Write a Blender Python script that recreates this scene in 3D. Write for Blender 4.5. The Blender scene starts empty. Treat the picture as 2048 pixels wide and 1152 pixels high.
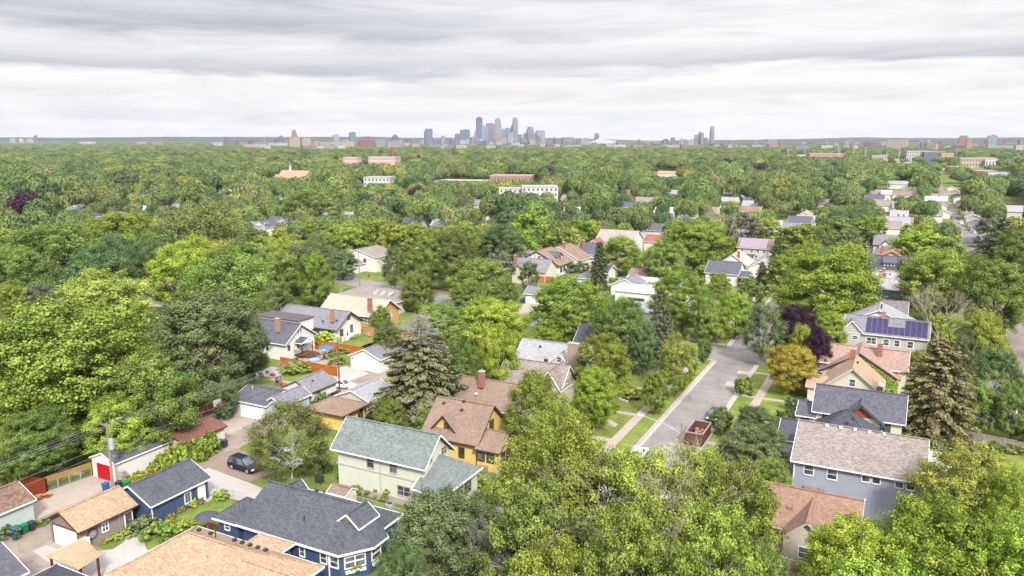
import bpy, math, random
import numpy as np
from mathutils import Vector, Matrix
R = random.Random(7)
SC = bpy.context.scene
COL = SC.collection
PI = math.pi
# ---------------------------------------------------------------- camera (world x runs along the cross streets, y along the street)
CAMZ, FPX, HORY = 42.0, 1550.0, 276.0
TH = math.atan((576 - HORY) / FPX)
HD = math.atan(806 / math.hypot(FPX, 300))
cam = bpy.data.cameras.new("camera"); camo = bpy.data.objects.new("camera", cam); COL.objects.link(camo)
camo.location = (0, 0, CAMZ); camo.rotation_euler = (PI / 2 - TH, 0, HD)
cam.sensor_width = 36; cam.lens = 36 * FPX / 2048; cam.clip_start = 1; cam.clip_end = 40000
SC.camera = camo
# ---------------------------------------------------------------- exposure, sky, sun
SC.view_settings.view_transform = 'Standard'; SC.view_settings.look = 'None'
SC.view_settings.gamma = 1; SC.view_settings.use_curve_mapping = False
SC.view_settings.exposure = 1.0
SC.cycles.use_denoising = True
SC.cycles.max_bounces = 7; SC.cycles.diffuse_bounces = 4; SC.cycles.glossy_bounces = 2
SC.cycles.transmission_bounces = 3; SC.cycles.transparent_max_bounces = 4; SC.cycles.volume_bounces = 0
SC.cycles.caustics_reflective = False; SC.cycles.caustics_refractive = False
SUN_EL, SUN_AZ = math.radians(40), math.radians(138)     # azimuth from +y, clockwise
W = bpy.data.worlds.new("World"); SC.world = W; W.use_nodes = True

class NT:
    """small helper for wiring shader nodes"""
    def __init__(s, tree): s.t = tree; s.n = tree.nodes; s.l = tree.links
    def new(s, typ, **kw):
        n = s.n.new(typ)
        for k, v in kw.items():
            if k == 'ins':
                for i, val in v.items():
                    if isinstance(val, bpy.types.NodeSocket): s.l.new(val, n.inputs[i])
                    else: n.inputs[i].default_value = val
            else: setattr(n, k, v)
        return n
    def math(s, op, a, b=0.0, c=None, clamp=False):
        n = s.new('ShaderNodeMath', operation=op, use_clamp=clamp, ins={0: a, 1: b})
        if c is not None:
            if isinstance(c, bpy.types.NodeSocket): s.l.new(c, n.inputs[2])
            else: n.inputs[2].default_value = c
        return n.outputs[0]
    def mix(s, f, a, b, typ='MIX'):
        n = s.new('ShaderNodeMix', data_type='RGBA', blend_type=typ)
        for i, v in ((0, f), (6, a), (7, b)):
            if isinstance(v, bpy.types.NodeSocket): s.l.new(v, n.inputs[i])
            else: n.inputs[i].default_value = v if i == 0 else (*v[:3], 1)
        return n.outputs[2]
    def ramp(s, f, stops, interp='LINEAR'):
        n = s.new('ShaderNodeValToRGB'); s.l.new(f, n.inputs[0]); cr = n.color_ramp; cr.interpolation = interp
        while len(cr.elements) > 1: cr.elements.remove(cr.elements[-1])
        cr.elements[0].position = stops[0][0]; cr.elements[0].color = (*stops[0][1], 1)
        for p, c in stops[1:]:
            e = cr.elements.new(p); e.color = (*c, 1)
        return n.outputs[0]
    def noise(s, vec, scale, detail=3, rough=.5, dist=0):
        n = s.new('ShaderNodeTexNoise', ins={'Scale': scale, 'Detail': detail, 'Roughness': rough, 'Distortion': dist})
        if vec is not None: s.l.new(vec, n.inputs['Vector'])
        return n.outputs['Fac']
    def vec(s, x, y, z): return s.new('ShaderNodeCombineXYZ', ins={0: x, 1: y, 2: z}).outputs[0]
    def sep(s, v): return s.new('ShaderNodeSeparateXYZ', ins={0: v}).outputs

def build_world():
    t = NT(W.node_tree); t.n.clear()
    out = t.new('ShaderNodeOutputWorld'); bg = t.new('ShaderNodeBackground'); bg.inputs[1].default_value = 0.1
    sky = t.new('ShaderNodeTexSky', sky_type='NISHITA', sun_disc=False)
    sky.sun_elevation = SUN_EL; sky.sun_rotation = SUN_AZ; sky.air_density = 1; sky.dust_density = 2
    d = t.new('ShaderNodeTexCoord').outputs['Generated']
    x, y, z = t.sep(d)
    # elevation (tangent) and azimuth measured from the camera's heading
    r = t.math('SQRT', t.math('ADD', t.math('MULTIPLY', x, x), t.math('MULTIPLY', y, y)))
    e = t.math('DIVIDE', z, r)
    hx, hy = -math.sin(HD), math.cos(HD)
    fwd = t.math('ADD', t.math('MULTIPLY', x, hx), t.math('MULTIPLY', y, hy))
    sid = t.math('ADD', t.math('MULTIPLY', x, hy), t.math('MULTIPLY', y, -hx))
    a = t.math('ARCTAN2', sid, fwd)
    n1 = t.noise(t.vec(t.math('MULTIPLY', a, 2.6), t.math('MULTIPLY', e, 18), 0.3), 1.0, 5, .6, .9)
    n2 = t.noise(t.vec(t.math('MULTIPLY', a, 5.0), t.math('MULTIPLY', e, 55), 5.3), 1.0, 6, .62, 1.2)
    n3 = t.noise(t.vec(t.math('MULTIPLY', a, 30), t.math('MULTIPLY', e, 150), 9.3), 1.0, 5, .6, .3)
    # wavy warp so the cloud decks undulate
    w = t.math('MULTIPLY', t.math('SUBTRACT', n1, .5), .04)
    ew = t.math('ADD', e, w)
    ew = t.math('ADD', ew, t.math('MULTIPLY', t.math('SUBTRACT', n2, .5), .012))
    s = t.math('MULTIPLY', ew, 1 / .2)
    s = t.math('MINIMUM', s, 1.0)
    def g(v): return (v, v, v)
    left = t.ramp(s, [(0, g(.14)), (.08, g(.05)), (.14, g(.22)), (.2, g(.06)), (.27, g(.15)), (.31, g(.10)), (.35, g(.16)), (.375, g(.5)), (.395, g(.80)), (.43, g(.62)), (.50, g(.28)), (.56, g(.38)), (.62, g(.85)), (.68, g(.80)), (.76, g(.45)), (.88, g(.55)), (1, g(.75))])
    right = t.ramp(s, [(0, g(.10)), (.12, g(.14)), (.2, g(.03)), (.27, g(.30)), (.33, g(.05)), (.41, g(.12)), (.44, g(.75)), (.50, g(.50)), (.56, g(.10)), (.70, g(.02)), (.80, g(.10)), (.86, g(.45)), (.93, g(.75)), (1, g(.7))])
    lr = t.math('ADD', t.math('MULTIPLY', a, 1.6), .42, clamp=True)
    lr = t.math('SMOOTH_MIN', lr, 1.0, .2)
    m = t.mix(lr, left, right)
    m = t.new('ShaderNodeSeparateColor', ins={0: m}).outputs[0]
    m = t.math('ADD', m, t.math('MULTIPLY', t.math('SUBTRACT', n2, .52), 1.1))
    m = t.math('ADD', m, t.math('MULTIPLY', t.math('SUBTRACT', n1, .5), .9), clamp=True)
    low = t.math('SUBTRACT', 1.0, t.math('DIVIDE', e, .05), clamp=True)       # little cumulus low on the horizon
    puff = t.math('MULTIPLY', t.math('SUBTRACT', n3, .56, clamp=True), t.math('MULTIPLY', low, 1.6))
    m = t.math('ADD', m, puff, clamp=True)
    warm = t.ramp(s, [(0, (.525, .497, .474)), (.4, (.51, .492, .476)), (1, (.475, .466, .468))])
    c = t.mix(m, warm, (.215, .224, .262))
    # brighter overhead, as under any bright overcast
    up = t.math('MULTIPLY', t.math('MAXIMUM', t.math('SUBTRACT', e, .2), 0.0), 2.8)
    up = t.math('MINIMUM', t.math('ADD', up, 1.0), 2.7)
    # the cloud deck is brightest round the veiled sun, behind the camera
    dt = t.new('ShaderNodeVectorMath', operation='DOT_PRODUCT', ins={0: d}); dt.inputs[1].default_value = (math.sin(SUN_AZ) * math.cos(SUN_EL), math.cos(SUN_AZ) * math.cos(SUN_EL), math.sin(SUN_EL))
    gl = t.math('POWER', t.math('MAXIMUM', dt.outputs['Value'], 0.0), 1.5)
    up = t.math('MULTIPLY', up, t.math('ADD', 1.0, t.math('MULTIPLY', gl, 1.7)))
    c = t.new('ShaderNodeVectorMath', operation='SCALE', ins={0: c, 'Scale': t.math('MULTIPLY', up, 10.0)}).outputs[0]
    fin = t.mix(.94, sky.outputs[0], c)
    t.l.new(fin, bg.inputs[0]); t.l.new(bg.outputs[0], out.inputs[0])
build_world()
W.cycles.sampling_method = 'MANUAL'; W.cycles.sample_map_resolution = 512
sun = bpy.data.lights.new("sun", 'SUN'); sun.energy = 3.0; sun.angle = math.radians(8); sun.color = (1, .95, .87)
suno = bpy.data.objects.new("sun", sun); COL.objects.link(suno)
sd = Vector((math.sin(SUN_AZ) * math.cos(SUN_EL), math.cos(SUN_AZ) * math.cos(SUN_EL), math.sin(SUN_EL)))
suno.rotation_euler = sd.to_track_quat('Z', 'Y').to_euler()

# ---------------------------------------------------------------- where a pixel of the photograph meets a plane
_c, _s = math.cos(TH), math.sin(TH)
def ray(px, py):
    x, y = px - 1024, 576 - py
    X, Y, Z = x, FPX * _c + y * _s, -FPX * _s + y * _c
    return (X * math.cos(HD) - Y * math.sin(HD), X * math.sin(HD) + Y * math.cos(HD), Z)
def at(px, py, z=0.0):
    d = ray(px, py); k = (z - CAMZ) / d[2]
    return (d[0] * k, d[1] * k)
def far(px, dist):
    d = ray(px, HORY); k = dist / math.hypot(d[0], d[1])
    return (d[0] * k, d[1] * k)
def proj(x, y, z):
    X = x * math.cos(HD) + y * math.sin(HD); Y = -x * math.sin(HD) + y * math.cos(HD); Z = z - CAMZ
    zc = Y * _c - Z * _s; yc = Y * _s + Z * _c
    return (1024 + FPX * X / zc, 576 - FPX * yc / zc, zc)

# ---------------------------------------------------------------- materials
def lin(c): c /= 255.; return c / 12.92 if c <= .04045 else ((c + .055) / 1.055) ** 2.4
def C(r, g, b, k=2.25): return tuple(min(.82, lin(v) / k) for v in (r, g, b))
MATS = {}
def newmat(name):
    m = bpy.data.materials.new(name); m.use_nodes = True; t = NT(m.node_tree)
    p = t.n['Principled BSDF']; p.inputs['Roughness'].default_value = .8
    p.inputs['Specular IOR Level'].default_value = .25
    return m, t, p
def plain(name, col, rough=.7, metal=0, var=.12, scale=1.2):
    if name in MATS: return MATS[name]
    m, t, p = newmat(name); g = t.new('ShaderNodeNewGeometry').outputs['Position']
    n = t.noise(g, scale, 4, .6)
    n2 = t.noise(g, scale * 7, 3, .6)
    f = t.math('ADD', t.math('MULTIPLY', n, .7), t.math('MULTIPLY', n2, .3))
    c = t.ramp(f, [(.3, tuple(v * (1 - var) for v in col)), (.7, tuple(min(1, v * (1 + var)) for v in col))])
    t.l.new(c, p.inputs[0]); p.inputs['Roughness'].default_value = rough; p.inputs['Metallic'].default_value = metal
    MATS[name] = m; return m
def shingle(name, col, axis='x', var=.3, col2=None):
    key = name + axis
    if key in MATS: return MATS[key]
    dl = lambda q: tuple(v_ * .84 + .16 * (q[0] * .3 + q[1] * .5 + q[2] * .2) for v_ in q); col = dl(col); col2 = dl(col2) if col2 else None
    m, t, p = newmat(key); g = t.new('ShaderNodeNewGeometry').outputs['Position']; x, y, z = t.sep(g)
    v = t.vec(x, t.math('MULTIPLY', y, 1.15), 0) if axis == 'x' else t.vec(y, t.math('MULTIPLY', x, 1.15), 0)
    b = t.new('ShaderNodeTexBrick', offset=.5, squash=1)
    c2 = col2 or tuple(v_ * (1 + var * 1.3) for v_ in col)
    for i, val in (('Color1', tuple(q * (1 - var) for q in col)), ('Color2', c2), ('Mortar', tuple(q * .55 for q in col))):
        b.inputs[i].default_value = (*[min(1, q) for q in val], 1)
    b.inputs['Scale'].default_value = 1; b.inputs['Mortar Size'].default_value = .012; b.inputs['Brick Width'].default_value = .3
    b.inputs['Row Height'].default_value = .15; b.inputs['Mortar Smooth'].default_value = .5
    t.l.new(v, b.inputs['Vector'])
    n = t.noise(g, .35, 4, .6); n2 = t.noise(g, 9, 3, .7)
    f = t.math('ADD', t.math('MULTIPLY', n, .5), t.math('MULTIPLY', n2, .5))
    c = t.mix(1.0, b.outputs[0], t.ramp(f, [(.32, (.84, .84, .85)), (.68, (1.12, 1.11, 1.1))]), 'MULTIPLY')
    t.l.new(c, p.inputs[0]); p.inputs['Roughness'].default_value = .93
    MATS[key] = m; return m
def siding(name, col, pitch=.2, var=.05, line=.72):
    if name in MATS: return MATS[name]
    col = tuple(v * .78 + .22 * (col[0] * .3 + col[1] * .5 + col[2] * .2) for v in col)
    m, t, p = newmat(name); g = t.new('ShaderNodeNewGeometry').outputs['Position']; x, y, z = t.sep(g)
    fr = t.math('FRACT', t.math('DIVIDE', z, pitch))
    ln = t.ramp(fr, [(0, (line,) * 3), (.14, (1, 1, 1)), (.9, (1.0,) * 3), (1, (.93,) * 3)])
    n = t.noise(g, .8, 4, .6)
    c = t.ramp(n, [(.3, tuple(v * (1 - var) for v in col)), (.7, tuple(min(1, v * (1 + var)) for v in col))])
    c = t.mix(1.0, c, ln, 'MULTIPLY')
    t.l.new(c, p.inputs[0]); p.inputs['Roughness'].default_value = .6
    MATS[name] = m; return m
def brick(name, c1, c2):
    if name in MATS: return MATS[name]
    m, t, p = newmat(name); g = t.new('ShaderNodeNewGeometry').outputs['Position']; x, y, z = t.sep(g)
    b = t.new('ShaderNodeTexBrick'); t.l.new(t.vec(t.math('ADD', x, y), z, 0), b.inputs['Vector'])
    b.inputs['Color1'].default_value = (*c1, 1); b.inputs['Color2'].default_value = (*c2, 1); b.inputs['Mortar'].default_value = (.35, .3, .27, 1)
    b.inputs['Scale'].default_value = 1; b.inputs['Brick Width'].default_value = .24; b.inputs['Row Height'].default_value = .09; b.inputs['Mortar Size'].default_value = .008
    t.l.new(b.outputs[0], p.inputs[0]); MATS[name] = m; return m
def glass():
    if 'glass' in MATS: return MATS['glass']
    m, t, p = newmat('window_glass'); g = t.new('ShaderNodeNewGeometry').outputs['Position']
    c = t.ramp(t.noise(g, .9, 2), [(.35, (.02, .024, .028)), (.65, (.12, .13, .14))])
    t.l.new(c, p.inputs[0]); p.inputs['Roughness'].default_value = .12; p.inputs['Specular IOR Level'].default_value = .6
    MATS['glass'] = m; return m
def leafmat(name, dark, light, trans=.27, rnd=.10):
    if name in MATS: return MATS[name]
    m, t, p = newmat(name); t.n.remove(p)
    at_ = t.new('ShaderNodeAttribute', attribute_name='tint', attribute_type='GEOMETRY')
    oi = t.new('ShaderNodeObjectInfo').outputs['Random']
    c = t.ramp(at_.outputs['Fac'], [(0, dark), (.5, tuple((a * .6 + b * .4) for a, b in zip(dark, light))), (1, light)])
    hsv = t.new('ShaderNodeHueSaturation', ins={'Color': c})
    t.l.new(t.math('ADD', .5 - rnd * .16, t.math('MULTIPLY', oi, rnd * .32)), hsv.inputs['Hue'])
    t.l.new(t.math('ADD', 1 - rnd * 1.6, t.math('MULTIPLY', t.math('FRACT', t.math('MULTIPLY', oi, 7.31)), rnd * 3.4)), hsv.inputs['Value'])
    hsv.inputs['Saturation'].default_value = .97
    d = t.new('ShaderNodeBsdfDiffuse', ins={'Color': hsv.outputs[0]})
    tr = t.new('ShaderNodeBsdfTranslucent', ins={'Color': hsv.outputs[0]})
    mx = t.new('ShaderNodeMixShader', ins={0: trans, 1: d.outputs[0], 2: tr.outputs[0]})
    t.l.new(mx.outputs[0], t.n['Material Output'].inputs[0])
    MATS[name] = m; return m
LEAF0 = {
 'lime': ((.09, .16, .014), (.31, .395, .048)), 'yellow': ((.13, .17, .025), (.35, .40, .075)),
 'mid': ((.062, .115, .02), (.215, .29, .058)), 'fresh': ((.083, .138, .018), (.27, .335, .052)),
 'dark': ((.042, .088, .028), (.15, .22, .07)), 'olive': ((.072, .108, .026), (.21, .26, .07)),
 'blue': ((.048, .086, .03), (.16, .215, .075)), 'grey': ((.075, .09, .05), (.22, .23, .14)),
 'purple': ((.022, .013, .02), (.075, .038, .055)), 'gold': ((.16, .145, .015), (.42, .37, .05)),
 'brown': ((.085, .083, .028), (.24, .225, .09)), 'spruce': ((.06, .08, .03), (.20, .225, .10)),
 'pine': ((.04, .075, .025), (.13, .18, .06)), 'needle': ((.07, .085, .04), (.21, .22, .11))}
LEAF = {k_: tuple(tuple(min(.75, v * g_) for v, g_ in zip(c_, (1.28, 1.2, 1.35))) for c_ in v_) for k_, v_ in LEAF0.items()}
def leaf(k): return leafmat('leaves_' + k, *LEAF[k], rnd=.06 if k in ('purple', 'gold', 'spruce', 'brown') else .12)

BARK = plain('bark', (.16, .125, .10), .9, var=.35, scale=3)
BARKG = plain('bark_grey', (.22, .20, .175), .9, var=.3, scale=3)
BARKW = plain('bark_white', (.42, .40, .36), .85, var=.2, scale=3)
WHITE = plain('white_paint', (.62, .62, .61), .5, var=.04)
CREAMT = plain('cream_trim', C(235, 228, 215), .5, var=.05)
BROWNT = plain('dark_brown_trim', C(95, 70, 62), .6, var=.1)
GREYT = plain('grey_trim', C(130, 125, 130), .6, var=.1)
BLUET = plain('dark_blue_trim', C(45, 70, 95), .6, var=.1)
GREENT = plain('slate_green_trim', C(90, 110, 110), .6, var=.1)
BLACK = plain('black_plastic', (.03, .032, .036), .45, var=.2)
METAL = plain('galvanised_metal', (.45, .46, .47), .45, .6, var=.15)
DARKM = plain('dark_metal', (.06, .06, .065), .4, .5)
WOODO = plain('orange_stained_wood', C(222, 128, 48), .7, var=.18, scale=4)
WOODT = plain('tan_wood', C(222, 178, 110), .7, var=.15, scale=4)
WOODG = plain('weathered_wood', C(190, 180, 165), .85, var=.2, scale=4)
WOODR = plain('red_stained_wood', C(178, 78, 42), .7, var=.2, scale=4)
WOODB = plain('brown_wood', C(125, 75, 50), .75, var=.25, scale=4)
BRICK = brick('red_brick', C(190, 98, 72), C(160, 80, 62))
BRICKT = brick('tan_brick', C(205, 150, 115), C(185, 125, 95))
CONC = plain('concrete', C(212, 198, 182), .9, var=.12, scale=.8)
CONCL = plain('pale_concrete', C(222, 212, 205), .9, var=.07, scale=.8)

# ---------------------------------------------------------------- mesh builder
ORG = {}
class MB:
    def __init__(s): s.v = []; s.f = []
    def add(s, vs, fs):
        b = len(s.v); s.v.extend(tuple(map(float, q)) for q in vs); s.f.extend([tuple(i + b for i in f) for f in fs]); return s
    def box(s, x0, x1, y0, y1, z0, z1):
        if x0 > x1: x0, x1 = x1, x0
        if y0 > y1: y0, y1 = y1, y0
        return s.add([(x0, y0, z0), (x1, y0, z0), (x1, y1, z0), (x0, y1, z0), (x0, y0, z1), (x1, y0, z1), (x1, y1, z1), (x0, y1, z1)],
                     [(0, 3, 2, 1), (4, 5, 6, 7), (0, 1, 5, 4), (1, 2, 6, 5), (2, 3, 7, 6), (3, 0, 4, 7)])
    def cbox(s, cx, cy, w, d, z0, z1, bev=0, rz=0):
        """box with chamfered vertical and top edges, turned by rz"""
        pts = []
        b = bev
        def ring(k, z):
            hw, hd = w / 2 - k, d / 2 - k
            if b <= 0: return [(-hw, -hd, z), (hw, -hd, z), (hw, hd, z), (-hw, hd, z)]
            return [(-hw + b, -hd, z), (hw - b, -hd, z), (hw, -hd + b, z), (hw, hd - b, z), (hw - b, hd, z), (-hw + b, hd, z), (-hw, hd - b, z), (-hw, -hd + b, z)]
        rs = [ring(0, z0), ring(0, z1 - b), ring(b * .8, z1)] if b > 0 else [ring(0, z0), ring(0, z1)]
        n = len(rs[0]); c, q = math.cos(rz), math.sin(rz)
        vs = [(cx + x * c - y * q, cy + x * q + y * c, z) for r in rs for x, y, z in r]
        fs = [tuple(reversed(range(n))), tuple(range((len(rs) - 1) * n, len(rs) * n))]
        for k in range(len(rs) - 1):
            for i in range(n): j = (i + 1) % n; fs.append((k * n + i, k * n + j, (k + 1) * n + j, (k + 1) * n + i))
        return s.add(vs, fs)
    def beam(s, p, q, w=.1, h=None, up=(0, 0, 1)):
        h = h or w; p = Vector(p); q = Vector(q); d = (q - p)
        if d.length < 1e-6: return s
        d.normalize(); u = Vector(up)
        if abs(d.dot(u)) > .98: u = Vector((0, 1, 0))
        x = d.cross(u).normalized() * w / 2; z = d.cross(x).normalized() * h / 2
        vs = [a + i * x + j * z for a in (p, q) for i, j in ((-1, -1), (1, -1), (1, 1), (-1, 1))]
        return s.add(vs, [(0, 3, 2, 1), (4, 5, 6, 7), (0, 1, 5, 4), (1, 2, 6, 5), (2, 3, 7, 6), (3, 0, 4, 7)])
    def tube(s, pts, rad, n=6, cap=True):
        pts = [Vector(p) for p in pts]
        if not isinstance(rad, (list, tuple)): rad = [rad] * len(pts)
        vs = []
        for i, p in enumerate(pts):
            d = (pts[min(i + 1, len(pts) - 1)] - pts[max(i - 1, 0)]).normalized()
            u = Vector((0, 0, 1)) if abs(d.z) < .9 else Vector((1, 0, 0))
            a = d.cross(u).normalized(); b = d.cross(a)
            for k in range(n):
                t = 2 * PI * k / n; vs.append(p + (a * math.cos(t) + b * math.sin(t)) * rad[i])
        fs = [(i * n + k, i * n + (k + 1) % n, (i + 1) * n + (k + 1) % n, (i + 1) * n + k) for i in range(len(pts) - 1) for k in range(n)]
        if cap: fs += [tuple(range(n)), tuple(reversed(range((len(pts) - 1) * n, len(pts) * n)))]
        return s.add(vs, fs)
    def poly(s, pts, z0, z1):
        """flat polygon extruded from z0 to z1"""
        n = len(pts); a = sum(pts[i][0] * pts[(i + 1) % n][1] - pts[(i + 1) % n][0] * pts[i][1] for i in range(n))
        if a < 0: pts = pts[::-1]
        vs = [(x, y, z0) for x, y in pts] + [(x, y, z1) for x, y in pts]
        fs = [tuple(reversed(range(n))), tuple(range(n, 2 * n))] + [(i, (i + 1) % n, n + (i + 1) % n, n + i) for i in range(n)]
        return s.add(vs, fs)
    def sheet(s, pts, z):
        n = len(pts); a = sum(pts[i][0] * pts[(i + 1) % n][1] - pts[(i + 1) % n][0] * pts[i][1] for i in range(n))
        if a < 0: pts = pts[::-1]
        return s.add([(x, y, z) for x, y in pts], [tuple(range(n))])
    def strip(s, line, w, z):
        """flat ribbon along a polyline"""
        L = []; Q = []
        for i, p in enumerate(line):
            a = line[max(i - 1, 0)]; b = line[min(i + 1, len(line) - 1)]
            d = Vector((b[0] - a[0], b[1] - a[1])).normalized(); nx, ny = -d.y * w / 2, d.x * w / 2
            L.append((p[0] + nx, p[1] + ny, z)); Q.append((p[0] - nx, p[1] - ny, z))
        n = len(line); return s.add(L + Q, [(n + i, n + i + 1, i + 1, i) for i in range(n - 1)])
    def cyl(s, x, y, z0, z1, r, n=12, r2=None): return s.tube([(x, y, z0), (x, y, z1)], [r, r if r2 is None else r2], n)
    def ball(s, x, y, z, r, rz=None, n=8):
        rz = rz or r; m = n // 2; vs = []; fs = []
        for i in range(m + 1):
            p = PI * i / m
            for k in range(n): t = 2 * PI * k / n; vs.append((x + r * math.sin(p) * math.cos(t), y + r * math.sin(p) * math.sin(t), z + rz * math.cos(p)))
        for i in range(m):
            for k in range(n): fs.append((i * n + k, (i + 1) * n + k, (i + 1) * n + (k + 1) % n, i * n + (k + 1) % n))
        return s.add(vs, fs)
    def build(s, name, mat, parent=None, smooth=False):
        o = ORG.get(parent.name, (0, 0, 0)) if parent else (0, 0, 0)
        me = bpy.data.meshes.new(name); me.from_pydata([(a - o[0], b - o[1], c - o[2]) for a, b, c in s.v], [], s.f)
        me.materials.append(mat)
        if smooth: me.polygons.foreach_set('use_smooth', [True] * len(me.polygons))
        ob = bpy.data.objects.new(name, me); COL.objects.link(ob)
        if parent: ob.parent = parent; ORG[ob.name] = o
        return ob
def tag(o, label=None, cat=None, group=None, kind=None):
    if label: o['label'] = label
    if cat: o['category'] = cat
    if group: o['group'] = group
    if kind: o['kind'] = kind
    return o
def thing(name, label, cat, loc=(0, 0, 0), rz=0, group=None):
    o = bpy.data.objects.new(name, None); COL.objects.link(o); o.empty_display_size = .3
    o.location = loc; o.rotation_euler = (0, 0, rz); ORG[o.name] = tuple(loc) if rz == 0 else (0, 0, 0)
    return tag(o, label, cat, group)
def local(name, label, cat, group=None):            # a thing modelled round the origin, placed afterwards
    return thing(name, label, cat, (0, 0, 0), 0, group)
def put(o, x, y, z=0, rz=0): o.location = (x, y, z); o.rotation_euler = (0, 0, rz); return o
def dup(root, x, y, z=0, rz=0, label=None, group=None, scale=None):
    r = root.copy(); COL.objects.link(r); r.location = (x, y, z); r.rotation_euler = (0, 0, rz)
    if label: r['label'] = label
    if group: r['group'] = group
    if scale: r.scale = scale
    for ch in list(root.children):
        c = ch.copy(); COL.objects.link(c); c.parent = r
        for g in ch.children:
            d = g.copy(); COL.objects.link(d); d.parent = c
    return r
def struct(name, mb, mat):
    return tag(mb.build(name, mat), kind='structure')

# ---------------------------------------------------------------- building blocks of houses
def fbox(mb, face, c, u0, u1, z0, z1, d0, d1):
    if face == 'S': mb.box(u0, u1, c - d1, c - d0, z0, z1)
    elif face == 'N': mb.box(u0, u1, c + d0, c + d1, z0, z1)
    elif face == 'E': mb.box(c + d0, c + d1, u0, u1, z0, z1)
    else: mb.box(c - d1, c - d0, u0, u1, z0, z1)
def window(root, face, c, u, z, w=.9, h=1.2, frame=None, cols=1, rows=2, fw=.1):
    """u, z: centre"""
    frame = frame or WHITE; m = MB(); u0, u1, z0, z1 = u - w / 2, u + w / 2, z - h / 2, z + h / 2
    fbox(m, face, c, u0 - fw, u0, z0 - fw, z1 + fw, 0, .07); fbox(m, face, c, u1, u1 + fw, z0 - fw, z1 + fw, 0, .07)
    fbox(m, face, c, u0, u1, z1, z1 + fw, 0, .065); fbox(m, face, c, u0 - fw * .4, u1 + fw * .4, z0 - fw - .03, z0, 0, .1)
    for i in range(1, cols): q = u0 + w * i / cols; fbox(m, face, c, q - .035, q + .035, z0, z1, 0, .06)
    for i in range(1, rows): q = z0 + h * i / rows; fbox(m, face, c, u0, u1, q - .025, q + .025, 0, .055)
    f = m.build('window', frame, root)
    p = MB(); fbox(p, face, c, u0, u1, z0, z1, 0, .03); p.build('pane', glass(), f)
    return f
def door(root, face, c, u, w=.9, h=2.05, mat=None, frame=None, z=0.02, lite=False):
    f = MB(); fbox(f, face, c, u - w / 2 - .12, u - w / 2, z, z + h + .12, 0, .07); fbox(f, face, c, u + w / 2, u + w / 2 + .12, z, z + h + .12, 0, .07); fbox(f, face, c, u - w / 2, u + w / 2, z + h, z + h + .12, 0, .065)
    p = MB(); fbox(p, face, c, u - w / 2, u + w / 2, z, z + h, 0, .04)
    for k in (0.12, .56): fbox(p, face, c, u - w * .32, u + w * .32, z + h * k, z + h * (k + .32), .04, .055)
    d = p.build('door', mat or WHITE, root); f.build('door_frame', frame or WHITE, d)
    k = MB(); fbox(k, face, c, u + w * .36, u + w * .42, z + 1.0, z + 1.08, .04, .1); k.build('handle', METAL, d)
    if lite: g = MB(); fbox(g, face, c, u - w * .3, u + w * .3, z + h * .5, z + h * .9, .055, .065); g.build('pane', glass(), d)
    return d
def garage_door(root, face, c, u, w, h=2.1, mat=None, frame=None):
    p = MB(); n = 4
    for i in range(n): fbox(p, face, c, u - w / 2, u + w / 2, .02 + h * i / n, .02 + h * (i + 1) / n - .025, 0, .05)
    fbox(p, face, c, u - w / 2 + .01, u + w / 2 - .01, .02, .02 + h - .03, 0, .03)
    d = p.build('garage_door', mat or WHITE, root)
    f = MB(); fbox(f, face, c, u - w / 2 - .12, u - w / 2, 0, h + .15, 0, .06); fbox(f, face, c, u + w / 2, u + w / 2 + .12, 0, h + .15, 0, .06); fbox(f, face, c, u - w / 2, u + w / 2, h + .02, h + .15, 0, .055)
    f.build('door_frame', frame or WHITE, d); return d
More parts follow.
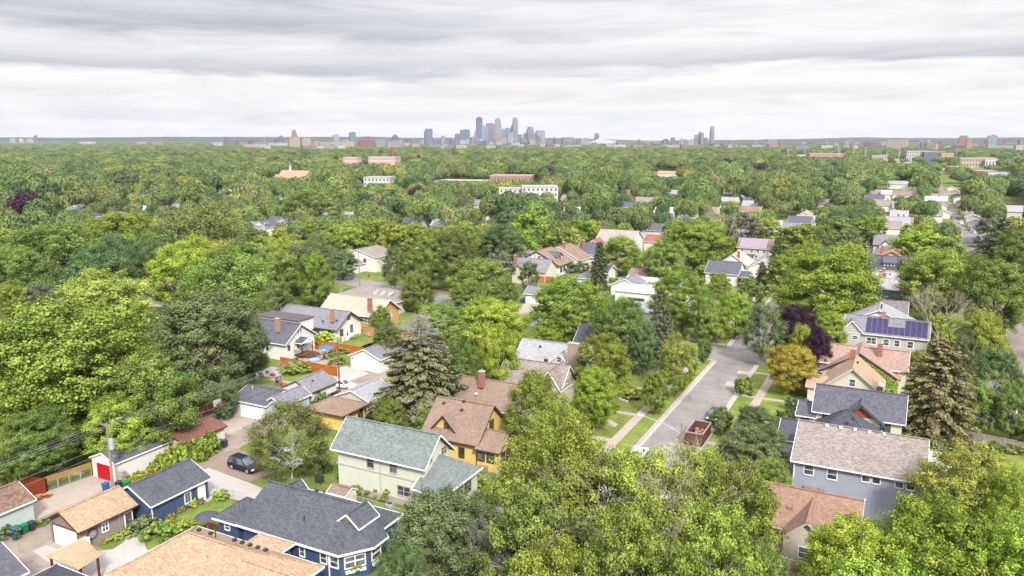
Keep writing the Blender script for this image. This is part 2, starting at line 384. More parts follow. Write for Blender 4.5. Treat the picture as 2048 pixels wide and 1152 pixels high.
def gable(root, x0, x1, y0, y1, ze, zr, axis, roof, wall, trim=None, oh=.4, ohg=.35, t=.16, rx=None, z0=0, tw=.16, name='roof'):
    """x0..y1: eave rectangle; axis: direction of the ridge; rx: ridge position across"""
    trim = trim or WHITE
    def P(a, c, z): return (a, c, z) if axis == 'x' else (c, a, z)     # a along the ridge, c across
    if axis == 'x': a0, a1, c0, c1 = x0, x1, y0, y1
    else: a0, a1, c0, c1 = y0, y1, x0, x1
    cm = (c0 + c1) / 2 if rx is None else rx
    fl = (lambda f: f[::-1]) if axis == 'x' else (lambda f: f)
    m = MB(); vs = []
    for dz in (0, -t):
        for a in (a0, a1): vs += [P(a, c0, ze + dz), P(a, cm, zr + dz), P(a, c1, ze + dz)]
    fs = [(0, 1, 4, 3), (1, 2, 5, 4), (6, 9, 10, 7), (7, 10, 11, 8), (0, 3, 9, 6), (2, 8, 11, 5), (0, 6, 7, 1), (1, 7, 8, 2), (3, 4, 10, 9), (4, 5, 11, 10)]
    m.add(vs, [fl(f) for f in fs]); m.beam(P(a0 + .02, cm, zr + .02), P(a1 - .02, cm, zr + .02), .3, .05)
    ro = m.build(name, roof, root)
    w0, w1 = c0 + oh, c1 - oh; b0, b1 = a0 + ohg, a1 - ohg
    s0 = (zr - ze) / (cm - c0); s1 = (zr - ze) / (c1 - cm)
    h0 = ze + s0 * oh - t - .01; h1 = ze + s1 * oh - t - .01; ap = zr - t - .01
    w = MB(); pr = [(w0, z0), (w1, z0), (w1, h1), (cm, ap), (w0, h0)]
    vs = [P(b0, c, z) for c, z in pr] + [P(b1, c, z) for c, z in pr]
    fs = [(0, 1, 2, 3, 4), (9, 8, 7, 6, 5)] + [(i, 5 + i, 5 + (i + 1) % 5, (i + 1) % 5) for i in range(5)]
    w.add(vs, [fl(f)[::-1] for f in fs]); wl = w.build('wall', wall, root)
    q = MB()                                                     # rake boards and eave gutters
    for a, o in ((a0, -.03), (a1, .03)):
        for c, e in ((c0, 1), (c1, -1)):
            q.beam(P(a + o, c - e * .02, ze - tw * .5), P(a + o, cm, zr - tw * .5), .05, tw)
    for c, e in ((c0, -1), (c1, 1)): q.beam(P(a0 - .02, c + e * .05, ze - .1), P(a1 + .02, c + e * .05, ze - .1), .1, .13)
    q.build('roof_trim', trim, ro)
    return dict(S=y0 + (oh if axis == 'x' else ohg), N=y1 - (oh if axis == 'x' else ohg), W=x0 + (ohg if axis == 'x' else oh), E=x1 - (ohg if axis == 'x' else oh), roof=ro, wall=wl)
def hip(root, x0, x1, y0, y1, ze, zr, roof, wall, trim=None, oh=.4, t=.16, axis=None, inset=None, z0=0, name='roof'):
    trim = trim or WHITE; dx, dy = x1 - x0, y1 - y0; axis = axis or ('x' if dx > dy else 'y'); k = inset if inset is not None else min(dx, dy) / 2
    if axis == 'x': r0, r1 = (x0 + k, (y0 + y1) / 2), (x1 - k, (y0 + y1) / 2)
    else: r0, r1 = ((x0 + x1) / 2, y0 + k), ((x0 + x1) / 2, y1 - k)
    m = MB(); vs = [(x0, y0, ze), (x1, y0, ze), (x1, y1, ze), (x0, y1, ze), (*r0, zr), (*r1, zr), (x0, y0, ze - t), (x1, y0, ze - t), (x1, y1, ze - t), (x0, y1, ze - t)]
    fs = ([(0, 1, 5, 4), (2, 3, 4, 5), (1, 2, 5), (3, 0, 4)] if axis == 'x' else [(0, 1, 4), (1, 2, 5, 4), (2, 3, 5), (3, 0, 4, 5)])
    fs += [(0, 6, 7, 1), (1, 7, 8, 2), (2, 8, 9, 3), (3, 9, 6, 0), (9, 8, 7, 6)]
    m.add(vs, fs)
    for a, b in ((0, 4), (3, 4) if axis == 'x' else (1, 4), (1, 5) if axis == 'x' else (2, 5), (2, 5) if axis == 'x' else (3, 5), (4, 5)): m.beam(vs[a], vs[b], .22, .04)
    ro = m.build(name, roof, root)
    q = MB()
    for a, b in (((x0, y0 - .04), (x1, y0 - .04)), ((x1 + .04, y0), (x1 + .04, y1)), ((x0 - .04, y0), (x0 - .04, y1)), ((x0, y1 + .04), (x1, y1 + .04))): q.beam((*a, ze - .1), (*b, ze - .1), .1, .16)
    q.build('roof_trim', trim, ro)
    w = MB().box(x0 + oh, x1 - oh, y0 + oh, y1 - oh, z0, ze - t); wl = w.build('wall', wall, root)
    return dict(S=y0 + oh, N=y1 - oh, W=x0 + oh, E=x1 - oh, roof=ro, wall=wl)
def chimney(root, x, y, z0, z1, w=.7, d=.6, mat=None):
    c = MB().box(x - w / 2, x + w / 2, y - d / 2, y + d / 2, z0, z1).build('chimney', mat or BRICK, root)
    MB().box(x - w / 2 - .07, x + w / 2 + .07, y - d / 2 - .07, y + d / 2 + .07, z1, z1 + .12).cyl(x, y, z1 + .12, z1 + .4, .13, 8).build('cap', CONC, c)
def vents(root, pts, mat=None):
    for x, y, z in pts: MB().box(x - .16, x + .16, y - .16, y + .16, z - .12, z + .12).build('roof_vent', mat or DARKM, root)
def pipe(root, x, y, z, h=.5): MB().cyl(x, y, z - .2, z + h, .06, 6).build('vent_pipe', DARKM, root)
def steps(root, face, x0, x1, y0, n, rise=.18, run=.3, mat=None):
    m = MB()
    for i in range(n): m.box(x0, x1, y0 - run * (i + 1), y0 - run * i, 0, rise * (n - i))
    m.build('steps', mat or CONC, root)
# ---------------------------------------------------------------- ground, streets, paths
def ground_mat(name, stops, scale=.25, s2=3.0, crack=0, joint=None):
    m, t, p = newmat(name); g = t.new('ShaderNodeNewGeometry').outputs['Position']
    f = t.math('ADD', t.math('MULTIPLY', t.noise(g, scale, 5, .6), .6), t.math('MULTIPLY', t.noise(g, s2, 4, .7), .4))
    c = t.ramp(f, stops)
    if crack:
        v = t.new('ShaderNodeTexVoronoi', feature='DISTANCE_TO_EDGE', ins={'Scale': crack}); w_ = t.new('ShaderNodeVectorMath', operation='ADD', ins={0: g}); wn = t.new('ShaderNodeTexNoise', ins={'Scale': .7, 'Detail': 4.0}); sc = t.new('ShaderNodeVectorMath', operation='SCALE', ins={0: wn.outputs['Color'], 'Scale': 2.2})
        t.l.new(g, wn.inputs['Vector']); t.l.new(sc.outputs[0], w_.inputs[1]); t.l.new(w_.outputs[0], v.inputs['Vector'])
        c = t.mix(1.0, c, t.ramp(v.outputs['Distance'], [(0, (.8,) * 3), (.01, (.86,) * 3), (.022, (1,) * 3)]), 'MULTIPLY')
        st = t.noise(g, .09, 5, .7); c = t.mix(1.0, c, t.ramp(st, [(.4, (.84, .83, .82)), (.56, (1, 1, 1)), (.7, (1.06, 1.05, 1.03))]), 'MULTIPLY')
    if joint:
        x, y, z = t.sep(g); c = t.mix(1.0, c, t.ramp(t.math('FRACT', t.math('DIVIDE', y, joint)), [(0, (.7,) * 3), (.03, (1,) * 3), (1, (1,) * 3)]), 'MULTIPLY')
    t.l.new(c, p.inputs[0]); p.inputs['Roughness'].default_value = .95; p.inputs['Specular IOR Level'].default_value = .1
    return m
GRASS = ground_mat('grass_ground', [(.33, (.055, .07, .025)), (.45, (.095, .13, .032)), (.58, (.14, .17, .042)), (.7, (.20, .20, .07))])
LAWN = ground_mat('bright_lawn', [(.3, (.055, .078, .025)), (.43, (.105, .14, .03)), (.56, (.155, .19, .038)), (.72, (.23, .22, .07))], .35, 2.2)
ASPH = ground_mat('asphalt_worn', [(.3, C(160, 154, 150)), (.5, C(180, 173, 168)), (.7, C(195, 186, 178))], .5, 6, crack=.22)
ALLEY = ground_mat('alley_concrete', [(.3, C(172, 155, 142)), (.5, C(196, 178, 164)), (.7, C(212, 196, 182))], .35, 5, crack=.2)
ALLEY2 = ground_mat('alley_asphalt', [(.3, C(160, 148, 142)), (.5, C(180, 166, 158)), (.7, C(196, 182, 172))], .35, 5, crack=.25)
WALK = ground_mat('walk_concrete', [(.3, C(205, 188, 172)), (.7, C(228, 212, 196))], .6, 5, joint=1.6)
DIRT = ground_mat('packed_dirt', [(.3, C(166, 144, 128)), (.7, C(194, 174, 156))], .6, 5)
MULCH = ground_mat('mulch', [(.3, C(95, 70, 58)), (.7, C(140, 105, 88))], 1, 6)
HILLM = ground_mat('wooded_hill', [(.3, (.012, .022, .02)), (.7, (.03, .045, .035))], .004, .03)

struct('ground', MB().sheet([(-14000, -60), (9500, -60), (9500, 16000), (-14000, 16000)], 0), GRASS)
XC = [(60, 151), (12, 150), (-22, 150.5), (-31, 151), (-56, 156), (-76, 160), (-100, 168), (-113, 173), (-138, 179), (-175, 188), (-300, 205)]
struct('cross_street', MB().strip(XC, 9.0, .006), ASPH)
struct('street', MB().sheet([(-30.7, 20), (-22.6, 20), (-22.6, 146.2), (-21.4, 147.2), (-21.4, 154.5), (-22.6, 155.6), (-22.6, 900), (-30.7, 900), (-30.7, 156.5), (-31.8, 155.4), (-31.8, 147), (-30.7, 146)], .010), ASPH)
for y0, y1, x in ((20, 145.6, -30.85), (157.5, 420, -30.85), (20, 146, -22.45), (156, 420, -22.45)):
    struct('kerb', MB().box(x - .12, x + .12, y0, y1, 0, .14), CONCL)
    x2 = x + (.45 if x < -26 else -.45)
    struct('gutter', MB().box(x2 - .3, x2 + .3, y0, y1, 0, .016), CONCL)
for pts in ([(-29.4, 122.2), (-27.2, 122.4), (-27.0, 124), (-29.3, 124)], [(-25.6, 131), (-23.4, 131.3), (-23.5, 134), (-25.8, 133.6)], [(-25.2, 139), (-22.9, 139.2), (-23, 141.3), (-25.3, 141.2)], [(-29, 105), (-26, 105.2), (-26, 108), (-29.2, 107)]):
    struct('road_patch', MB().sheet(pts, .014), WALK if pts[0][1] > 125 else ASPH)
for y0, y1 in ((20, 145.2), (157.5, 420)):
    struct('sidewalk', MB().box(-34.8, -33.4, y0, y1, 0, .03), WALK)
    struct('sidewalk', MB().box(-19.9, -18.5, y0, y1, 0, .03), WALK)
struct('sidewalk', MB().sheet([(-34.8, 145.2), (-31, 145.2), (-31, 146.4), (-34.8, 146.4)], .03), WALK)
struct('sidewalk', MB().sheet([(-39, 158.6), (-31.2, 157.2), (-31.2, 159), (-39, 160.4)], .034), WALK)
for y in (73, 86, 98.6, 110, 122.6, 135, 165, 178, 190, 203): struct('front_path', MB().box(-39.5, -34.8, y - .55, y + .55, 0, .034), WALK)
for y in (115.8, 127, 141, 104, 164, 176): struct('front_path', MB().box(-22.3, -9.5, y - .5, y + .5, 0, .034), WALK)
struct('alley', MB().sheet([(-84.0, 26), (-77.6, 26), (-77.6, 61), (-77.9, 66), (-79.6, 74), (-80, 100), (-79.8, 152), (-85, 160), (-84.6, 100), (-84.8, 84), (-84, 74), (-83.8, 64), (-84, 56)], .008), ALLEY)
struct('alley', MB().sheet([(-79.2, 163), (-74.4, 162), (-74.2, 290), (-78.8, 290)], .010), ALLEY2)
struct('alley', MB().sheet([(21.2, 60), (25.4, 60), (25.4, 1150), (21.2, 1150)], .008), ALLEY2)
for pts in ([(-89.8, 48.0), (-84, 47.2), (-84, 57.6), (-89.2, 57.8), (-89.9, 52.2)], [(-77.8, 34), (-69, 34), (-71.8, 44.5), (-77.8, 44.5)], [(-91, 74.5), (-84, 74), (-84.8, 81.8), (-90.4, 82)], [(-92, 98.2), (-85, 98), (-84.6, 108.9), (-91.4, 110.6), (-92.4, 107.5)]):
    struct('parking_pad', MB().sheet(pts, .012), (ALLEY if pts[0][0] > -78 else CONC) if pts[0][0] > -92 else CONCL)
struct('driveway', MB().sheet([(-79.5, 60.4), (-71, 60.6), (-65.5, 61.4), (-65.2, 64.4), (-70, 65.2), (-77.8, 66)], .014), CONCL)
struct('dirt_pad', MB().sheet([(-79.8, 66), (-70, 65.4), (-69, 69.8), (-79.8, 72.5)], .012), DIRT)
struct('driveway', MB().sheet([(-86.5, 164), (-80.5, 164), (-81, 176), (-86, 176)], .012), WALK)
struct('driveway', MB().sheet([(-78.5, 211), (-74, 211), (-74, 226), (-79, 226)], .016), CONCL)
struct('curved_path', MB().sheet([(-77.7, 43), (-66, 41), (-62, 45.5), (-64.6, 48), (-67.5, 48.6), (-70.2, 50.2), (-71.8, 51.4), (-72.6, 51.2), (-72.6, 49.9), (-70.9, 48.6), (-70.6, 47), (-72.3, 45.6), (-73.5, 44.6), (-77.7, 44.4)], .018), CONCL)
struct('apron', MB().box(-78, -72.9, 44.5, 45.6, 0, .05), WALK)
struct('lawn', MB().sheet([(-70.2, 51.6), (-61.4, 52.6), (-61.4, 60), (-70.6, 60)], .010), LAWN)
struct('lawn', MB().sheet([(-66, 40), (-59, 41), (-58.6, 47.2), (-62, 47.6), (-66.4, 44.6)], .012), LAWN)
struct('side_walk_path', MB().box(-71.4, -70.4, 58.2, 60.4, 0, .03), CONCL)
struct('patio', MB().sheet([(-102.6, 109.4), (-104.6, 116), (-101.8, 120), (-98.4, 117.4), (-97.2, 112.6), (-92.4, 110.4), (-91.6, 107.8), (-94, 107)], .014), ground_mat('tan_pavers', [(.3, C(205, 165, 140)), (.7, C(232, 200, 172))], 1, 6))
struct('lawn', MB().sheet([(-102, 122), (-92, 122), (-93, 117.6), (-97.6, 117.6), (-97.6, 131), (-102.6, 131)], .012), LAWN)
struct('lawn', MB().sheet([(-102, 98), (-90, 97), (-90.6, 103.6), (-101.4, 104.4)], .012), LAWN)
struct('play_patio', MB().sheet([(-103.5, 98.4), (-98, 99), (-98.4, 103.4), (-103.4, 104)], .016), CONCL)
struct('garden_walk', MB().box(-98, -88, 97.6, 98.3, 0, .03), WALK)
struct('garden_walk', MB().strip([(-110, 55.2), (-104, 56.4), (-102.6, 57.3), (-94, 57.2), (-90.4, 57.3)], .9, .02), WALK)
struct('lawn', MB().sheet([(-88.9, 52), (-89.4, 57), (-110, 60), (-112, 52)], .010), LAWN)
for pts in ([(-18.4, 98), (-12.6, 98), (-12.6, 146), (-18.4, 146)], [(2, 105), (21, 105), (21, 148), (2, 148)], [(-22.3, 98), (-20, 98), (-20, 147), (-22.3, 147)], [(-42.5, 100), (-35, 100), (-35, 132), (-42.5, 132)], [(-33.3, 84), (-31.1, 84), (-31.1, 145), (-33.3, 145)], [(-43, 77), (-35, 77), (-35, 96), (-43, 96)], [(-73, 70), (-60, 70), (-60, 81), (-73, 81)],
            [(-40, 160.4), (-35, 159.6), (-35, 170), (-44, 170)], [(-22, 158), (-19, 158), (-19, 240), (-22, 240)], [(-33.2, 160), (-31.1, 160), (-31.1, 240), (-33.2, 240)], [(-18, 176), (-12, 176), (-12, 200), (-18, 200)]):
    struct('lawn', MB().sheet(pts, .010), LAWN)
struct('side_driveway', MB().sheet([(3, 137), (12, 136.6), (21.2, 137), (21.2, 140.5), (11, 142), (3, 142)], .014), WALK)
struct('mulch_bed', MB().sheet([(-96, 176), (-120, 182), (-121, 186), (-96, 180)], .014), MULCH)
struct('garden_bed', MB().sheet([(-42, 116.5), (-36.5, 116.5), (-36.5, 120.5), (-42, 120.5)], .018), MULCH)
# wooded ridges on the horizon
def ridge(a0, a1, dist, h0, h1, seed):
    rr = random.Random(seed); n = 90; top = []; m = MB(); ph = [rr.random() * 9 for _ in range(6)]
    vs = []
    for i in range(n + 1):
        px = a0 + (a1 - a0) * i / n; x, y = far(px, dist); x2, y2 = far(px, dist + 900)
        u = i / n; e = min(1, 6 * u, 6 * (1 - u)) ** .7
        h = (h0 + (h1 - h0) * (.5 + .25 * math.sin(u * 9 + ph[0]) + .15 * math.sin(u * 23 + ph[1]) + .06 * math.sin(u * 70 + ph[2]) + .05 * math.sin(u * 190 + ph[3]))) * e
        vs += [(x, y, -2), (x + (x2 - x) * .3, y + (y2 - y) * .3, h * .8), (x2, y2, h)]
        x3, y3 = far(px, dist + 2400); vs.append((x3, y3, -2))
    fs = [(4 * i + k, 4 * i + 4 + k, 4 * i + 5 + k, 4 * i + 1 + k) for i in range(n) for k in range(3)]
    m.add(vs, fs); return struct('hills', m, HILLM)
ridge(-500, 1000, 8600, 44, 60, 1); ridge(300, 1300, 9800, 38, 47, 4); ridge(1300, 2700, 8000, 20, 44, 2); ridge(1500, 2900, 9600, 40, 62, 3)

# ---------------------------------------------------------------- trees
def set_tint(me, vals):
    a = me.attributes.new('tint', 'FLOAT', 'POINT'); a.data.foreach_set('value', np.asarray(vals, dtype=np.float32))
def quads(name, c, nrm, size, tint, rs, aspect=1.0, direction=None):
    """leaf clusters: one diamond-ish quad each, slightly folded"""
    n = len(c); nrm = nrm / (np.linalg.norm(nrm, axis=1, keepdims=True) + 1e-9)
    r = rs.normal(size=(n, 3)) if direction is None else direction
    a = np.cross(nrm, r); a /= (np.linalg.norm(a, axis=1, keepdims=True) + 1e-9); b = np.cross(nrm, a)
    if direction is not None: a, b = b, a
    s = size[:, None]; j = lambda: rs.uniform(.75, 1.2, (n, 1))
    v = np.empty((n, 4, 3)); f = nrm * s * .22
    v[:, 0] = c + a * s * aspect * j() - f; v[:, 1] = c + b * s * .62 * j() + f; v[:, 2] = c - a * s * aspect * j() - f; v[:, 3] = c - b * s * .62 * j() + f
    me = bpy.data.meshes.new(name); me.vertices.add(n * 4); me.loops.add(n * 4); me.polygons.add(n)
    me.vertices.foreach_set('co', v.reshape(-1)); me.loops.foreach_set('vertex_index', np.arange(n * 4, dtype=np.int32))
    me.polygons.foreach_set('loop_start', np.arange(0, n * 4, 4, dtype=np.int32)); me.polygons.foreach_set('loop_total', np.full(n, 4, dtype=np.int32))
    me.update(); set_tint(me, np.repeat(np.clip(tint, 0, 1), 4)); return me
def clumps(rs, n, Rr, H, cb, shape):
    """clump centres and radii; crown of radius Rr between heights cb and H"""
    out = []
    hc = (H + cb) / 2; hh = (H - cb) / 2
    i = 0
    while len(out) < n:
        i += 1
        u = 1 - 2 * (i % n + .5) / n; th = i * 2.39996 + rs.uniform(-.5, .5)
        u = u * .97 + rs.uniform(-.06, .06); u = max(-1, min(1, u))
        rr = math.sqrt(max(0, 1 - abs(u) ** shape[0]))
        k = rs.uniform(.62, .90)
        if rs.random() < .12: k *= rs.uniform(1.05, 1.25)
        taper = 1 - shape[1] * max(0, u)          # narrower to the top
        z = hc + u * hh * .92
        out.append((math.cos(th) * rr * Rr * k * taper, math.sin(th) * rr * Rr * k * taper, z, Rr * rs.uniform(.15, .29) * shape[2]))
    for _ in range(int(n * .25)):
        th = rs.uniform(0, 2 * PI); q = rs.uniform(0, .5); out.append((math.cos(th) * Rr * q, math.sin(th) * Rr * q, hc + rs.uniform(-.5, .7) * hh, Rr * .34 * shape[2]))
    return np.array(out)
def crown(name, seed, Rr, H, cb, ncl, nleaf, size, shape=(2.2, .15, 1.0), flat=.72, jag=.55, hole=0.0):
    """lobes -> tufts -> leaves: uneven masses with deep gaps between them"""
    rs = np.random.RandomState(seed); nl = max(8, ncl // 8); lobes = []; hc = (H + cb) / 2; hh = (H - cb) / 2
    for i in range(nl):
        u = 1 - 2 * (i + .5) / nl + rs.uniform(-.12, .12); u = max(-.92, min(.95, u)); th = i * 2.39996 + rs.uniform(-.5, .5)
        q = math.sqrt(max(0, 1 - abs(u) ** shape[0])) * rs.uniform(.40, .70) * (1 - shape[1] * max(0, u)); L = Rr * rs.uniform(.30, .44) * shape[2] ** .5
        lobes.append((math.cos(th) * q * Rr, math.sin(th) * q * Rr, hc + u * hh * rs.uniform(.66, .84), L, rs.uniform(0, 1)))
    lobes.append((0, 0, hc + hh * .1, Rr * .45, .4)); T_ = []
    for lx, ly, lz, L, lt in lobes:
        if hole and rs.random_sample() < hole * .45: continue
        nt = int(ncl / nl * rs.uniform(1.2, 2.0))
        for k in range(nt):
            d = rs.normal(size=3); d /= np.linalg.norm(d)
            o = np.array([lx, ly, (lz - hc) * .8 + Rr * .25]); o /= (np.linalg.norm(o) + 1e-6)
            if d.dot(o) < -.1: d = -d
            if hole and rs.random_sample() < hole * .6: continue
            k_ = rs.uniform(.72, 1.12 + .12 * jag); T_.append((lx + d[0] * L * k_, ly + d[1] * L * k_, lz + d[2] * L * k_ * .8, Rr * rs.uniform(.09, .165), d[0], d[1], d[2], lt * .6 + rs.uniform(0, .4)))
    T_ = np.array(T_); w = T_[:, 3] ** 2; ci = rs.choice(len(T_), nleaf, p=w / w.sum()); c0 = T_[ci]
    d = rs.normal(size=(nleaf, 3)); d /= np.linalg.norm(d, axis=1, keepdims=True); rad = rs.uniform(.1, 1.0, nleaf) ** .55 * (1 + .25 * rs.normal(size=nleaf) * jag)
    od = c0[:, 4:7] * .9 + np.array([0, 0, .55]); od /= np.linalg.norm(od, axis=1, keepdims=True)
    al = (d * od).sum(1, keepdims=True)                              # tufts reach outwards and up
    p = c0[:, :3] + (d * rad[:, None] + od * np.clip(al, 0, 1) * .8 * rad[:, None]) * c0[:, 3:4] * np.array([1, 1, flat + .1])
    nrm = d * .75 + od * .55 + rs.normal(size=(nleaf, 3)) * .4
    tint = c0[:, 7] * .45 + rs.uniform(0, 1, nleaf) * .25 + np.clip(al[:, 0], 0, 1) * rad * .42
    return quads(name, p, nrm, size * rs.uniform(.5, 1.35, nleaf), tint, rs)
def far_crown(name, seed, nl, nleaf, size):
    rs = np.random.RandomState(seed); lob = [(0, 0, 1.12, .62, .5)]
    for i in range(nl):
        th = i * 2.4 + rs.uniform(-.4, .4); u = rs.uniform(-.1, .85); q = math.sqrt(1 - u * u) * rs.uniform(.5, .72)
        lob.append((math.cos(th) * q, math.sin(th) * q, .92 + u * .45, rs.uniform(.27, .42), rs.uniform(.1, .9)))
    lob = np.array(lob); w = lob[:, 3] ** 2; ci = rs.choice(len(lob), nleaf, p=w / w.sum()); c0 = lob[ci]
    d = rs.normal(size=(nleaf, 3)); d[:, 2] = np.abs(d[:, 2]) - .45; d /= np.linalg.norm(d, axis=1, keepdims=True)
    bump = 1 + .10 * np.sin(d[:, 0] * 9 + c0[:, 4] * 20) * np.sin(d[:, 1] * 9 + c0[:, 4] * 31) + rs.normal(size=nleaf) * .05
    p = c0[:, :3] + d * (c0[:, 3] * bump)[:, None]
    return quads(name, p, d + rs.normal(size=(nleaf, 3)) * .28, size * rs.uniform(.6, 1.3, nleaf), c0[:, 4] * .5 + rs.uniform(0, .35, nleaf) + .12, rs)
def trunk_mesh(name, seed, Rr, H, cb, r0, mat, limbs=14, fork=False):
    rr = random.Random(seed); m = MB(); top = cb + (H - cb) * .55
    lean = (rr.uniform(-.3, .3), rr.uniform(-.3, .3))
    m.tube([(0, 0, -.2), (0, 0, .1), (lean[0] * .3, lean[1] * .3, cb * .6), (lean[0], lean[1], cb), (lean[0] * 1.5, lean[1] * 1.5, top)], [r0 * 1.5, r0 * 1.12, r0 * .9, r0 * .75, r0 * .2], 8)
    for i in range(limbs):
        th = i * 2.4 + rr.uniform(-.4, .4); z0 = cb * .85 + (top - cb) * .8 * i / limbs; q = rr.uniform(.6, .9)
        e = (math.cos(th) * Rr * q, math.sin(th) * Rr * q, z0 + (H - cb) * rr.uniform(.15, .42))
        mid = (e[0] * .5, e[1] * .5, z0 + (e[2] - z0) * .62)
        f = (z0 / top); b = (lean[0] * f, lean[1] * f, z0)
        m.tube([b, mid, e], [r0 * .42, r0 * .25, r0 * .06], 5, False)
        for k in range(2):
            t2 = th + rr.uniform(-.9, .9); m.tube([mid, (mid[0] + math.cos(t2) * Rr * .35, mid[1] + math.sin(t2) * Rr * .35, mid[2] + rr.uniform(.6, 2.2))], [r0 * .16, r0 * .04], 4, False)
    me = bpy.data.meshes.new(name); me.from_pydata(m.v, [], m.f); me.materials.append(mat); return me
def conifer(name, seed, Rr, H, size, nwh=26, droop=.35, bare_top=0.0, per=9, dens=34, zb=.04, shp=.72):
    rs = np.random.RandomState(seed); P = []; N = []; T = []; S = []; D = []; m = MB()
    m.tube([(0, 0, -.2), (0, 0, H * .5), (0, 0, H * .985)], [Rr * .075, Rr * .045, .03], 7)
    for w in range(nwh):
        f = w / (nwh - 1); z = H * (zb + (.97 - zb) * f); L = Rr * (1 - f) ** shp * (rs.uniform(.8, 1.15) if shp < .6 else 1) * rs.uniform(.85, 1.1) + .15
        nb = max(5, int(per * (1 - f * .55)))
        for k in range(nb):
            th = 2 * PI * (k + rs.uniform(-.3, .3)) / nb + w * 1.7; l = L * rs.uniform(.72, 1.12); dx, dy = math.cos(th), math.sin(th)
            up = .55 * f - droop * (1 - f)
            nn = max(6, int(dens * (.35 + l / Rr)))
            bare = bare_top > 0 and rs.random_sample() < (f - (1 - bare_top * 1.6)) / (bare_top * .9)
            pts = [(0, 0, z), (dx * l * .5, dy * l * .5, z + l * (up * .5 + .10)), (dx * l, dy * l, z + l * (up + .02))]
            m.tube(pts, [.05 + .05 * (1 - f), .035, .012], 4, False)
            if bare:
                for q in range(9):
                    t = rs.uniform(.2, 1); a2 = th + rs.uniform(-1.2, 1.2); b = (dx * l * t, dy * l * t, z + l * up * t + .1 * t * (1 - t) * 4)
                    m.tube([b, (b[0] + math.cos(a2) * .7, b[1] + math.sin(a2) * .7, b[2] + rs.uniform(-.5, .4))], [.03, .01], 3, False)
                continue
            t = rs.uniform(.12, 1.0, nn) ** .75; side = rs.normal(size=nn) * l * .16 * (1.25 - t)
            x = dx * l * t - dy * side; y = dy * l * t + dx * side; zz = z + l * up * t + l * .10 * 4 * t * (1 - t) * .8 - np.abs(side) * .25 - rs.uniform(0, .35, nn) * (1 - f * .6)
            P.append(np.stack([x, y, zz], 1)); N.append(np.stack([rs.normal(size=nn) * .5 + dx * .5, rs.normal(size=nn) * .5 + dy * .5, np.full(nn, .8)], 1))
            D.append(np.tile([[dx, dy, -.5]], (nn, 1)) + rs.normal(size=(nn, 3)) * .3)
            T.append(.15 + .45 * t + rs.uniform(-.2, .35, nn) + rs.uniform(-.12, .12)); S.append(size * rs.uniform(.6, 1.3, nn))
    P, N, T, S, D = map(np.concatenate, (P, N, T, S, D))
    me = quads(name + '_crown', P, N, S, T, rs, aspect=1.0, direction=D)
    tm = bpy.data.meshes.new(name + '_trunk'); tm.from_pydata(m.v, [], m.f); tm.materials.append(BARKG if bare_top else BARK)
    return me, tm
PROTO = {}
def protos():
    sh = [((2.2, .15, 1.0), .72, .5), ((2.6, .05, .92), .62, .7), ((2.0, .35, 1.0), .8, .5), ((3.0, .0, .85), .6, .9), ((2.2, .5, .95), .85, .6), ((2.4, .1, .8), .7, 1.1)]
    for i, (a, fl, jg) in enumerate(sh):           # round, broad, tall, loose, pointed, feathery
        H, cb = 13, (1.5, 1.8, 1.2, 1.8, .8, 1.4)[i]
        PROTO['n%d' % i] = (crown('crown_near%d' % i, 10 + i, 5.5, H, cb, (215, 240, 190, 220, 190, 240)[i], (64000, 60000, 52000, 46000, 52000, 46000)[i], (.115, .115, .12, .12, .12, .12)[i], a, fl, jg), trunk_mesh('trunk%d' % i, i, 5.5, H, cb, .3, BARK), 5.5, 13)
        PROTO['m%d' % i] = (crown('crown_mid%d' % i, 40 + i, 5.5, H, cb, (110, 130, 110, 130, 115, 140)[i], 11000, .23, a, fl, jg), PROTO['n%d' % i][1], 5.5, 13)
    PROTO['willow'] = (crown('crown_willow', 70, 5.5, 13, 1.6, 260, 36000, .115, (2.6, .1, .62), .9, .9), trunk_mesh('trunk_w', 21, 5.5, 13, 2.4, .34, BARK), 5.5, 13)
    PROTO['open'] = (crown('crown_open', 71, 5.5, 13, 2.4, 190, 30000, .115, (2.4, .1, .68), .7, 1.0, hole=.5), trunk_mesh('trunk_o', 22, 5.5, 13, 2.2, .3, BARKG, 16), 5.5, 13)
    PROTO['birch'] = (crown('crown_birch', 72, 5.5, 13, 1.2, 190, 34000, .105, (2.4, .2, .8), .8, 1.0, hole=.08), trunk_mesh('trunk_b', 23, 4.9, 13.6, 1.6, .12, BARKW, 11), 5.5, 13)
    c, t_ = conifer('spruce_a', 5, 5.5, 17, .2, 30, .30, .0, 12, 120, shp=.55); PROTO['spruce'] = (c, t_, 5.5, 17)
    c, t_ = conifer('spruce_b', 6, 5.5, 17, .2, 34, .36, .23, 13, 165, shp=.55); PROTO['spruce_bare'] = (c, t_, 5.5, 17)
    c, t_ = conifer('pine_a', 8, 5.5, 17, .30, 18, .02, .0, 8, 52, .16); PROTO['pine'] = (c, t_, 5.5, 17)
protos()
TREES = []
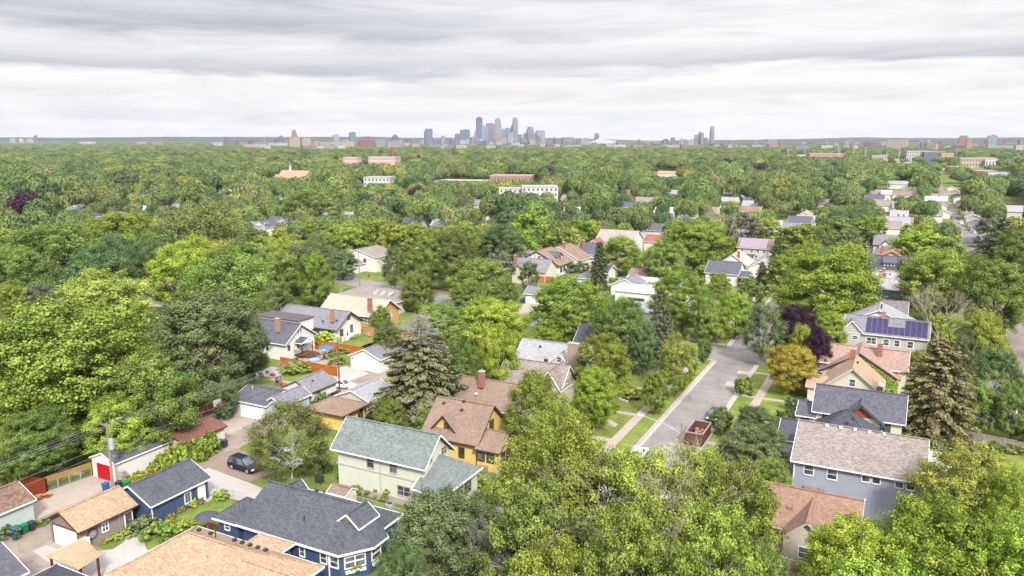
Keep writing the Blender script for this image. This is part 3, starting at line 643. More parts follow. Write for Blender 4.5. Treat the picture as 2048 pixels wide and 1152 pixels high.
def tree(x, y, h, r, kind, col, label, name='tree', cat='tree', group=None, bark=None, rz=None):
    cm, tm, pr, ph = PROTO[kind]
    o = thing(name, label, cat, (x, y, 0), 0, group); rz = R.uniform(0, 6.28) if rz is None else rz
    for nm, me in (('trunk', tm), ('crown', cm)):
        if not me.materials: me.materials.append(leaf('mid'))
        c = bpy.data.objects.new(nm, me); COL.objects.link(c); c.parent = o
        zs = h / ph if kind.startswith(('spruce', 'pine')) else max(h / ph, .68 * r / pr)     # wide trees keep a domed crown, skirts reaching the ground
        c.rotation_euler = (0, 0, rz); c.scale = (r / pr, r / pr, zs if nm == 'crown' else h / ph); c.location.z = h - ph * zs if nm == 'crown' else 0
        if nm == 'crown' or bark:
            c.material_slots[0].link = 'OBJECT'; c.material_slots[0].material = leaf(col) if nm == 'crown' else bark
    TREES.append((x, y, h, r)); return o
def ptree(px, py, wpx, h, kind, col, label, dh=0.0, **k):
    """crown apex seen at (px, py) of the photograph, wpx wide there, tree h metres tall"""
    x, y = at(px, py, h * 1.03); zc = proj(x, y, h * .6)[2]; r = wpx / 2 * zc / FPX
    return tree(x, y, h, max(r, .5), kind, col, label, **k)
def dead_tree(x, y, h, label, seed=3, spread=.5, r0=.3):
    rr = random.Random(seed); t = thing('dead_tree', label, 'tree', (x, y, 0)); tr = MB(); br = MB()
    tr.tube([(x, y, -.1), (x + .1, y, h * .22), (x, y + .1, h * .4)], [r0, r0 * .85, r0 * .6], 7)
    def grow(p, d, l, r, k):
        q = p + d * l; br.tube([p, p + d * l * .5 + Vector((rr.uniform(-.1, .1),) * 3) * l * .3, q], [r, r * .8, r * .55], 5 if r > .05 else 3, False)
        if k == 0 or r < .012: return
        for _ in range(rr.choice((2, 3, 3))):
            nd = (d + Vector((rr.uniform(-1, 1), rr.uniform(-1, 1), rr.uniform(-.3, .55))) * spread).normalized(); grow(q, nd, l * rr.uniform(.6, .85), r * .58, k - 1)
    for i in range(6):
        th = i * 1.05 + rr.uniform(-.3, .3); grow(Vector((x, y, h * (.18 + .04 * i))), Vector((math.cos(th) * .7, math.sin(th) * .7, 1.0)).normalized(), h * .24, r0 * .5, 5)
    tr.build('trunk', BARKG, t); br.build('branch', plain('dead_branch', C(196, 182, 158), .9, var=.2), t); return t
def bush(x, y, r, h, col, label, cat='bush', name='bush', group=None, z=0, seed=None, n=None, leafs=.11):
    key = ('bush', seed or 1, n or 0, leafs)
    if key not in PROTO: PROTO[key] = crown('bush_leaves', 100 + (seed or 1), 1.0, 1.15, .02, 34, n or 1500, leafs, (2.6, .1, 1.1), .9, .6)
    me = PROTO[key]
    if not me.materials: me.materials.append(leaf('mid'))
    o = bpy.data.objects.new(name, me); COL.objects.link(o); o.location = (x, y, z); o.scale = (r, r, h); o.rotation_euler = (0, 0, R.uniform(0, 6))
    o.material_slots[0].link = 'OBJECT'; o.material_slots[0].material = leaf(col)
    return tag(o, label, cat if label else None, group)
def pbush(px, py, rpx, h, col, label, **k):
    x, y = at(px, py, 0); zc = proj(x, y, 0)[2]; return bush(x, y, rpx * zc / FPX, h, col, label, **k)
# ---------------------------------------------------------------- houses and garages of the nearest block
NAVY = lambda a: shingle('shingle_navy', C(106, 110, 120), a, .22)
SLATE = lambda a: shingle('shingle_slate', C(118, 118, 132), a, .22)
GREYS = lambda a: shingle('shingle_grey', C(160, 158, 166), a, .2)
LGREY = lambda a: shingle('shingle_light_grey', C(196, 196, 200), a, .16)
CHAR = lambda a: shingle('shingle_charcoal', C(98, 98, 112), a, .25)
ORNG = lambda a: shingle('shingle_orange', C(220, 176, 130), a, .16, C(236, 200, 160))
PEACH = lambda a: shingle('shingle_peach', C(238, 208, 182), a, .08)
BRWN = lambda a: shingle('shingle_brown', C(178, 148, 126), a, .16)
RUST = lambda a: shingle('shingle_rust', C(160, 104, 88), a, .15)
TAUPE = lambda a: shingle('shingle_taupe', C(180, 162, 150), a, .25, C(200, 188, 176))
SALM = lambda a: shingle('shingle_salmon', C(188, 140, 112), a, .18, C(202, 160, 134))
GREEN = lambda a: shingle('shingle_green', C(140, 155, 149), a, .16, C(164, 178, 172))
PINK = lambda a: shingle('shingle_pink', C(205, 164, 146), a, .16)
TANR = lambda a: shingle('shingle_tan', C(222, 180, 140), a, .15)
MOTT = lambda a: shingle('shingle_mottled', C(160, 128, 112), a, .4, C(196, 150, 120))
SNAVY = siding('siding_navy', C(66, 92, 136, 1.75)); SPALE = siding('siding_pale_green', C(230, 232, 208, 1.7), .22)
SMINT = siding('siding_mint', C(204, 224, 214, 1.75), .3); SWHITE = siding('siding_white', C(240, 238, 238, 1.75), .2)
SCREAM = siding('siding_cream', C(240, 228, 200, 1.75), .2); SBLUE = siding('siding_slate_blue', C(166, 172, 192, 1.6), .19, .04, .8)
STAUPE = plain('stucco_taupe', C(178, 160, 152), .9, var=.06); SGREY = plain('stucco_grey', C(205, 202, 190, 1.75), .9, var=.06)
SYEL = plain('stucco_yellow', C(243, 208, 122, 1.7), .9, var=.06); SORA = plain('stucco_orange_tan', C(214, 170, 118, 1.8), .9, var=.06)
SWH = plain('stucco_white', C(245, 240, 232, 1.75), .9, var=.04); SBEIGE = plain('stucco_beige', C(228, 214, 198, 1.75), .9, var=.06)
SLG = siding('siding_light_grey', C(212, 214, 220, 1.75), .2); SCH = siding('siding_charcoal_blue', C(72, 84, 100), .2)

# navy garage
h = thing('garage', 'navy blue garage with a dark shingle roof, white door and one window', 'garage', (-74, 56, 0))
b = gable(h, -77.5, -70.6, 51.8, 60.2, 2.6, 4.3, 'y', NAVY('y'), SNAVY, oh=.4, ohg=.3)
window(h, 'E', b['E'], 56.95, 1.35, .75, 1.1, rows=1); door(h, 'E', b['E'], 58.9, .85, 2.0)
MB().beam((-70.95, 52.2, 2.4), (-70.95, 52.2, .1), .09).build('downspout', WHITE, h)
# orange-roofed garage
h = thing('garage', 'taupe stucco garage with an orange shingle roof and a round emblem on its wall', 'garage', (-75, 48, 0))
b = gable(h, -78.1, -72.3, 44.6, 51.6, 2.6, 4.2, 'y', ORNG('y'), STAUPE, BROWNT, oh=.4, ohg=.5)
garage_door(h, 'S', b['S'], -75.2, 3.9, 2.15, frame=BROWNT); window(h, 'E', b['E'], 47.8, 1.65, .62, .85, cols=2); door(h, 'E', b['E'], 50.55, .78, 2.0, plain('brown_door', C(118, 102, 96)))
em = MB(); em.tube([(b['E'] + .01, 46.35, 1.55), (b['E'] + .05, 46.35, 1.55)], [.62, .62], 20)
e1 = em.build('wall_emblem', plain('emblem_brown', C(90, 74, 72)), h)
for r_, c_, nm in ((.48, C(140, 138, 170), 'emblem_blue'), (.34, C(225, 190, 120), 'emblem_gold'), (.24, C(170, 160, 210), 'emblem_violet'), (.12, C(240, 210, 170), 'emblem_core')):
    MB().tube([(b['E'] + .05, 46.35, 1.55), (b['E'] + .09 + (.5 - r_) * .06, 46.35, 1.55)], [r_, r_], 18).build('ring', plain(nm, c_), e1)
# mint garage
h = thing('garage', 'mint green sided garage with a mottled brown roof at the picture edge', 'garage', (-86, 44, 0))
b = gable(h, -89.6, -83.5, 38, 47.3, 2.6, 4.1, 'y', MOTT('y'), SMINT, oh=.3, ohg=.25)
# white garage with a red door
h = thing('garage', 'long white garage with a bright red door and worn grey roof', 'garage', (-86.5, 61, 0))
b = gable(h, -89.1, -84.3, 57.5, 65.8, 2.6, 3.6, 'y', SLATE('y'), SWH, oh=.2, ohg=.15)
garage_door(h, 'S', b['S'], -86.7, 2.5, 2.05, plain('red_paint', C(214, 22, 44, 1.9), .5), WHITE)
MB().box(-84.2, -83.6, 57.9, 58.5, .9, 1.5).build('meter_box', METAL, h)
# rust-roofed long garage
h = thing('garage', 'long low garage with a rust-brown roof behind the vine hedge', 'garage', (-84.5, 69, 0))
b = gable(h, -88, -82, 65.9, 73.2, 2.6, 3.5, 'y', RUST('y'), SCREAM, BROWNT, oh=.3, ohg=.25); garage_door(h, 'N', b['N'], -85, 4.2)
# grey double garage with two roofs
h = thing('garage', 'light grey double garage with a wide white door and a dark grey roof', 'garage', (-86.5, 85.5, 0))
b = gable(h, -90.3, -82.9, 81.6, 89.0, 2.6, 3.9, 'x', SLATE('x'), SLG, oh=.35, ohg=.3); garage_door(h, 'S', b['S'], -86.1, 4.7); window(h, 'W', b['W'], 85, 1.5, .7, .8)
chimney(h, -88.2, 84.2, 2.8, 3.9, .12, .12, METAL)
h = thing('garage', 'pale garage gable joined to the grey double garage', 'garage', (-81.6, 86, 0))
b = gable(h, -84.9, -80.9, 82.8, 89.3, 2.5, 3.7, 'y', GREYS('y'), SLG, oh=.3, ohg=.3)
h = thing('garage', 'white garage with a blue-grey roof behind the tall wood fence and pole', 'garage', (-84.4, 93, 0))
b = gable(h, -87.6, -81.2, 89.6, 96.1, 2.6, 4.1, 'y', GREYS('y'), SWH, DARKM, oh=.3, ohg=.25, tw=.12); vents(h, [(-83.2, 92.2, 3.5)])
h = thing('garage', 'tan garage with a pale grey roof below the grey-topped spruce', 'garage', (-73.9, 94, 0))
b = gable(h, -77.2, -70.6, 90.2, 97.4, 2.6, 3.9, 'y', LGREY('y'), SBEIGE, oh=.3, ohg=.3)
h = thing('garage', 'yellow garage with a brown hipped roof and brown doors', 'garage', (-73.5, 86.5, 0))
b = hip(h, -77.4, -70.0, 83.4, 89.8, 2.6, 4.0, BRWN('x'), SYEL, BROWNT, oh=.6); door(h, 'E', b['E'], 88.2, .9, 2, BROWNT, BROWNT); window(h, 'E', b['E'], 85.6, 1.4, .6, .9, BROWNT); garage_door(h, 'W', b['W'], 86.5, 4.2, 2.1, BROWNT)
h = thing('garage', 'white garage with a grey roof and double door by the concrete pad', 'garage', (-86.3, 113, 0))
b = gable(h, -89.9, -82.6, 109.4, 117.2, 2.6, 4.2, 'y', GREYS('y'), SWH, oh=.3, ohg=.3); garage_door(h, 'S', b['S'], -85.7, 4.7, 2.1); vents(h, [(-84.5, 113.5, 3.4)])
MB().box(-89.2, -89.05, 109.55, 109.68, 1.9, 2.15).build('wall_lamp', DARKM, h)

# blue house with the bay
h = thing('house', 'dark blue bungalow with a big charcoal roof, white windows and a flowered bay', 'house', (-50, 58, 0))
ov = .55
m = MB(); ze, zr = 3.1, 6.0; X0, X1, Y0, Y1 = -58.6, -43.2, 52.5, 61.6; rx0, rx1, yr = -58.5, -47.0, 57.2
V_ = [(X0, Y0, ze), (-45.3, Y0, ze), (-43.2, 55.3, ze), (-43.2, 57.6, ze), (-44.6, 58.6, ze), (-44.6, Y1 + .6, ze), (X0, Y1 + .6, ze), (rx0, yr, zr), (rx1, yr, zr), (-45.6, 58.8, 4.5)]
n = len(V_); V2 = [(a, b_, c_ - .16) for a, b_, c_ in V_[:7]]
m.add(V_ + V2, [(0, 1, 8, 7), (1, 2, 8), (2, 3, 8), (3, 4, 9, 8), (4, 5, 9), (5, 6, 7, 8, 9), (6, 0, 7)] + [(i, n + i, n + (i + 1) % 7, (i + 1) % 7) for i in range(7)] + [tuple(n + i for i in reversed(range(7)))])
m.beam((rx0, yr, zr + .02), (rx1, yr, zr + .02), .28, .06); m.beam((rx1, yr, zr), (-45.3, Y0, ze), .2, .04)
ro = m.build('roof', NAVY('x'), h)
q = MB(); P7 = [(a, b_) for a, b_, _ in V_[:7]]
for i in range(7): a_, b_ = P7[i], P7[(i + 1) % 7]; q.beam((*a_, ze - .09), (*b_, ze - .09), .14, .2)
q.build('roof_trim', WHITE, ro)
wp = [(X0 + .4, Y0 + ov), (-45.6, Y0 + ov), (-43.9, 55.4), (-43.9, 57.4), (-45.0, 58.4), (-45.0, Y1), (X0 + .4, Y1)]
MB().poly(wp, 0, ze - .17).build('wall', SNAVY, h)
ys = Y0 + ov
for u, z, w, hh in ((-52.9, 1.9, 1.8, 1.8), (-50.3, 1.95, .55, .9), (-47.6, 1.95, .7, .95)): window(h, 'S', ys, u, z, w, hh, cols=2 if w > 1.5 else 1)
window(h, 'S', ys, -46.3, 1.9, .9, 1.0)
def bay_window(root, p, q_, z0, z1, name='window'):
    p, q_ = Vector((*p, 0)), Vector((*q_, 0)); d = (q_ - p).normalized(); nn = Vector((d.y, -d.x, 0)); L = (q_ - p).length
    a = p + d * L * .15; b2 = p + d * L * .85; m_ = MB(); o_ = nn * .05
    for z in (z0, (z0 + z1) / 2 + .05, z1): m_.beam((a + o_).to_tuple()[:2] + (z,), (b2 + o_).to_tuple()[:2] + (z,), .09, .11)
    for c_ in (a, b2, (a + b2) / 2) if L > 2 else (a, b2): m_.beam((c_ + o_).to_tuple()[:2] + (z0 - .06,), (c_ + o_).to_tuple()[:2] + (z1 + .06,), .11, .09)
    f = m_.build('window', WHITE, root); o2 = nn * .02
    g = MB(); aa, bb = a + o2, b2 + o2; g.add([(aa.x, aa.y, z0), (bb.x, bb.y, z0), (bb.x, bb.y, z1), (aa.x, aa.y, z1), (aa.x - nn.x * .015, aa.y - nn.y * .015, z0), (bb.x - nn.x * .015, bb.y - nn.y * .015, z0), (bb.x - nn.x * .015, bb.y - nn.y * .015, z1), (aa.x - nn.x * .015, aa.y - nn.y * .015, z1)], [(0, 1, 2, 3), (7, 6, 5, 4), (0, 4, 5, 1), (3, 2, 6, 7)]); g.build('pane', glass(), f)
    mid = (a + b2) / 2 + nn * .22
    bx = MB(); bx.beam((a + nn * .18).to_tuple()[:2] + (z0 - .32,), (b2 + nn * .18).to_tuple()[:2] + (z0 - .32,), .26, .24); bx.build('flower_box', WHITE, root)
    return mid
BAYS = [bay_window(h, wp[1], wp[2], 1.2, 2.4), bay_window(h, wp[2], wp[3], 1.2, 2.4)]
for i, mid in enumerate(BAYS): bush(mid.x, mid.y, .55, .5, 'lime', ('trailing yellow-green flowers in the window box facing the street', 'trailing flowers in the smaller window box of the bay')[i], cat='flowers', name='flower_plant', z=.85, n=500)
MB().beam((-46.9, ys - .08, 2.9), (-46.9, ys - .08, .1), .1).build('downspout', WHITE, h)
gable(h, -48.0, -45.0, 55.3, 58.6, 4.55, 5.75, 'y', NAVY('y'), STAUPE, oh=.2, ohg=.25, z0=3.8, name='roof_gable')
vents(h, [(-55.8, 57.7, 5.9), (-52.4, 57.8, 5.9)]); pipe(h, -51.2, 57.6, 5.8); pipe(h, -51.2, 54.5, 4.4)
b = hip(h, -62.1, -58.5, 52.6, 57.6, 3.0, 4.3, NAVY('x'), SNAVY, name='roof'); window(h, 'S', b['S'], -60.4, 2.2, .6, .6)
gable(h, -59.6, -57.6, 57.5, 62.2, 3.2, 4.2, 'y', NAVY('y'), SNAVY)
# house with the big orange roof at the bottom
h = thing('house', 'house with a large orange shingle roof at the bottom of the picture', 'house', (-52, 45, 0))
b = hip(h, -62.2, -45.4, 40.4, 50.6, 3.0, 6.0, ORNG('x'), SNAVY, axis='x', inset=5.2)
b = gable(h, -49.6, -44.0, 40.8, 48.2, 3.0, 5.6, 'x', ORNG('y'), STAUPE, rx=44.8)
b = hip(h, -55.0, -50.6, 48.0, 52.4, 3.1, 4.6, ORNG('y'), SNAVY, axis='y')
vents(h, [(-56.6 + i * 1.45, 46.35 + .07 * i, 5.95 - .02 * i) for i in range(2)] + [(-52.2 + i * .95, 46.5, 5.95) for i in range(5)]); pipe(h, -54.4, 46.3, 5.9); pipe(h, -53.2, 44.2, 4.8)
# dark roofs at the lowest edge
h = thing('house', 'dark slate-roofed house cut off by the bottom corner of the picture', 'house', (-66, 34, 0))
b = gable(h, -76, -68.2, 26, 37.2, 3.4, 5.4, 'y', SLATE('y'), SLG); vents(h, [(-69.8, 35.0, 4.6)], WHITE)
h = thing('house', 'charcoal-roofed house with white vents under the tan patio roof', 'house', (-62, 34, 0))
b = hip(h, -66.8, -56.8, 28, 38.9, 3.6, 5.6, CHAR('x'), SLG); vents(h, [(-60.6, 37.2, 4.2), (-61.4, 36.6, 4.5)])
# patio roof
h = thing('patio_cover', 'tan metal patio roof on brown posts by the orange-roofed garage', 'patio cover', (-68, 42, 0))
m = MB().add([(-66, 40.4, 2.5), (-66.4, 43.0, 2.5), (-70.4, 43.9, 2.95), (-70.4, 40.0, 2.95), (-66, 40.4, 2.42), (-66.4, 43.0, 2.42), (-70.4, 43.9, 2.87), (-70.4, 40.0, 2.87)], [(0, 1, 2, 3), (7, 6, 5, 4), (0, 4, 5, 1), (1, 5, 6, 2), (2, 6, 7, 3), (3, 7, 4, 0)])
for i in range(1, 14): x = -70.3 + i * .3; zz = 2.95 - (x + 70.4) * .1; m.beam((x, 40.1, zz + .02), (x, 43.6, zz + .02), .05, .04)
m.build('roof', plain('tan_metal', C(222, 198, 160), .6), h)
for x, y in ((-66.6, 42.7), (-70.1, 43.4), (-70.1, 40.4), (-66.4, 40.8)): MB().box(x - .09, x + .09, y - .09, y + .09, 0, 2.45 if x > -68 else 2.85).build('post', WOODB, h)
# green house
h = thing('house', 'two-storey pale green house with a green shingle roof and a front porch wing', 'house', (-52, 72, 0))
b = gable(h, -59.5, -45.9, 68.4, 75.0, 5.3, 8.3, 'x', GREEN('x'), SPALE, oh=.6, ohg=.6, t=.18)
sy = b['S']; MB().box(-59.05, -46.6, sy - .09, sy, 3.25, 3.42).build('belt_board', CREAMT, h); MB().box(-58.8, -46.4, sy - .12, sy, 0, .75).build('foundation', plain('foundation_pink', C(215, 198, 188)), h)
for u in (-54.0, -50.7): window(h, 'S', sy, u, 4.4, .95, 1.3, CREAMT)
window(h, 'S', sy - .01, -49.3, 1.75, 1.7, 1.15, CREAMT, cols=2)
for u in (70.2, 73.3): window(h, 'E', b['E'], u, 5.75, 1.0, .8, CREAMT, cols=2)
m = MB(); A4 = [(-47.0, 67.4, 3.2), (-42.9, 67.2, 3.15), (-42.9, 76.2, 3.15), (-46.9, 76.6, 3.2), (-47.0, 72.3, 5.7), (-45.9, 72.3, 5.5)]
m.add(A4 + [(a, b_, c_ - .15) for a, b_, c_ in A4], [(0, 1, 5, 4), (1, 2, 5), (2, 3, 4, 5), (0, 6, 7, 1), (1, 7, 8, 2), (2, 8, 9, 3), (3, 9, 10, 4), (4, 10, 6, 0), (6, 10, 11, 7), (7, 11, 8), (8, 11, 10, 9)])
ro = m.build('porch_roof', GREEN('y'), h); MB().beam((-47.1, 67.3, 3.1), (-47.1, 72.3, 5.62), .08, .22).beam((-47, 67.35, 3.1), (-42.8, 67.15, 3.05), .12, .16).beam((-42.83, 67.2, 3.05), (-42.83, 76.2, 3.05), .12, .16).build('roof_trim', WHITE, ro)
MB().box(-46.7, -43.4, 67.9, 75.8, 0, 3.05).build('porch_wall', SPALE, h)
for u in (-45.9, -44.5): window(h, 'S', 67.9, u, 1.75, .75, 1.25, GREENT)
for u in (69.5, 71.5, 73.5): window(h, 'E', -43.4, u, 1.75, 1.3, 1.3, GREENT, cols=2)
vents(h, [(-52.4, 72.0, 8.2)]); pipe(h, -52.0, 72.4, 8)
MB().beam((-52.6, sy - .12, 5), (-52.55, sy - .12, .8), .06).build('conduit', CREAMT, h)
# yellow house
h = thing('house', 'yellow stucco house with a brown roof, brown trim and a glazed porch', 'house', (-50, 86, 0))
b = gable(h, -55.6, -46.6, 81.6, 90.8, 3.1, 7.1, 'x', BRWN('x'), SYEL, BROWNT, oh=.45, ohg=.5)
window(h, 'S', b['S'], -49.3, 1.6, .7, 1.2, BROWNT); window(h, 'E', b['E'], 86.2, 4.4, 1.0, 1.2, BROWNT, cols=2); window(h, 'S', b['S'], -52.6, 1.7, .6, .9, BROWNT)
d = MB()   # south dormer
yb, yf, xa, xb, zd, zp = 86.2, 82.5, -54.6, -50.2, 3.6, 6.0
d.add([(xa, yf, zd), (xb, yf, zd), ((xa + xb) / 2, yf, zp), ((xa + xb) / 2, 85.2, zp), (xa, yf + .1, zd), (xb, yf + .1, zd)], [(0, 2, 3), (1, 3, 2), (0, 1, 2)])
MB().add([(xa + .35, yf + .3, 3.4), (xb - .35, yf + .3, 3.4), (xb - .35, yf + .3, 3.95), ((xa + xb) / 2, yf + .3, zp - .25), (xa + .35, yf + .3, 3.95), (xa + .35, 84.4, 3.4), (xb - .35, 84.4, 3.4), (xb - .35, 84.4, 3.9), ((xa + xb) / 2, 85, zp - .25), (xa + .35, 84.4, 3.9)], [(0, 1, 2, 3, 4), (0, 5, 6, 1), (1, 6, 7, 2), (4, 9, 5, 0), (9, 8, 7, 6, 5)]).build('dormer_wall', SYEL, h)
dm = MB()
for s_, xx in ((-1, xa), (1, xb)):
    xm = (xa + xb) / 2; k = [(xx, yf, zd), (xm, yf, zp), (xm, 85.8, zp), (xx, 83.1, zd)]
    dm.add(k + [(a, b_, c_ - .14) for a, b_, c_ in k], [(0, 1, 2, 3) if s_ < 0 else (3, 2, 1, 0), (0, 4, 5, 1), (0, 3, 7, 4), (4, 7, 6, 5)])
dr = dm.build('dormer_roof', BRWN('y'), h); MB().beam((xa, yf - .03, zd - .12), (xm, yf - .03, zp - .12), .07, .22).beam((xb, yf - .03, zd - .12), (xm, yf - .03, zp - .12), .07, .22).build('roof_trim', BROWNT, dr)
window(h, 'S', yf + .3, -52.0, 4.35, .6, 1.0, BROWNT)
b = gable(h, -46.9, -43.2, 81.2, 87.2, 2.9, 4.6, 'x', BRWN('y'), SYEL, BROWNT, oh=.35, ohg=.2)
for u in (-46.1, -44.7): window(h, 'S', b['S'], u, 1.85, .95, .95, BROWNT, rows=1)
for u in (82.4, 83.8, 85.2): window(h, 'E', b['E'], u, 1.95, .95, 1.25, BROWNT, rows=1)
vents(h, [(-54.0, 85.4, 6.6), (-51.2, 86.0, 7.1), (-50.9, 84.9, 6.3), (-52.9, 84.1, 5.4)])
MB().box(-46.3, -45.1, 80.9, 81.5, .05, .75).build('air_conditioner', plain('ac_beige', C(190, 165, 130)), h)
# brown-roofed house
h = thing('house', 'house with a wide plain brown roof and a red brick chimney', 'house', (-53, 97, 0))
b = gable(h, -59.2, -47.0, 93.6, 101.6, 3.4, 6.5, 'x', BRWN('x'), SCREAM, oh=.5); chimney(h, -54.2, 96.3, 5.6, 8.0, .8, .8); window(h, 'S', b['S'], -50.8, 2.0, 1.2, 1.0)
vents(h, [(-54.4, 94.9, 5)], WHITE)
# taupe bungalow with side gable
h = thing('house', 'taupe-roofed bungalow with a white gable end and a skylight', 'house', (-51, 110, 0))
b = gable(h, -57.4, -45.8, 106.6, 113.4, 3.2, 6.4, 'x', TAUPE('x'), SBEIGE, oh=.5); b = gable(h, -49.9, -45.6, 105.9, 111.5, 3.3, 6.4, 'y', TAUPE('y'), SBEIGE, oh=.3)
MB().box(-55.2, -54.1, 108.4, 109.4, 5.1, 5.25).build('skylight', LGREY('x'), h); window(h, 'E', -45.9, 108.6, 3.2, .9, 1.1); chimney(h, -50.2, 110.4, 5.8, 6.9, .5, .5, BROWNT)
# pale grey bungalow with stone chimney
h = thing('house', 'pale grey-roofed bungalow with a stone chimney and small dormer', 'house', (-52, 120, 0))
b = gable(h, -60, -46.2, 117.6, 126.2, 3.2, 6.5, 'x', LGREY('x'), SWH, oh=.5)
chimney(h, -47.9, 116.6, 0, 8.2, 1.9, .9, plain('field_stone', C(205, 180, 160), .9, var=.3, scale=5))
d = gable(h, -52.4, -49.2, 116.9, 121.5, 4.5, 6.0, 'y', LGREY('y'), SBEIGE, oh=.3, ohg=.2, z0=3.6, name='dormer_roof'); window(h, 'S', d['S'], -50.8, 4.9, .8, .8)
vents(h, [(-55.9, 120.5, 5.8)])
# dark blue corner house
h = thing('house', 'white and dark blue house with a columned porch at the junction corner', 'house', (-45, 137, 0))
b = gable(h, -54.5, -44.0, 131.6, 141.6, 3.8, 7.3, 'x', CHAR('x'), SCH, WHITE, oh=.5, ohg=.6); window(h, 'E', b['E'], 136.6, 4.9, 1.4, 1.2)
b = gable(h, -44.8, -41.5, 132.6, 139.8, 2.9, 4.4, 'x', GREYS('y'), SWH, WHITE, oh=.3, ohg=.25)
for u in (133.6, 134.7, 137.6, 138.7): MB().box(-41.75, -41.55, u - .1, u + .1, 0, 2.8).build('porch_column', WHITE, h)
door(h, 'E', b['E'], 136.2, .95, 2.05, DARKM)
for u in (134.4, 138): window(h, 'E', b['E'], u, 1.7, 1.3, 1.3, cols=2)
# west side: three white and orange bungalows on the alley
h = thing('house', 'white bungalow with dark grey roof, flat shed dormer and wooden back steps', 'house', (-109, 112, 0))
b = gable(h, -116, -103.2, 107.4, 116.6, 3.4, 6.5, 'x', SLATE('x'), SWH, oh=.5, ohg=.6); xe = b['E']
window(h, 'E', xe, 111.7, 5.0, .45, .8); window(h, 'E', xe, 112.4, 5.0, .45, .8); window(h, 'E', xe, 108.9, 2.4, .5, .8, DARKM)
door(h, 'E', xe, 112.9, .8, 2.0, lite=True, z=.75); window(h, 'E', xe, 111.3, 2.3, .6, 1.1)
MB().box(-114.5, -103.9, 112.0, 116.2, 4.5, 6.95).build('dormer_wall', SWH, h); MB().box(-115, -103.6, 111.7, 116.5, 6.96, 7.1).build('dormer_roof', plain('flat_roof_brown', C(120, 105, 108)), h)
chimney(h, -107.0, 109.6, 5.0, 7.6, .8, .7, BRICKT)
b2 = gable(h, -104.0, -101.8, 110.4, 113.9, 3.1, 3.8, 'x', SLATE('y'), WHITE, oh=.15, ohg=.1, z0=2.9, name='porch_roof')
for u in (110.7, 113.6): MB().box(-102.2, -102.05, u - .08, u + .08, .7, 3.0).build('porch_post', BROWNT, h)
m = MB(); m.box(-103.9, -101.6, 110.3, 114.0, .55, .7)
for i in range(4): m.box(-101.6 + i * .35, -101.25 + i * .35, 111, 114.2, .45 - .14 * i, .6 - .14 * i)
m.build('back_steps', WOODB, h)
m = MB(); m.beam((-101.7, 110.3, 1.5), (-103.9, 110.3, 1.5), .07)
for i in range(8): m.beam((-101.7 - i * .3, 110.3, .7), (-101.7 - i * .3, 110.3, 1.5), .05)
m.beam((-101.6, 111, 1.5), (-100.2, 111, .9), .07).beam((-100.2, 111, .9), (-100.2, 111, .1), .07).beam((-101.6, 111, 1.5), (-101.6, 111, .6), .07).build('handrail', WOODB, h)
h = thing('house', 'white stucco bungalow with a light grey roof, chimney and back door', 'house', (-110, 126, 0))
b = gable(h, -120, -102.4, 121.4, 130.8, 3.2, 6.2, 'x', GREYS('x'), SWH, GREENT, oh=.5, ohg=.8); xe = b['E']; ysx = b['S']
window(h, 'E', xe, 126.3, 4.8, .7, .7, BROWNT); window(h, 'E', xe, 123.8, 2.1, .85, 1.25, BROWNT); door(h, 'E', xe, 125.7, .8, 2.0, lite=True); window(h, 'E', xe, 127.1, 2.3, .6, 1.4, BROWNT)
window(h, 'S', ysx, -105, 2.1, 1.1, 1.0, BROWNT, cols=2); window(h, 'S', ysx, -108.8, 2.1, 2.4, 1.0, GREYT, cols=3)
chimney(h, -104.7, 122.9, 4.4, 7.1, .7, .7, BRICKT); vents(h, [(-107, 122.6, 4.4), (-103.8, 123.2, 4.8)])
h = thing('house', 'orange-tan bungalow with a pale peach roof and red brick chimney', 'house', (-110, 139, 0))
b = gable(h, -118.8, -102.0, 134.8, 144.2, 3.1, 6.3, 'x', PEACH('x'), SORA, WHITE, oh=.5, ohg=.8); xe = b['E']; ysx = b['S']
window(h, 'E', xe, 138.4, 4.5, .9, .9); window(h, 'E', xe, 137.4, 2.1, .75, 1.1); window(h, 'E', xe, 140.4, 2.2, .7, 1.75); window(h, 'S', ysx, -105.3, 2.1, 1.6, 1.2, cols=2); window(h, 'S', ysx, -110, 2.1, .8, 1.0)
chimney(h, -104.5, 135.4, 4.4, 7.2, .8, .8); vents(h, [(-105.5, 137.0, 4.9)])
b2 = gable(h, -103.2, -101.6, 134.9, 139.6, 2.9, 3.7, 'x', PEACH('y'), SORA, WHITE, oh=.2, ohg=.1, z0=2.8, name='porch_roof')
h = thing('house', 'long house with a low taupe hipped roof and three skylights', 'house', (-118, 155, 0))
b = hip(h, -127.5, -107.5, 148.2, 161.0, 3.2, 5.3, TAUPE('x'), SBEIGE, oh=.5)
for x in (-115.2, -113.0, -110.8): MB().add([(x - .3, 152.6, 5.0), (x + .3, 152.6, 5.0), (x + .3, 151.0, 4.5), (x - .3, 151.0, 4.5), (x - .3, 152.6, 4.6), (x + .3, 152.6, 4.6), (x + .3, 151.0, 4.1), (x - .3, 151.0, 4.1)], [(3, 2, 1, 0), (4, 5, 6, 7), (0, 1, 5, 4), (1, 2, 6, 5), (2, 3, 7, 6), (3, 0, 4, 7)]).build('skylight', CREAMT, h)
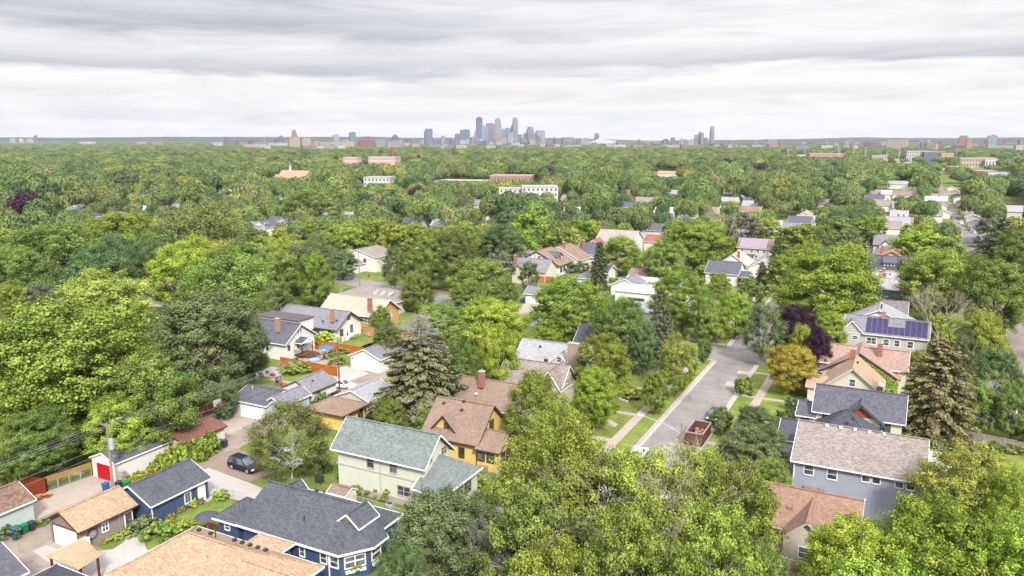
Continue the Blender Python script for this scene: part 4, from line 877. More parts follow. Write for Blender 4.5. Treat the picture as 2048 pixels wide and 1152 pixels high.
# right-hand row
h = thing('house', 'large slate-blue sided house with a taupe roof and white gutter', 'house', (-2.6, 95, 0))
b = gable(h, -9.6, 4.4, 89.7, 101.3, 5.4, 8.4, 'x', TAUPE('x'), SBLUE, WHITE, oh=.45, ohg=.35, t=.2); ysx = b['S']
for u, z, w, hh, cc in ((-7.6, 4.45, .95, 1.1, 1), (-5.1, 4.4, .95, 1.1, 1), (-1.6, 4.6, .75, .62, 1), (-.55, 4.6, .75, .62, 1), (1.75, 4.6, .75, .62, 1), (2.85, 4.6, .75, .62, 1)): window(h, 'S', ysx, u, z, w, hh, rows=2 if hh > 1 else 1)
vents(h, [(-6.4 + i * 1.55, 95.1, 8.35) for i in range(5)], WHITE); MB().box(-8.0, -5.8, ysx - .6, ysx, 2.2, 2.5).build('bay_roof', TAUPE('x'), h); MB().box(-7.9, -5.9, ysx - .5, ysx, 0, 2.2).build('bay_wall', SBLUE, h)
MB().beam((-9.2, ysx - .1, 5.1), (-9.2, ysx - .1, .2), .12).beam((3.9, ysx - .1, 5.1), (3.9, ysx - .1, .2), .12).build('downspout', WHITE, h)
MB().ball(-1.5, ysx - .05, 2.1, .14, .14, 6).build('dryer_vent', WHITE, h)
b = hip(h, -12.4, -9.0, 90.5, 99.8, 2.7, 3.6, TAUPE('y'), SWH, WHITE, oh=.3)
for u in (91.5, 95, 98.8): MB().box(-12.2, -12.0, u - .1, u + .1, 0, 2.6).build('porch_column', WHITE, h)
h = thing('house', 'beige house with a salmon shingle roof and a gabled front', 'house', (-6, 81, 0))
b = gable(h, -11.4, -1.4, 77.4, 86.6, 3.0, 5.6, 'x', SALM('x'), SBEIGE, CREAMT, oh=.4); b2 = gable(h, -8.6, -3.6, 75.2, 82.2, 3.0, 5.2, 'y', SALM('y'), SBEIGE, CREAMT, oh=.35, ohg=.4)
window(h, 'S', b['S'], -10, 1.9, .9, 1.0, BROWNT); window(h, 'S', b2['S'], -6, 1.8, 1.4, 1.1); MB().box(-8.5, -8.0, 79.4, 79.9, 3.9, 4.5).build('roof_vent', SALM('x'), h)
h = thing('house', 'low house with a mottled brown roof under the nearest ash trees', 'house', (-7, 66, 0))
b = hip(h, -13.5, -3.5, 60.5, 71.5, 3.0, 5.0, MOTT('x'), SBEIGE, oh=.5); vents(h, [(-11, 63.6, 4.2), (-10.4, 63.2, 4.0)])
h = thing('house', 'dark hip-roofed house squeezed between the taupe roof and the cream house', 'house', (-6, 104, 0))
b = hip(h, -9.0, -.6, 101.8, 110.0, 3.6, 7.2, CHAR('x'), SLG, oh=.4, inset=4.1); b2 = gable(h, -12.8, -8.6, 101.6, 108.4, 3.2, 5.0, 'x', CHAR('y'), SWH, oh=.35); window(h, 'W', b2['W'], 105, 1.7, 1.2, 1.2)
vents(h, [(-4.6, 104.2, 5.9), (-4.6, 103.2, 5.0), (-4.0, 104.9, 6.3)])
h = thing('house', 'cream house with a slate roof and a red and green gable', 'house', (-3.6, 115, 0))
b = gable(h, -9.6, 2.2, 111.3, 117.8, 4.4, 7.5, 'x', SLATE('x'), SCREAM, WHITE, oh=.45, ohg=.4); ysx = b['S']
d = gable(h, -6.2, -.4, 110.3, 114.8, 4.3, 6.6, 'y', SLATE('y'), SCREAM, GREENT, oh=.5, ohg=.5, tw=.3)
MB().add([(-5.2, d['S'] - .04, 4.7), (-1.4, d['S'] - .04, 4.7), (-3.3, d['S'] - .04, 6.0), (-5.2, d['S'], 4.7), (-1.4, d['S'], 4.7), (-3.3, d['S'], 6.0)], [(0, 1, 2), (0, 3, 4, 1), (1, 4, 5, 2), (2, 5, 3, 0)]).build('gable_panel', plain('terracotta_paint', C(200, 100, 70)), h)
window(h, 'S', d['S'], -2.5, 3.5, 1.5, .9, BLUET, cols=2); window(h, 'S', ysx, -.4, 3.2, 1.5, 1.3, BLUET, cols=2)
b2 = gable(h, -11.7, -8.9, 111.0, 117.4, 3.6, 4.8, 'x', SLATE('y'), SCREAM, WHITE, oh=.3)
window(h, 'S', b2['S'], -10.4, 2.7, .9, 1.0, BLUET); window(h, 'W', b2['W'], 114, 2.2, 1.4, 1.1, BLUET, cols=2); window(h, 'S', ysx, -7.6, 3.6, 1.0, .7, BLUET)
h = thing('house', 'cream gabled house with a tan orange roof and brick chimney', 'house', (-5.4, 129, 0))
b = gable(h, -9.9, -.9, 126.6, 135.0, 3.4, 7.1, 'y', TANR('y'), SCREAM, CREAMT, oh=.4, ohg=.4, tw=.3); window(h, 'S', b['S'], -5.4, 4.6, .8, 1.1)
chimney(h, -6.0, 134.2, 5.4, 8.2, .8, .8); chimney(h, -1.5, 126.7, .2, 4.6, .8, .5); b2 = gable(h, -12.2, -9.2, 127.2, 133.8, 3.0, 4.2, 'x', TANR('y'), SCREAM, CREAMT, oh=.3); vents(h, [(-5.0, 130.6, 7.0)])
MB().tube([(-1.5, 126.7, 4.8), (-1.3, 126.4, 5.1)], [.12, .4], 10).build('satellite_dish', METAL, h)
h = thing('house', 'pink-roofed house with a vine-covered gable wall', 'house', (-4.6, 141, 0))
b = gable(h, -11.2, 1.2, 137.2, 146.0, 3.0, 6.8, 'y', PINK('y'), SBEIGE, BROWNT, oh=.5, ohg=.5, rx=-5.0); b2 = gable(h, -11.4, 2.4, 139.4, 146.6, 4.0, 6.6, 'x', PINK('x'), SCREAM, WHITE, oh=.4)
chimney(h, -2.2, 141.8, 5, 7.8, .8, .7)
for i in range(9): window(h, 'S', b['S'], -8.6 + i * .0, 1.6, .9, .9, BROWNT) if i == 0 else None
b3 = gable(h, -13.4, -10.6, 137.6, 143.6, 2.8, 3.6, 'x', PINK('y'), SBEIGE, WHITE, oh=.3)
SOLP = plain('solar_panel_blue', C(82, 72, 128, 3.2), .25, var=.12, scale=.5); SOLG = plain('solar_panel_grey', C(188, 172, 184), .3, var=.1)
def solar(root, x0, x1, y0, z0, y1, z1, nx, ny, mat, frame=METAL, skip=()):
    for i in range(nx):
        for j in range(ny):
            if (i, j) in skip: continue
            m = MB(); g = .05; a0 = x0 + (x1 - x0) * i / nx + g; a1 = x0 + (x1 - x0) * (i + 1) / nx - g
            f0, f1 = j / ny, (j + 1) / ny; ya, yb_ = y0 + (y1 - y0) * f0 + g, y0 + (y1 - y0) * f1 - g; za, zb_ = z0 + (z1 - z0) * f0 + .1, z0 + (z1 - z0) * f1 + .1
            m.add([(a0, ya, za), (a1, ya, za), (a1, yb_, zb_), (a0, yb_, zb_), (a0, ya, za - .06), (a1, ya, za - .06), (a1, yb_, zb_ - .06), (a0, yb_, zb_ - .06)], [(0, 1, 2, 3), (7, 6, 5, 4), (0, 4, 5, 1), (1, 5, 6, 2), (2, 6, 7, 3), (3, 7, 4, 0)])
            m.build('solar_panel', mat, root)
h = thing('house', 'grey stucco house with blue solar panels along its roof', 'house', (-2, 165, 0))
b = gable(h, -9.4, 5.8, 162.6, 170.6, 4.4, 7.2, 'x', GREYS('x'), SGREY, WHITE, oh=.4, ohg=.3); ysx = b['S']
solar(h, -5.4, 5.4, 162.9, 4.6, 166.2, 6.9, 11, 2, SOLP, skip=((4, 1), (5, 1), (6, 1))); chimney(h, -2.5, 166.4, 6, 8.3, .8, .7, BRICKT)
for u, w in ((-4.2, 1.7), (-1.6, 1.0), (.3, .9), (2.6, .95)): window(h, 'S', ysx, u, 3.0, w, 1.2, cols=2 if w > 1.5 else 1, fw=.14)
b2 = gable(h, -9.9, -5.8, 162.3, 169, 4.6, 6.8, 'y', GREYS('y'), SGREY, WHITE, oh=.35, ohg=.3); window(h, 'S', b2['S'], -7.1, 3.4, 1.0, .7); window(h, 'S', b2['S'], -7.6, 5.4, .3, .7)
h = thing('house', 'white house with a pale grey roof and half-timbered gable', 'house', (-3, 178, 0))
b = gable(h, -10.4, 3.4, 173.6, 183.2, 3.9, 7.1, 'y', LGREY('y'), SWH, WHITE, oh=.5, ohg=.5, rx=-3.5); window(h, 'S', b['S'], -3.8, 5.0, 2.4, 1.2, cols=3)
m = MB()
for u in (-6.4, -5.4, -2.0, -1.0, 0.2): m.box(u - .05, u + .05, b['S'] - .04, b['S'], 3.5, 6.8 - abs(u + 3.5) * .45 - .35)
m.build('timber_strip', GREYT, h); vents(h, [(-3.2, 176 + i * .9, 7.1) for i in range(5)]); gable(h, -13, -9.6, 174.6, 182, 3.1, 4.4, 'x', LGREY('y'), SWH)
# ---------------------------------------------------------------- houses farther up the street
def simple(label, x0, x1, y0, y1, ze, zr, axis, roof, wall, trim=None, chim=None, win=(), grp=None, name='house', cat='house', hipd=False, **k):
    h = thing(name, label, cat, ((x0 + x1) / 2, (y0 + y1) / 2, 0), 0, grp)
    b = (hip(h, x0, x1, y0, y1, ze, zr, roof, wall, trim, **k) if hipd else gable(h, x0, x1, y0, y1, ze, zr, axis, roof, wall, trim, **k))
    if chim: chimney(h, chim[0], chim[1], ze, zr + .9, .8, .7, chim[2] if len(chim) > 2 else BRICK)
    for f, u, z, w, hh in win: window(h, f, b[f], u, z, w, hh, trim if trim else WHITE)
    return h, b
h, b = simple('grey-roofed house with a mauve rear slope and brick chimney behind the half-timbered gable', -9.6, 2, 185.5, 194, 3.6, 6.4, 'x', shingle('shingle_mauve', C(158, 146, 150), 'x'), SBEIGE, chim=(-6, 189.5, BRICKT))
h, b = simple('dark slate roof under the yellow-green elm', -10, 3.4, 197.5, 206.5, 3.4, 6.4, 'x', CHAR('x'), SWH); vents(h, [(-5, 201, 6.1), (-2, 201.6, 6.1)])
h, b = simple('greige-roofed house with two brick chimneys and white dormer', -9, 3.0, 210, 222, 3.8, 7.0, 'x', shingle('shingle_greige', C(206, 198, 196), 'x', .14), SWH, chim=(-4.8, 216.5))
chimney(h, -4.0, 219.4, 6.0, 7.8, .8, .8); d = gable(h, -7.0, -2.4, 210.6, 215, 4.6, 6.2, 'y', LGREY('y'), SWH, oh=.3, ohg=.3, z0=3.8, name='dormer_roof'); window(h, 'S', d['S'], -4.6, 5.1, .8, .8, DARKM)
h, b = simple('pale roof with small vents between the chimneys and the dormered charcoal roof', -9.2, 2.2, 226, 236, 3.6, 6.4, 'x', shingle('shingle_greige', C(206, 198, 196), 'x', .14), SWH, chim=(-4.4, 230)); vents(h, [(-.4, 229.5, 5.9), (-2.8, 230, 6.0)])
h, b = simple('house with a dark slate roof and wide white dormer', -9.4, 2.4, 250, 262, 3.8, 7.4, 'x', CHAR('x'), SCREAM, WHITE)
m = MB().add([(-5.4, 251.4, 5.9), (-1.6, 251.4, 5.9), (-1.6, 255.6, 7.3), (-5.4, 255.6, 7.3), (-5.4, 251.4, 5.7), (-1.6, 251.4, 5.7), (-1.6, 255.6, 7.1), (-5.4, 255.6, 7.1)], [(0, 1, 2, 3), (7, 6, 5, 4), (0, 4, 5, 1), (1, 5, 6, 2), (3, 7, 4, 0)]); m.build('dormer_roof', SLATE('x'), h)
MB().box(-5.0, -2.0, 251.9, 255.4, 4.2, 5.75).build('dormer_wall', WHITE, h)
for u in (-4.3, -3.5, -2.6): window(h, 'S', 251.9, u, 5.1, .55, .9)
h, b = simple('tan gabled house with brown timber trim and tall brick chimney', -10, 2.6, 264.5, 276, 4.2, 7.6, 'y', TANR('y'), SCREAM, plain('orange_trim', C(180, 110, 75)), chim=(-6.3, 270), rx=-3.2, tw=.35); chimney(h, -1.4, 266, 5.5, 8, .7, .7)
h, b = simple('pale tan house with layered orange gables', -9, 2.6, 280, 294, 4.0, 7.2, 'y', TAUPE('y'), SWH, plain('orange_trim', C(180, 110, 75)), rx=-2.4, tw=.35)
h, b = simple('grey-roofed house with a black-trimmed front gable', -10.4, 1.6, 309, 322, 3.8, 7.0, 'x', GREYS('x'), SWH, DARKM); gable(h, -8.4, -3.6, 307.4, 314, 3.8, 5.8, 'y', GREYS('y'), SWH, DARKM, oh=.3); b2 = gable(h, -12.6, -9.6, 311, 318, 3, 4.4, 'x', CHAR('x'), SWH)
simple('small white-roofed garage on the lawn by the yellow-green elm', 4.8, 11.2, 320, 327, 2.6, 3.6, 'x', plain('white_metal_roof', C(242, 238, 236)), SWH, name='garage', cat='garage')
simple('pale blue house with a lilac-grey roof far up the street', -8.4, 1.2, 380, 392, 4.2, 7.6, 'x', shingle('shingle_lilac', C(198, 188, 202), 'x', .1), siding('siding_sky', C(170, 200, 225)), chim=(-3.6, 388))
simple('light blue house behind the lilac-grey roof', -7.6, .4, 418, 430, 4.2, 7.4, 'x', LGREY('x'), siding('siding_sky', C(170, 200, 225)), chim=(-2.4, 424, BRICKT))
simple('pale house at the far end of the row', -8, 2, 480, 494, 4, 7, 'x', TAUPE('x'), SWH)
# left side of the street, beyond the junction
h, b = simple('white house with a steep pale roof on the junction corner', -54.5, -45.6, 185.4, 193, 4.6, 7.6, 'y', LGREY('y'), SWH)
h, b = simple('long white flat-roofed house beside the alley', -66, -53, 187, 197.6, 3.4, 4.4, 'x', plain('white_roof', C(236, 234, 238), .7), SWH, oh=.3)
h, b = simple('white metal roof with a dark step above the large corner tree', -57.5, -48.5, 166, 178, 3.4, 5.0, 'x', plain('white_roof', C(236, 234, 238), .7), SWH, oh=.3); MB().box(-57, -52.8, 170.6, 171.2, 4.9, 5.3).build('roof_step', DARKM, h)
h, b = simple('grey-roofed white garage with an open carport gable', -70.6, -62.6, 196.4, 205.6, 2.8, 4.8, 'y', GREYS('y'), SWH, name='garage', cat='garage', rx=-66.2)
simple('white flat garage roof behind the carport gable', -69.8, -60.4, 206.2, 213, 2.8, 3.4, 'x', plain('white_roof', C(236, 234, 238), .7), SWH, name='garage', cat='garage')
simple('brown low-roofed garage row beside the wooden pole', -72, -60.6, 216, 224.6, 2.6, 4.0, 'x', BRWN('x'), SBEIGE, CREAMT, name='garage', cat='garage')
simple('small brown-grey garage behind the low brown roof', -71.6, -64, 228.4, 236, 2.6, 4.2, 'x', shingle('shingle_mauve', C(158, 146, 150), 'x'), SBEIGE, name='garage', cat='garage')
h, b = simple('white garage with solar panels on its roof', -83, -76.9, 212.6, 220.6, 3.0, 4.6, 'x', CHAR('x'), SWH, name='garage', cat='garage'); solar(h, -82.2, -77.8, 213.0, 3.1, 216.4, 4.5, 4, 2, SOLP)
h, b = simple('cream hip-roofed garage in front of the solar garage', -84.6, -76.6, 203.6, 210.6, 2.6, 4.2, 'x', GREYS('x'), SCREAM, hipd=True, name='garage', cat='garage'); garage_door(h, 'S', b['S'], -81, 4.6)
h, b = simple('white garage with a brown roof behind the solar garage', -82.2, -77.6, 223.4, 231.6, 2.8, 4.3, 'y', BRWN('y'), SWH, name='garage', cat='garage'); garage_door(h, 'E', b['E'], 227.5, 4.6)
h, b = simple('white garage with dark roof at the bend of the back alley', -81.5, -76.5, 236, 243.6, 2.8, 4.6, 'y', CHAR('y'), SWH, name='garage', cat='garage'); garage_door(h, 'S', b['S'], -79, 3)
h, b = simple('tan garage with a grey roof at the end of the driveway', -86.6, -80.4, 176, 182.4, 2.6, 4.2, 'x', GREYS('x'), SBEIGE, name='garage', cat='garage'); garage_door(h, 'S', b['S'], -83.4, 4.8, 2.1)
h, b = simple('cream house with a grey cross gable and orange deck fence', -105.2, -93.6, 205, 214.6, 3.0, 6.2, 'x', GREYS('x'), SCREAM, plain('tan_trim', C(200, 180, 140)), chim=(-104.6, 207)); chimney(h, -98, 210, 5.6, 7, .7, .7)
b2 = gable(h, -102.8, -97.8, 200.2, 209, 3.0, 5.8, 'y', GREYS('y'), SCREAM, plain('tan_trim', C(200, 180, 140)), oh=.35, ohg=.5); window(h, 'E', b2['E'], 204, 1.9, .7, 1.2); window(h, 'S', b2['S'], -100.3, 1.8, .8, 1.0); window(h, 'E', b['E'], 209, 1.9, .6, 1.0)
h, b = simple('half-timbered white cottage with a brown roof and blue-roofed dormer', -110, -94.2, 216.8, 228.6, 3.2, 7.4, 'y', BRWN('y'), SWH, BROWNT, rx=-102.2, tw=.3); m = MB()
for u in (-107, -105.6, -104.2, -102.8, -101.4, -100, -98.6, -97.2): m.box(u - .08, u + .08, b['S'] - .05, b['S'], 2.9, 6.9 - abs(u + 102.2) * .5)
m.box(-108, -96, b['S'] - .06, b['S'], 2.9, 3.1); m.build('half_timber', BROWNT, h); window(h, 'S', b['S'], -102.3, 4.4, 1.4, .9, BROWNT, cols=2)
d = gable(h, -101, -96.4, 221, 224.8, 5.2, 6.6, 'x', SLATE('y'), SWH, BROWNT, oh=.3, z0=4.4, name='dormer_roof'); window(h, 'E', d['E'], 222.9, 5.1, 1.0, 1.0, BROWNT)
for u in (219, 221.4, 225.6): window(h, 'E', b['E'], u, 1.8, 1.4, 1.4, BROWNT, cols=2)
h, b = simple('white house with a steep brown roof behind the half-timbered cottage', -108.4, -92.4, 226.6 + 2.4, 239.4, 3.2, 7.4, 'y', BRWN('y'), SWH, WHITE, rx=-100.4)
chimney(h, -99.4, 232, 6.8, 8.6, .9, .8); h, b = simple('slate-roofed house behind the steep brown roofs', -99.8, -92, 242.6, 252, 3.4, 6.8, 'x', SLATE('x'), SWH, chim=(-97.6, 245))
simple('small red-roofed white gable peeking over the slate roof', -101.8, -94.4, 254.4, 262, 3.6, 6.8, 'y', shingle('shingle_red', C(200, 120, 100), 'y'), SWH)
h, b = simple('small grey-roofed house with brick chimney left of the half-timbered cottage'.replace('left of', 'beside'), -115, -107.6, 224, 233, 3, 5.6, 'x', GREYS('x'), SCREAM, chim=(-110.6, 226))
h, b = simple('big pale taupe roof with white gable and two cypress trees', -102.4, -87.6, 268, 281, 4.8, 8.4, 'x', shingle('shingle_palet', C(206, 190, 178), 'x', .1), SWH)
simple('orange tiled roof behind the large taupe roof', -88.4, -80.5, 282, 290, 3.6, 5.8, 'x', shingle('shingle_red', C(200, 120, 100), 'x'), SWH, chim=(-82.4, 287))
# row left of the street, farther
h, b = simple('slate gambrel house with white side beside the bare snag', -51.6, -41.6, 224.6, 236, 3.4, 6.3, 'x', SLATE('x'), SWH); gable(h, -43.0, -38.8, 225.6, 231, 2.8, 4.0, 'x', SLATE('y'), SWH)
h, b = simple('white gabled house with a cream roof and brick chimney', -50.8, -41.8, 238.6, 250, 4.0, 7.2, 'y', shingle('shingle_cream', C(238, 222, 200), 'y', .08), SWH, WHITE, chim=(-44.8, 239.6), rx=-46.4)
h, b = simple('dark blue-grey lower roof next to the cream-roofed house', -49.6, -43.6, 256, 268, 3, 4.2, 'x', CHAR('x'), SLG)
h, b = simple('pale flat-gabled white house beside the small fir', -42.4, -35.2, 240, 262, 3.2, 5.2, 'y', LGREY('y'), SWH)
h, b = simple('house with two rows of pale solar panels', -51.2, -39.6, 268.6, 280, 5.4, 8.2, 'x', BRWN('x'), SBEIGE, WHITE, win=[('S', u, 4.4, .8, .9) for u in (-49.2, -46, -44, -42)]); solar(h, -50.4, -41.4, 268.9, 5.5, 273.6, 8.0, 9, 3, SOLG)
h, b = simple('grey hip-roofed house with red accents behind the solar roof', -53, -45, 318, 328, 3.8, 5.8, 'x', GREYS('x'), SCREAM, hipd=True); chimney(h, -49.4, 318.6, 0, 4.4, 1.2, .6)
h, b = simple('blue-grey house with a white gable far along the street', -47.6, -40.6, 346, 362, 3.6, 6.0, 'x', GREYS('x'), siding('siding_sky', C(170, 200, 225))); gable(h, -46, -42.8, 344, 350, 4.0, 5.6, 'y', LGREY('y'), SWH)
simple('long grey roof with a small shed dormer', -49, -38.6, 374, 384, 4, 6.6, 'x', SLATE('x'), SBEIGE); simple('cream house with brown gable trim and chimney', -49.4, -39.4, 396, 408, 4, 7.2, 'y', TANR('y'), SCREAM, chim=(-45.6, 398))
simple('glimpse of a slate-roofed white house deep in the canopy', -74, -66, 316, 326, 3.4, 6.2, 'x', SLATE('x'), SWH)
# west street
h, b = simple('white two-level cottage with tan roofs by the street pole', -164, -149, 196.6, 208, 4.8, 7.0, 'y', TAUPE('y'), SWH, rx=-156.5); window(h, 'S', b['S'], -153.4, 3.6, .9, .9, DARKM, cols=2); gable(h, -163.4, -153, 192.4, 197.4, 2.8, 4.4, 'y', TAUPE('y'), SWH)
gable(h, -153.6, -146.8, 198, 206, 2.8, 4.2, 'y', TAUPE('y'), SCREAM)
simple('orange-roofed house behind the tan cottage', -160, -150, 240, 250, 3.4, 6.0, 'x', ORNG('x'), SCREAM); simple('peach house with a pale orange gable by the wooden pole', -149, -141, 214, 222, 3.6, 6.2, 'y', TANR('y'), SORA)
def glimpse(px, py, w, z, roof, wall, label, d=10, axis='x', **k):
    x, y = at(px, py, z); return simple(label, x - w / 2, x + w / 2, y, y + d, z - 2.6, z, axis, roof, wall, **k)
glimpse(160, 423, 12, 6.6, CHAR('x'), SWH, 'dark slate roof alone among the big trees behind the tall green tree', hipd=True)
glimpse(290, 556, 10, 6, shingle('shingle_red', C(205, 130, 118), 'x'), SCREAM, 'red-roofed cream house glimpsed behind the yellow-green maple')
glimpse(318, 576, 10, 5, GREYS('y'), SWH, 'grey roof in front of the red-roofed cream house', axis='y')
glimpse(515, 442, 9, 7, SLATE('y'), SWH, 'dark gabled house with a round window under the elms', axis='y')
glimpse(562, 437, 9, 7, SLATE('y'), SCREAM, 'pale gabled house with a grey roof under the olive elm', axis='y')
glimpse(683, 425, 9, 6.5, LGREY('x'), SWH, 'pale grey roof just right of the olive elm'.replace('right of', 'past'), chim=None)
glimpse(690, 470, 10, 6, LGREY('x'), SWH, 'pale roof between the olive elm and the slim linden')
glimpse(680, 486, 9, 5, GREYS('y'), SWH, 'white gable under the pale roof near the olive elm', axis='y')
glimpse(30, 476, 10, 6, shingle('shingle_red', C(205, 130, 118), 'x'), SCREAM, 'reddish roof at the picture edge in the deep canopy')
glimpse(55, 575, 14, 5, plain('white_roof', C(236, 234, 238), .7), SWH, 'white walled house behind the picture-edge trees')
glimpse(425, 366, 14, 6, LGREY('x'), SWH, 'white-roofed building in the middle distance among the elms')
glimpse(432, 404, 14, 6, LGREY('x'), SWH, 'second white roof among the elms below the first')
for i, (px, py, w, rf, wl, lb) in enumerate([
    (1775, 444, 12, TAUPE('x'), SWH, 'pale tan roof with chimneys right behind the lilac roof'), (1795, 362, 16, LGREY('x'), SWH, 'pale roof near the far alley mouth'), (1808, 382, 14, BRWN('y'), SWH, 'brown-roofed white house along the far row'),
    (1780, 381, 11, shingle('shingle_white', C(240, 238, 238), 'x', .05), SWH, 'white gabled house along the far row'), (1825, 378, 12, TAUPE('x'), SWH, 'tan-roofed house next to the far alley'),
    (1700, 395, 10, LGREY('x'), SWH, 'grey-white roof glimpsed beyond the yellow bush'), (1290, 395, 14, TAUPE('x'), SCREAM, 'tan roof glimpsed right of the white apartment block'.replace('right of', 'past')),
    (1334, 342, 22, TANR('x'), SCREAM, 'peaked cream building deep in the canopy near the skyline'), (1455, 395, 12, LGREY('x'), SWH, 'pale roof by the bare trunk in the canopy'),
    (1240, 374, 16, GREYS('x'), SWH, 'grey roof past the brick mall'), (72, 330, 24, TANR('x'), SBEIGE, 'tan low building amid the far canopy'), (1490, 392, 9, LGREY('y'), SWH, 'white gable among the mid canopy elms'),
    (1395, 386, 10, BRWN('x'), SWH, 'brown roof near the pale roof in the canopy'), (1960, 470, 11, GREYS('x'), SWH, 'grey roof under the white pine')]):
    glimpse(px, py, w, 6.6, rf, wl, lb)
GL = []; GC = {}
RG = random.Random(77)
for i in range(64):
    if i < 34: px, py = RG.uniform(1250, 1900), RG.uniform(372, 462)
    elif i < 50: px, py = RG.uniform(620, 1250), RG.uniform(372, 440)
    else: px, py = RG.uniform(40, 620), RG.uniform(372, 450)
    if 1000 < px < 1110 and py < 400: continue
    rf, rn = RG.choice(((LGREY('x'), 'pale grey'), (TAUPE('x'), 'taupe'), (GREYS('x'), 'grey'), (BRWN('x'), 'brown'), (shingle('shingle_white', C(240, 238, 238), 'x', .05), 'white'), (SLATE('x'), 'slate')))
    wl = RG.choice((SWH, SCREAM, SWHITE)); x, y = at(px, py, 6.4)
    if any(abs(x - a) < 13 and abs(y - b_) < 16 for a, b_ in GL): continue
    GL.append((x, y)); q = (rn, int(px // 160), int(py // 30)); GC[q] = GC.get(q, 0) + 1
    where = min(((1655, 470, 'beyond the wide yellow-green elm'), (1440, 430, 'beyond the bare snag'), (1270, 420, 'behind the big pale taupe roof'), (1100, 430, 'behind the half-timbered cottage'), (940, 420, 'below the brick mall'), (760, 420, 'behind the thin transformer pole'), (640, 410, 'near the large olive elm'), (520, 410, 'behind the dark gabled house'), (400, 400, 'behind the dull-green willow'), (240, 400, 'behind the tall rounded green tree'), (90, 420, 'near the lone dark slate roof'), (1800, 420, 'near the lilac-grey roof'), (1880, 390, 'beside the far alley'), (1560, 400, 'beyond the long grey roof')), key=lambda w_: abs(w_[0] - px) + abs(w_[1] - py))[2]
    k_ = ('g', rn, where); GC[k_] = GC.get(k_, 0) + 1
    w_ = RG.uniform(8.5, 12.5); simple('%s%s roof glimpsed %s' % (('', 'second ', 'third ', 'fourth ', 'fifth ', 'sixth ')[min(GC[k_] - 1, 5)], rn, where), x - w_ / 2, x + w_ / 2, y, y + 8.5, 3.6, 6.4, 'x', rf, wl, chim=(x + 1.5, y + 4.5) if i % 3 == 0 else None, grp='roofs glimpsed among the trees')
# garages along the far alley
for i, (y, rf, wl, lb) in enumerate([(337, GREYS('y'), SWH, 'grey-roofed garage nearest on the far alley'), (352, TANR('y'), SORA, 'orange-tan garage on the far alley'), (366, plain('tan_flat', C(235, 190, 140)), SBEIGE, 'flat tan-roofed garage on the far alley'), (392, CHAR('y'), SCREAM, 'dark-roofed cream garage on the far alley'),
    (410, GREYS('y'), SLG, 'wide grey garage behind the dark-roofed one'), (428, LGREY('y'), SWH, 'white garage with a vented roof on the far alley'), (452, LGREY('y'), SWH, 'white garage past the vented one'), (500, TAUPE('y'), SBEIGE, 'beige garage beside the twin far poles'),
    (556, SALM('y'), SWH, 'salmon-roofed garage on the far alley'), (590, TAUPE('y'), SWH, 'pale low garage past the salmon roof'), (628, LGREY('y'), siding('siding_sky', C(170, 200, 225)), 'sky-blue garage on the far alley'), (668, TANR('y'), SORA, 'orange garage past the sky-blue one'), (708, LGREY('y'), SWH, 'white garage at the tip of the far alley')]):
    simple(lb, 26, 33, y, y + 8.5, 2.7, 4.1, 'y', rf, wl, name='garage', cat='garage')
for i, (y, rf, lb) in enumerate([(556, SALM('y'), 'red gabled garage opposite the salmon-roofed one'), (470, LGREY('y'), 'white gabled garage opposite the white far garages'), (520, TAUPE('y'), 'taupe garage opposite the beige far garage')]):
    simple(lb, 14, 20.5, y, y + 8, 2.7, 4.3, 'y', rf, SWH, name='garage', cat='garage')
x, y = 34.5, 190; simple('white shed roof beside the far alley at the picture edge', 26, 31, 162, 169, 2.6, 3.8, 'y', LGREY('y'), SWH, name='garage', cat='garage')
simple('wide grey flat roof at the picture edge behind the white pine', 46, 74, 478, 524, 4.4, 5.2, 'x', plain('flat_grey', C(196, 190, 196)), SCREAM)
simple('corner of a pale house at the picture edge by the back fence', 16.8, 24, 118, 126, 3, 4.6, 'y', TANR('y'), SWH)

# larger buildings standing out of the canopy
FLATR = plain('flat_roof', C(208, 202, 200)); BRK2 = plain('brick_wall', C(205, 150, 132), .8, var=.1); DW = plain('window_dark', C(120, 120, 132), .3)
def block(root, cx, cy, w, d, h, rz, mat, floors, cols, wmat=None, parapet=True, roof=None, dcols=None, name='wall', wz=.4):
    """building mass turned by rz with a window grid standing 5 cm proud; each floor of one face is one window band"""
    c, s = math.cos(rz), math.sin(rz)
    MB().cbox(cx, cy, w, d, 0, h, 0, rz).build(name, mat, root)
    if parapet:
        MB().cbox(cx, cy, w + .3, d + .3, h, h + .5, 0, rz).build('roof', roof or FLATR, root)
    m = MB(); fh = h / floors
    def cell(a0, a1, z0, z1, face):
        pts = []
        for a, z in ((a0, z0), (a1, z0), (a1, z1), (a0, z1)):
            for e in (0, .06):
                lx, ly = (a, -d / 2 - e) if face == 0 else ((w / 2 + e, a) if face == 1 else (-w / 2 - e, a))
                pts.append((cx + lx * c - ly * s, cy + lx * s + ly * c, z))
        m.add([pts[i] for i in (1, 3, 5, 7, 0, 2, 4, 6)], [(0, 1, 2, 3), (3, 2, 1, 0), (0, 4, 5, 1), (1, 5, 6, 2), (2, 6, 7, 3), (3, 7, 4, 0)][0:1] + [(0, 4, 5, 1), (1, 5, 6, 2), (2, 6, 7, 3), (3, 7, 4, 0)])
    for face, L, nc in ((0, w, cols), (1, d, dcols or max(2, int(cols * d / w))), (2, d, dcols or max(2, int(cols * d / w)))):
        for f in range(floors):
            for i in range(nc):
                a0 = -L / 2 + L * (i + .5 - wz / 2) / nc; a1 = -L / 2 + L * (i + .5 + wz / 2) / nc
                cell(a0, a1, fh * (f + .28), fh * (f + .8), face)
    m.build('window', wmat or DW, root)
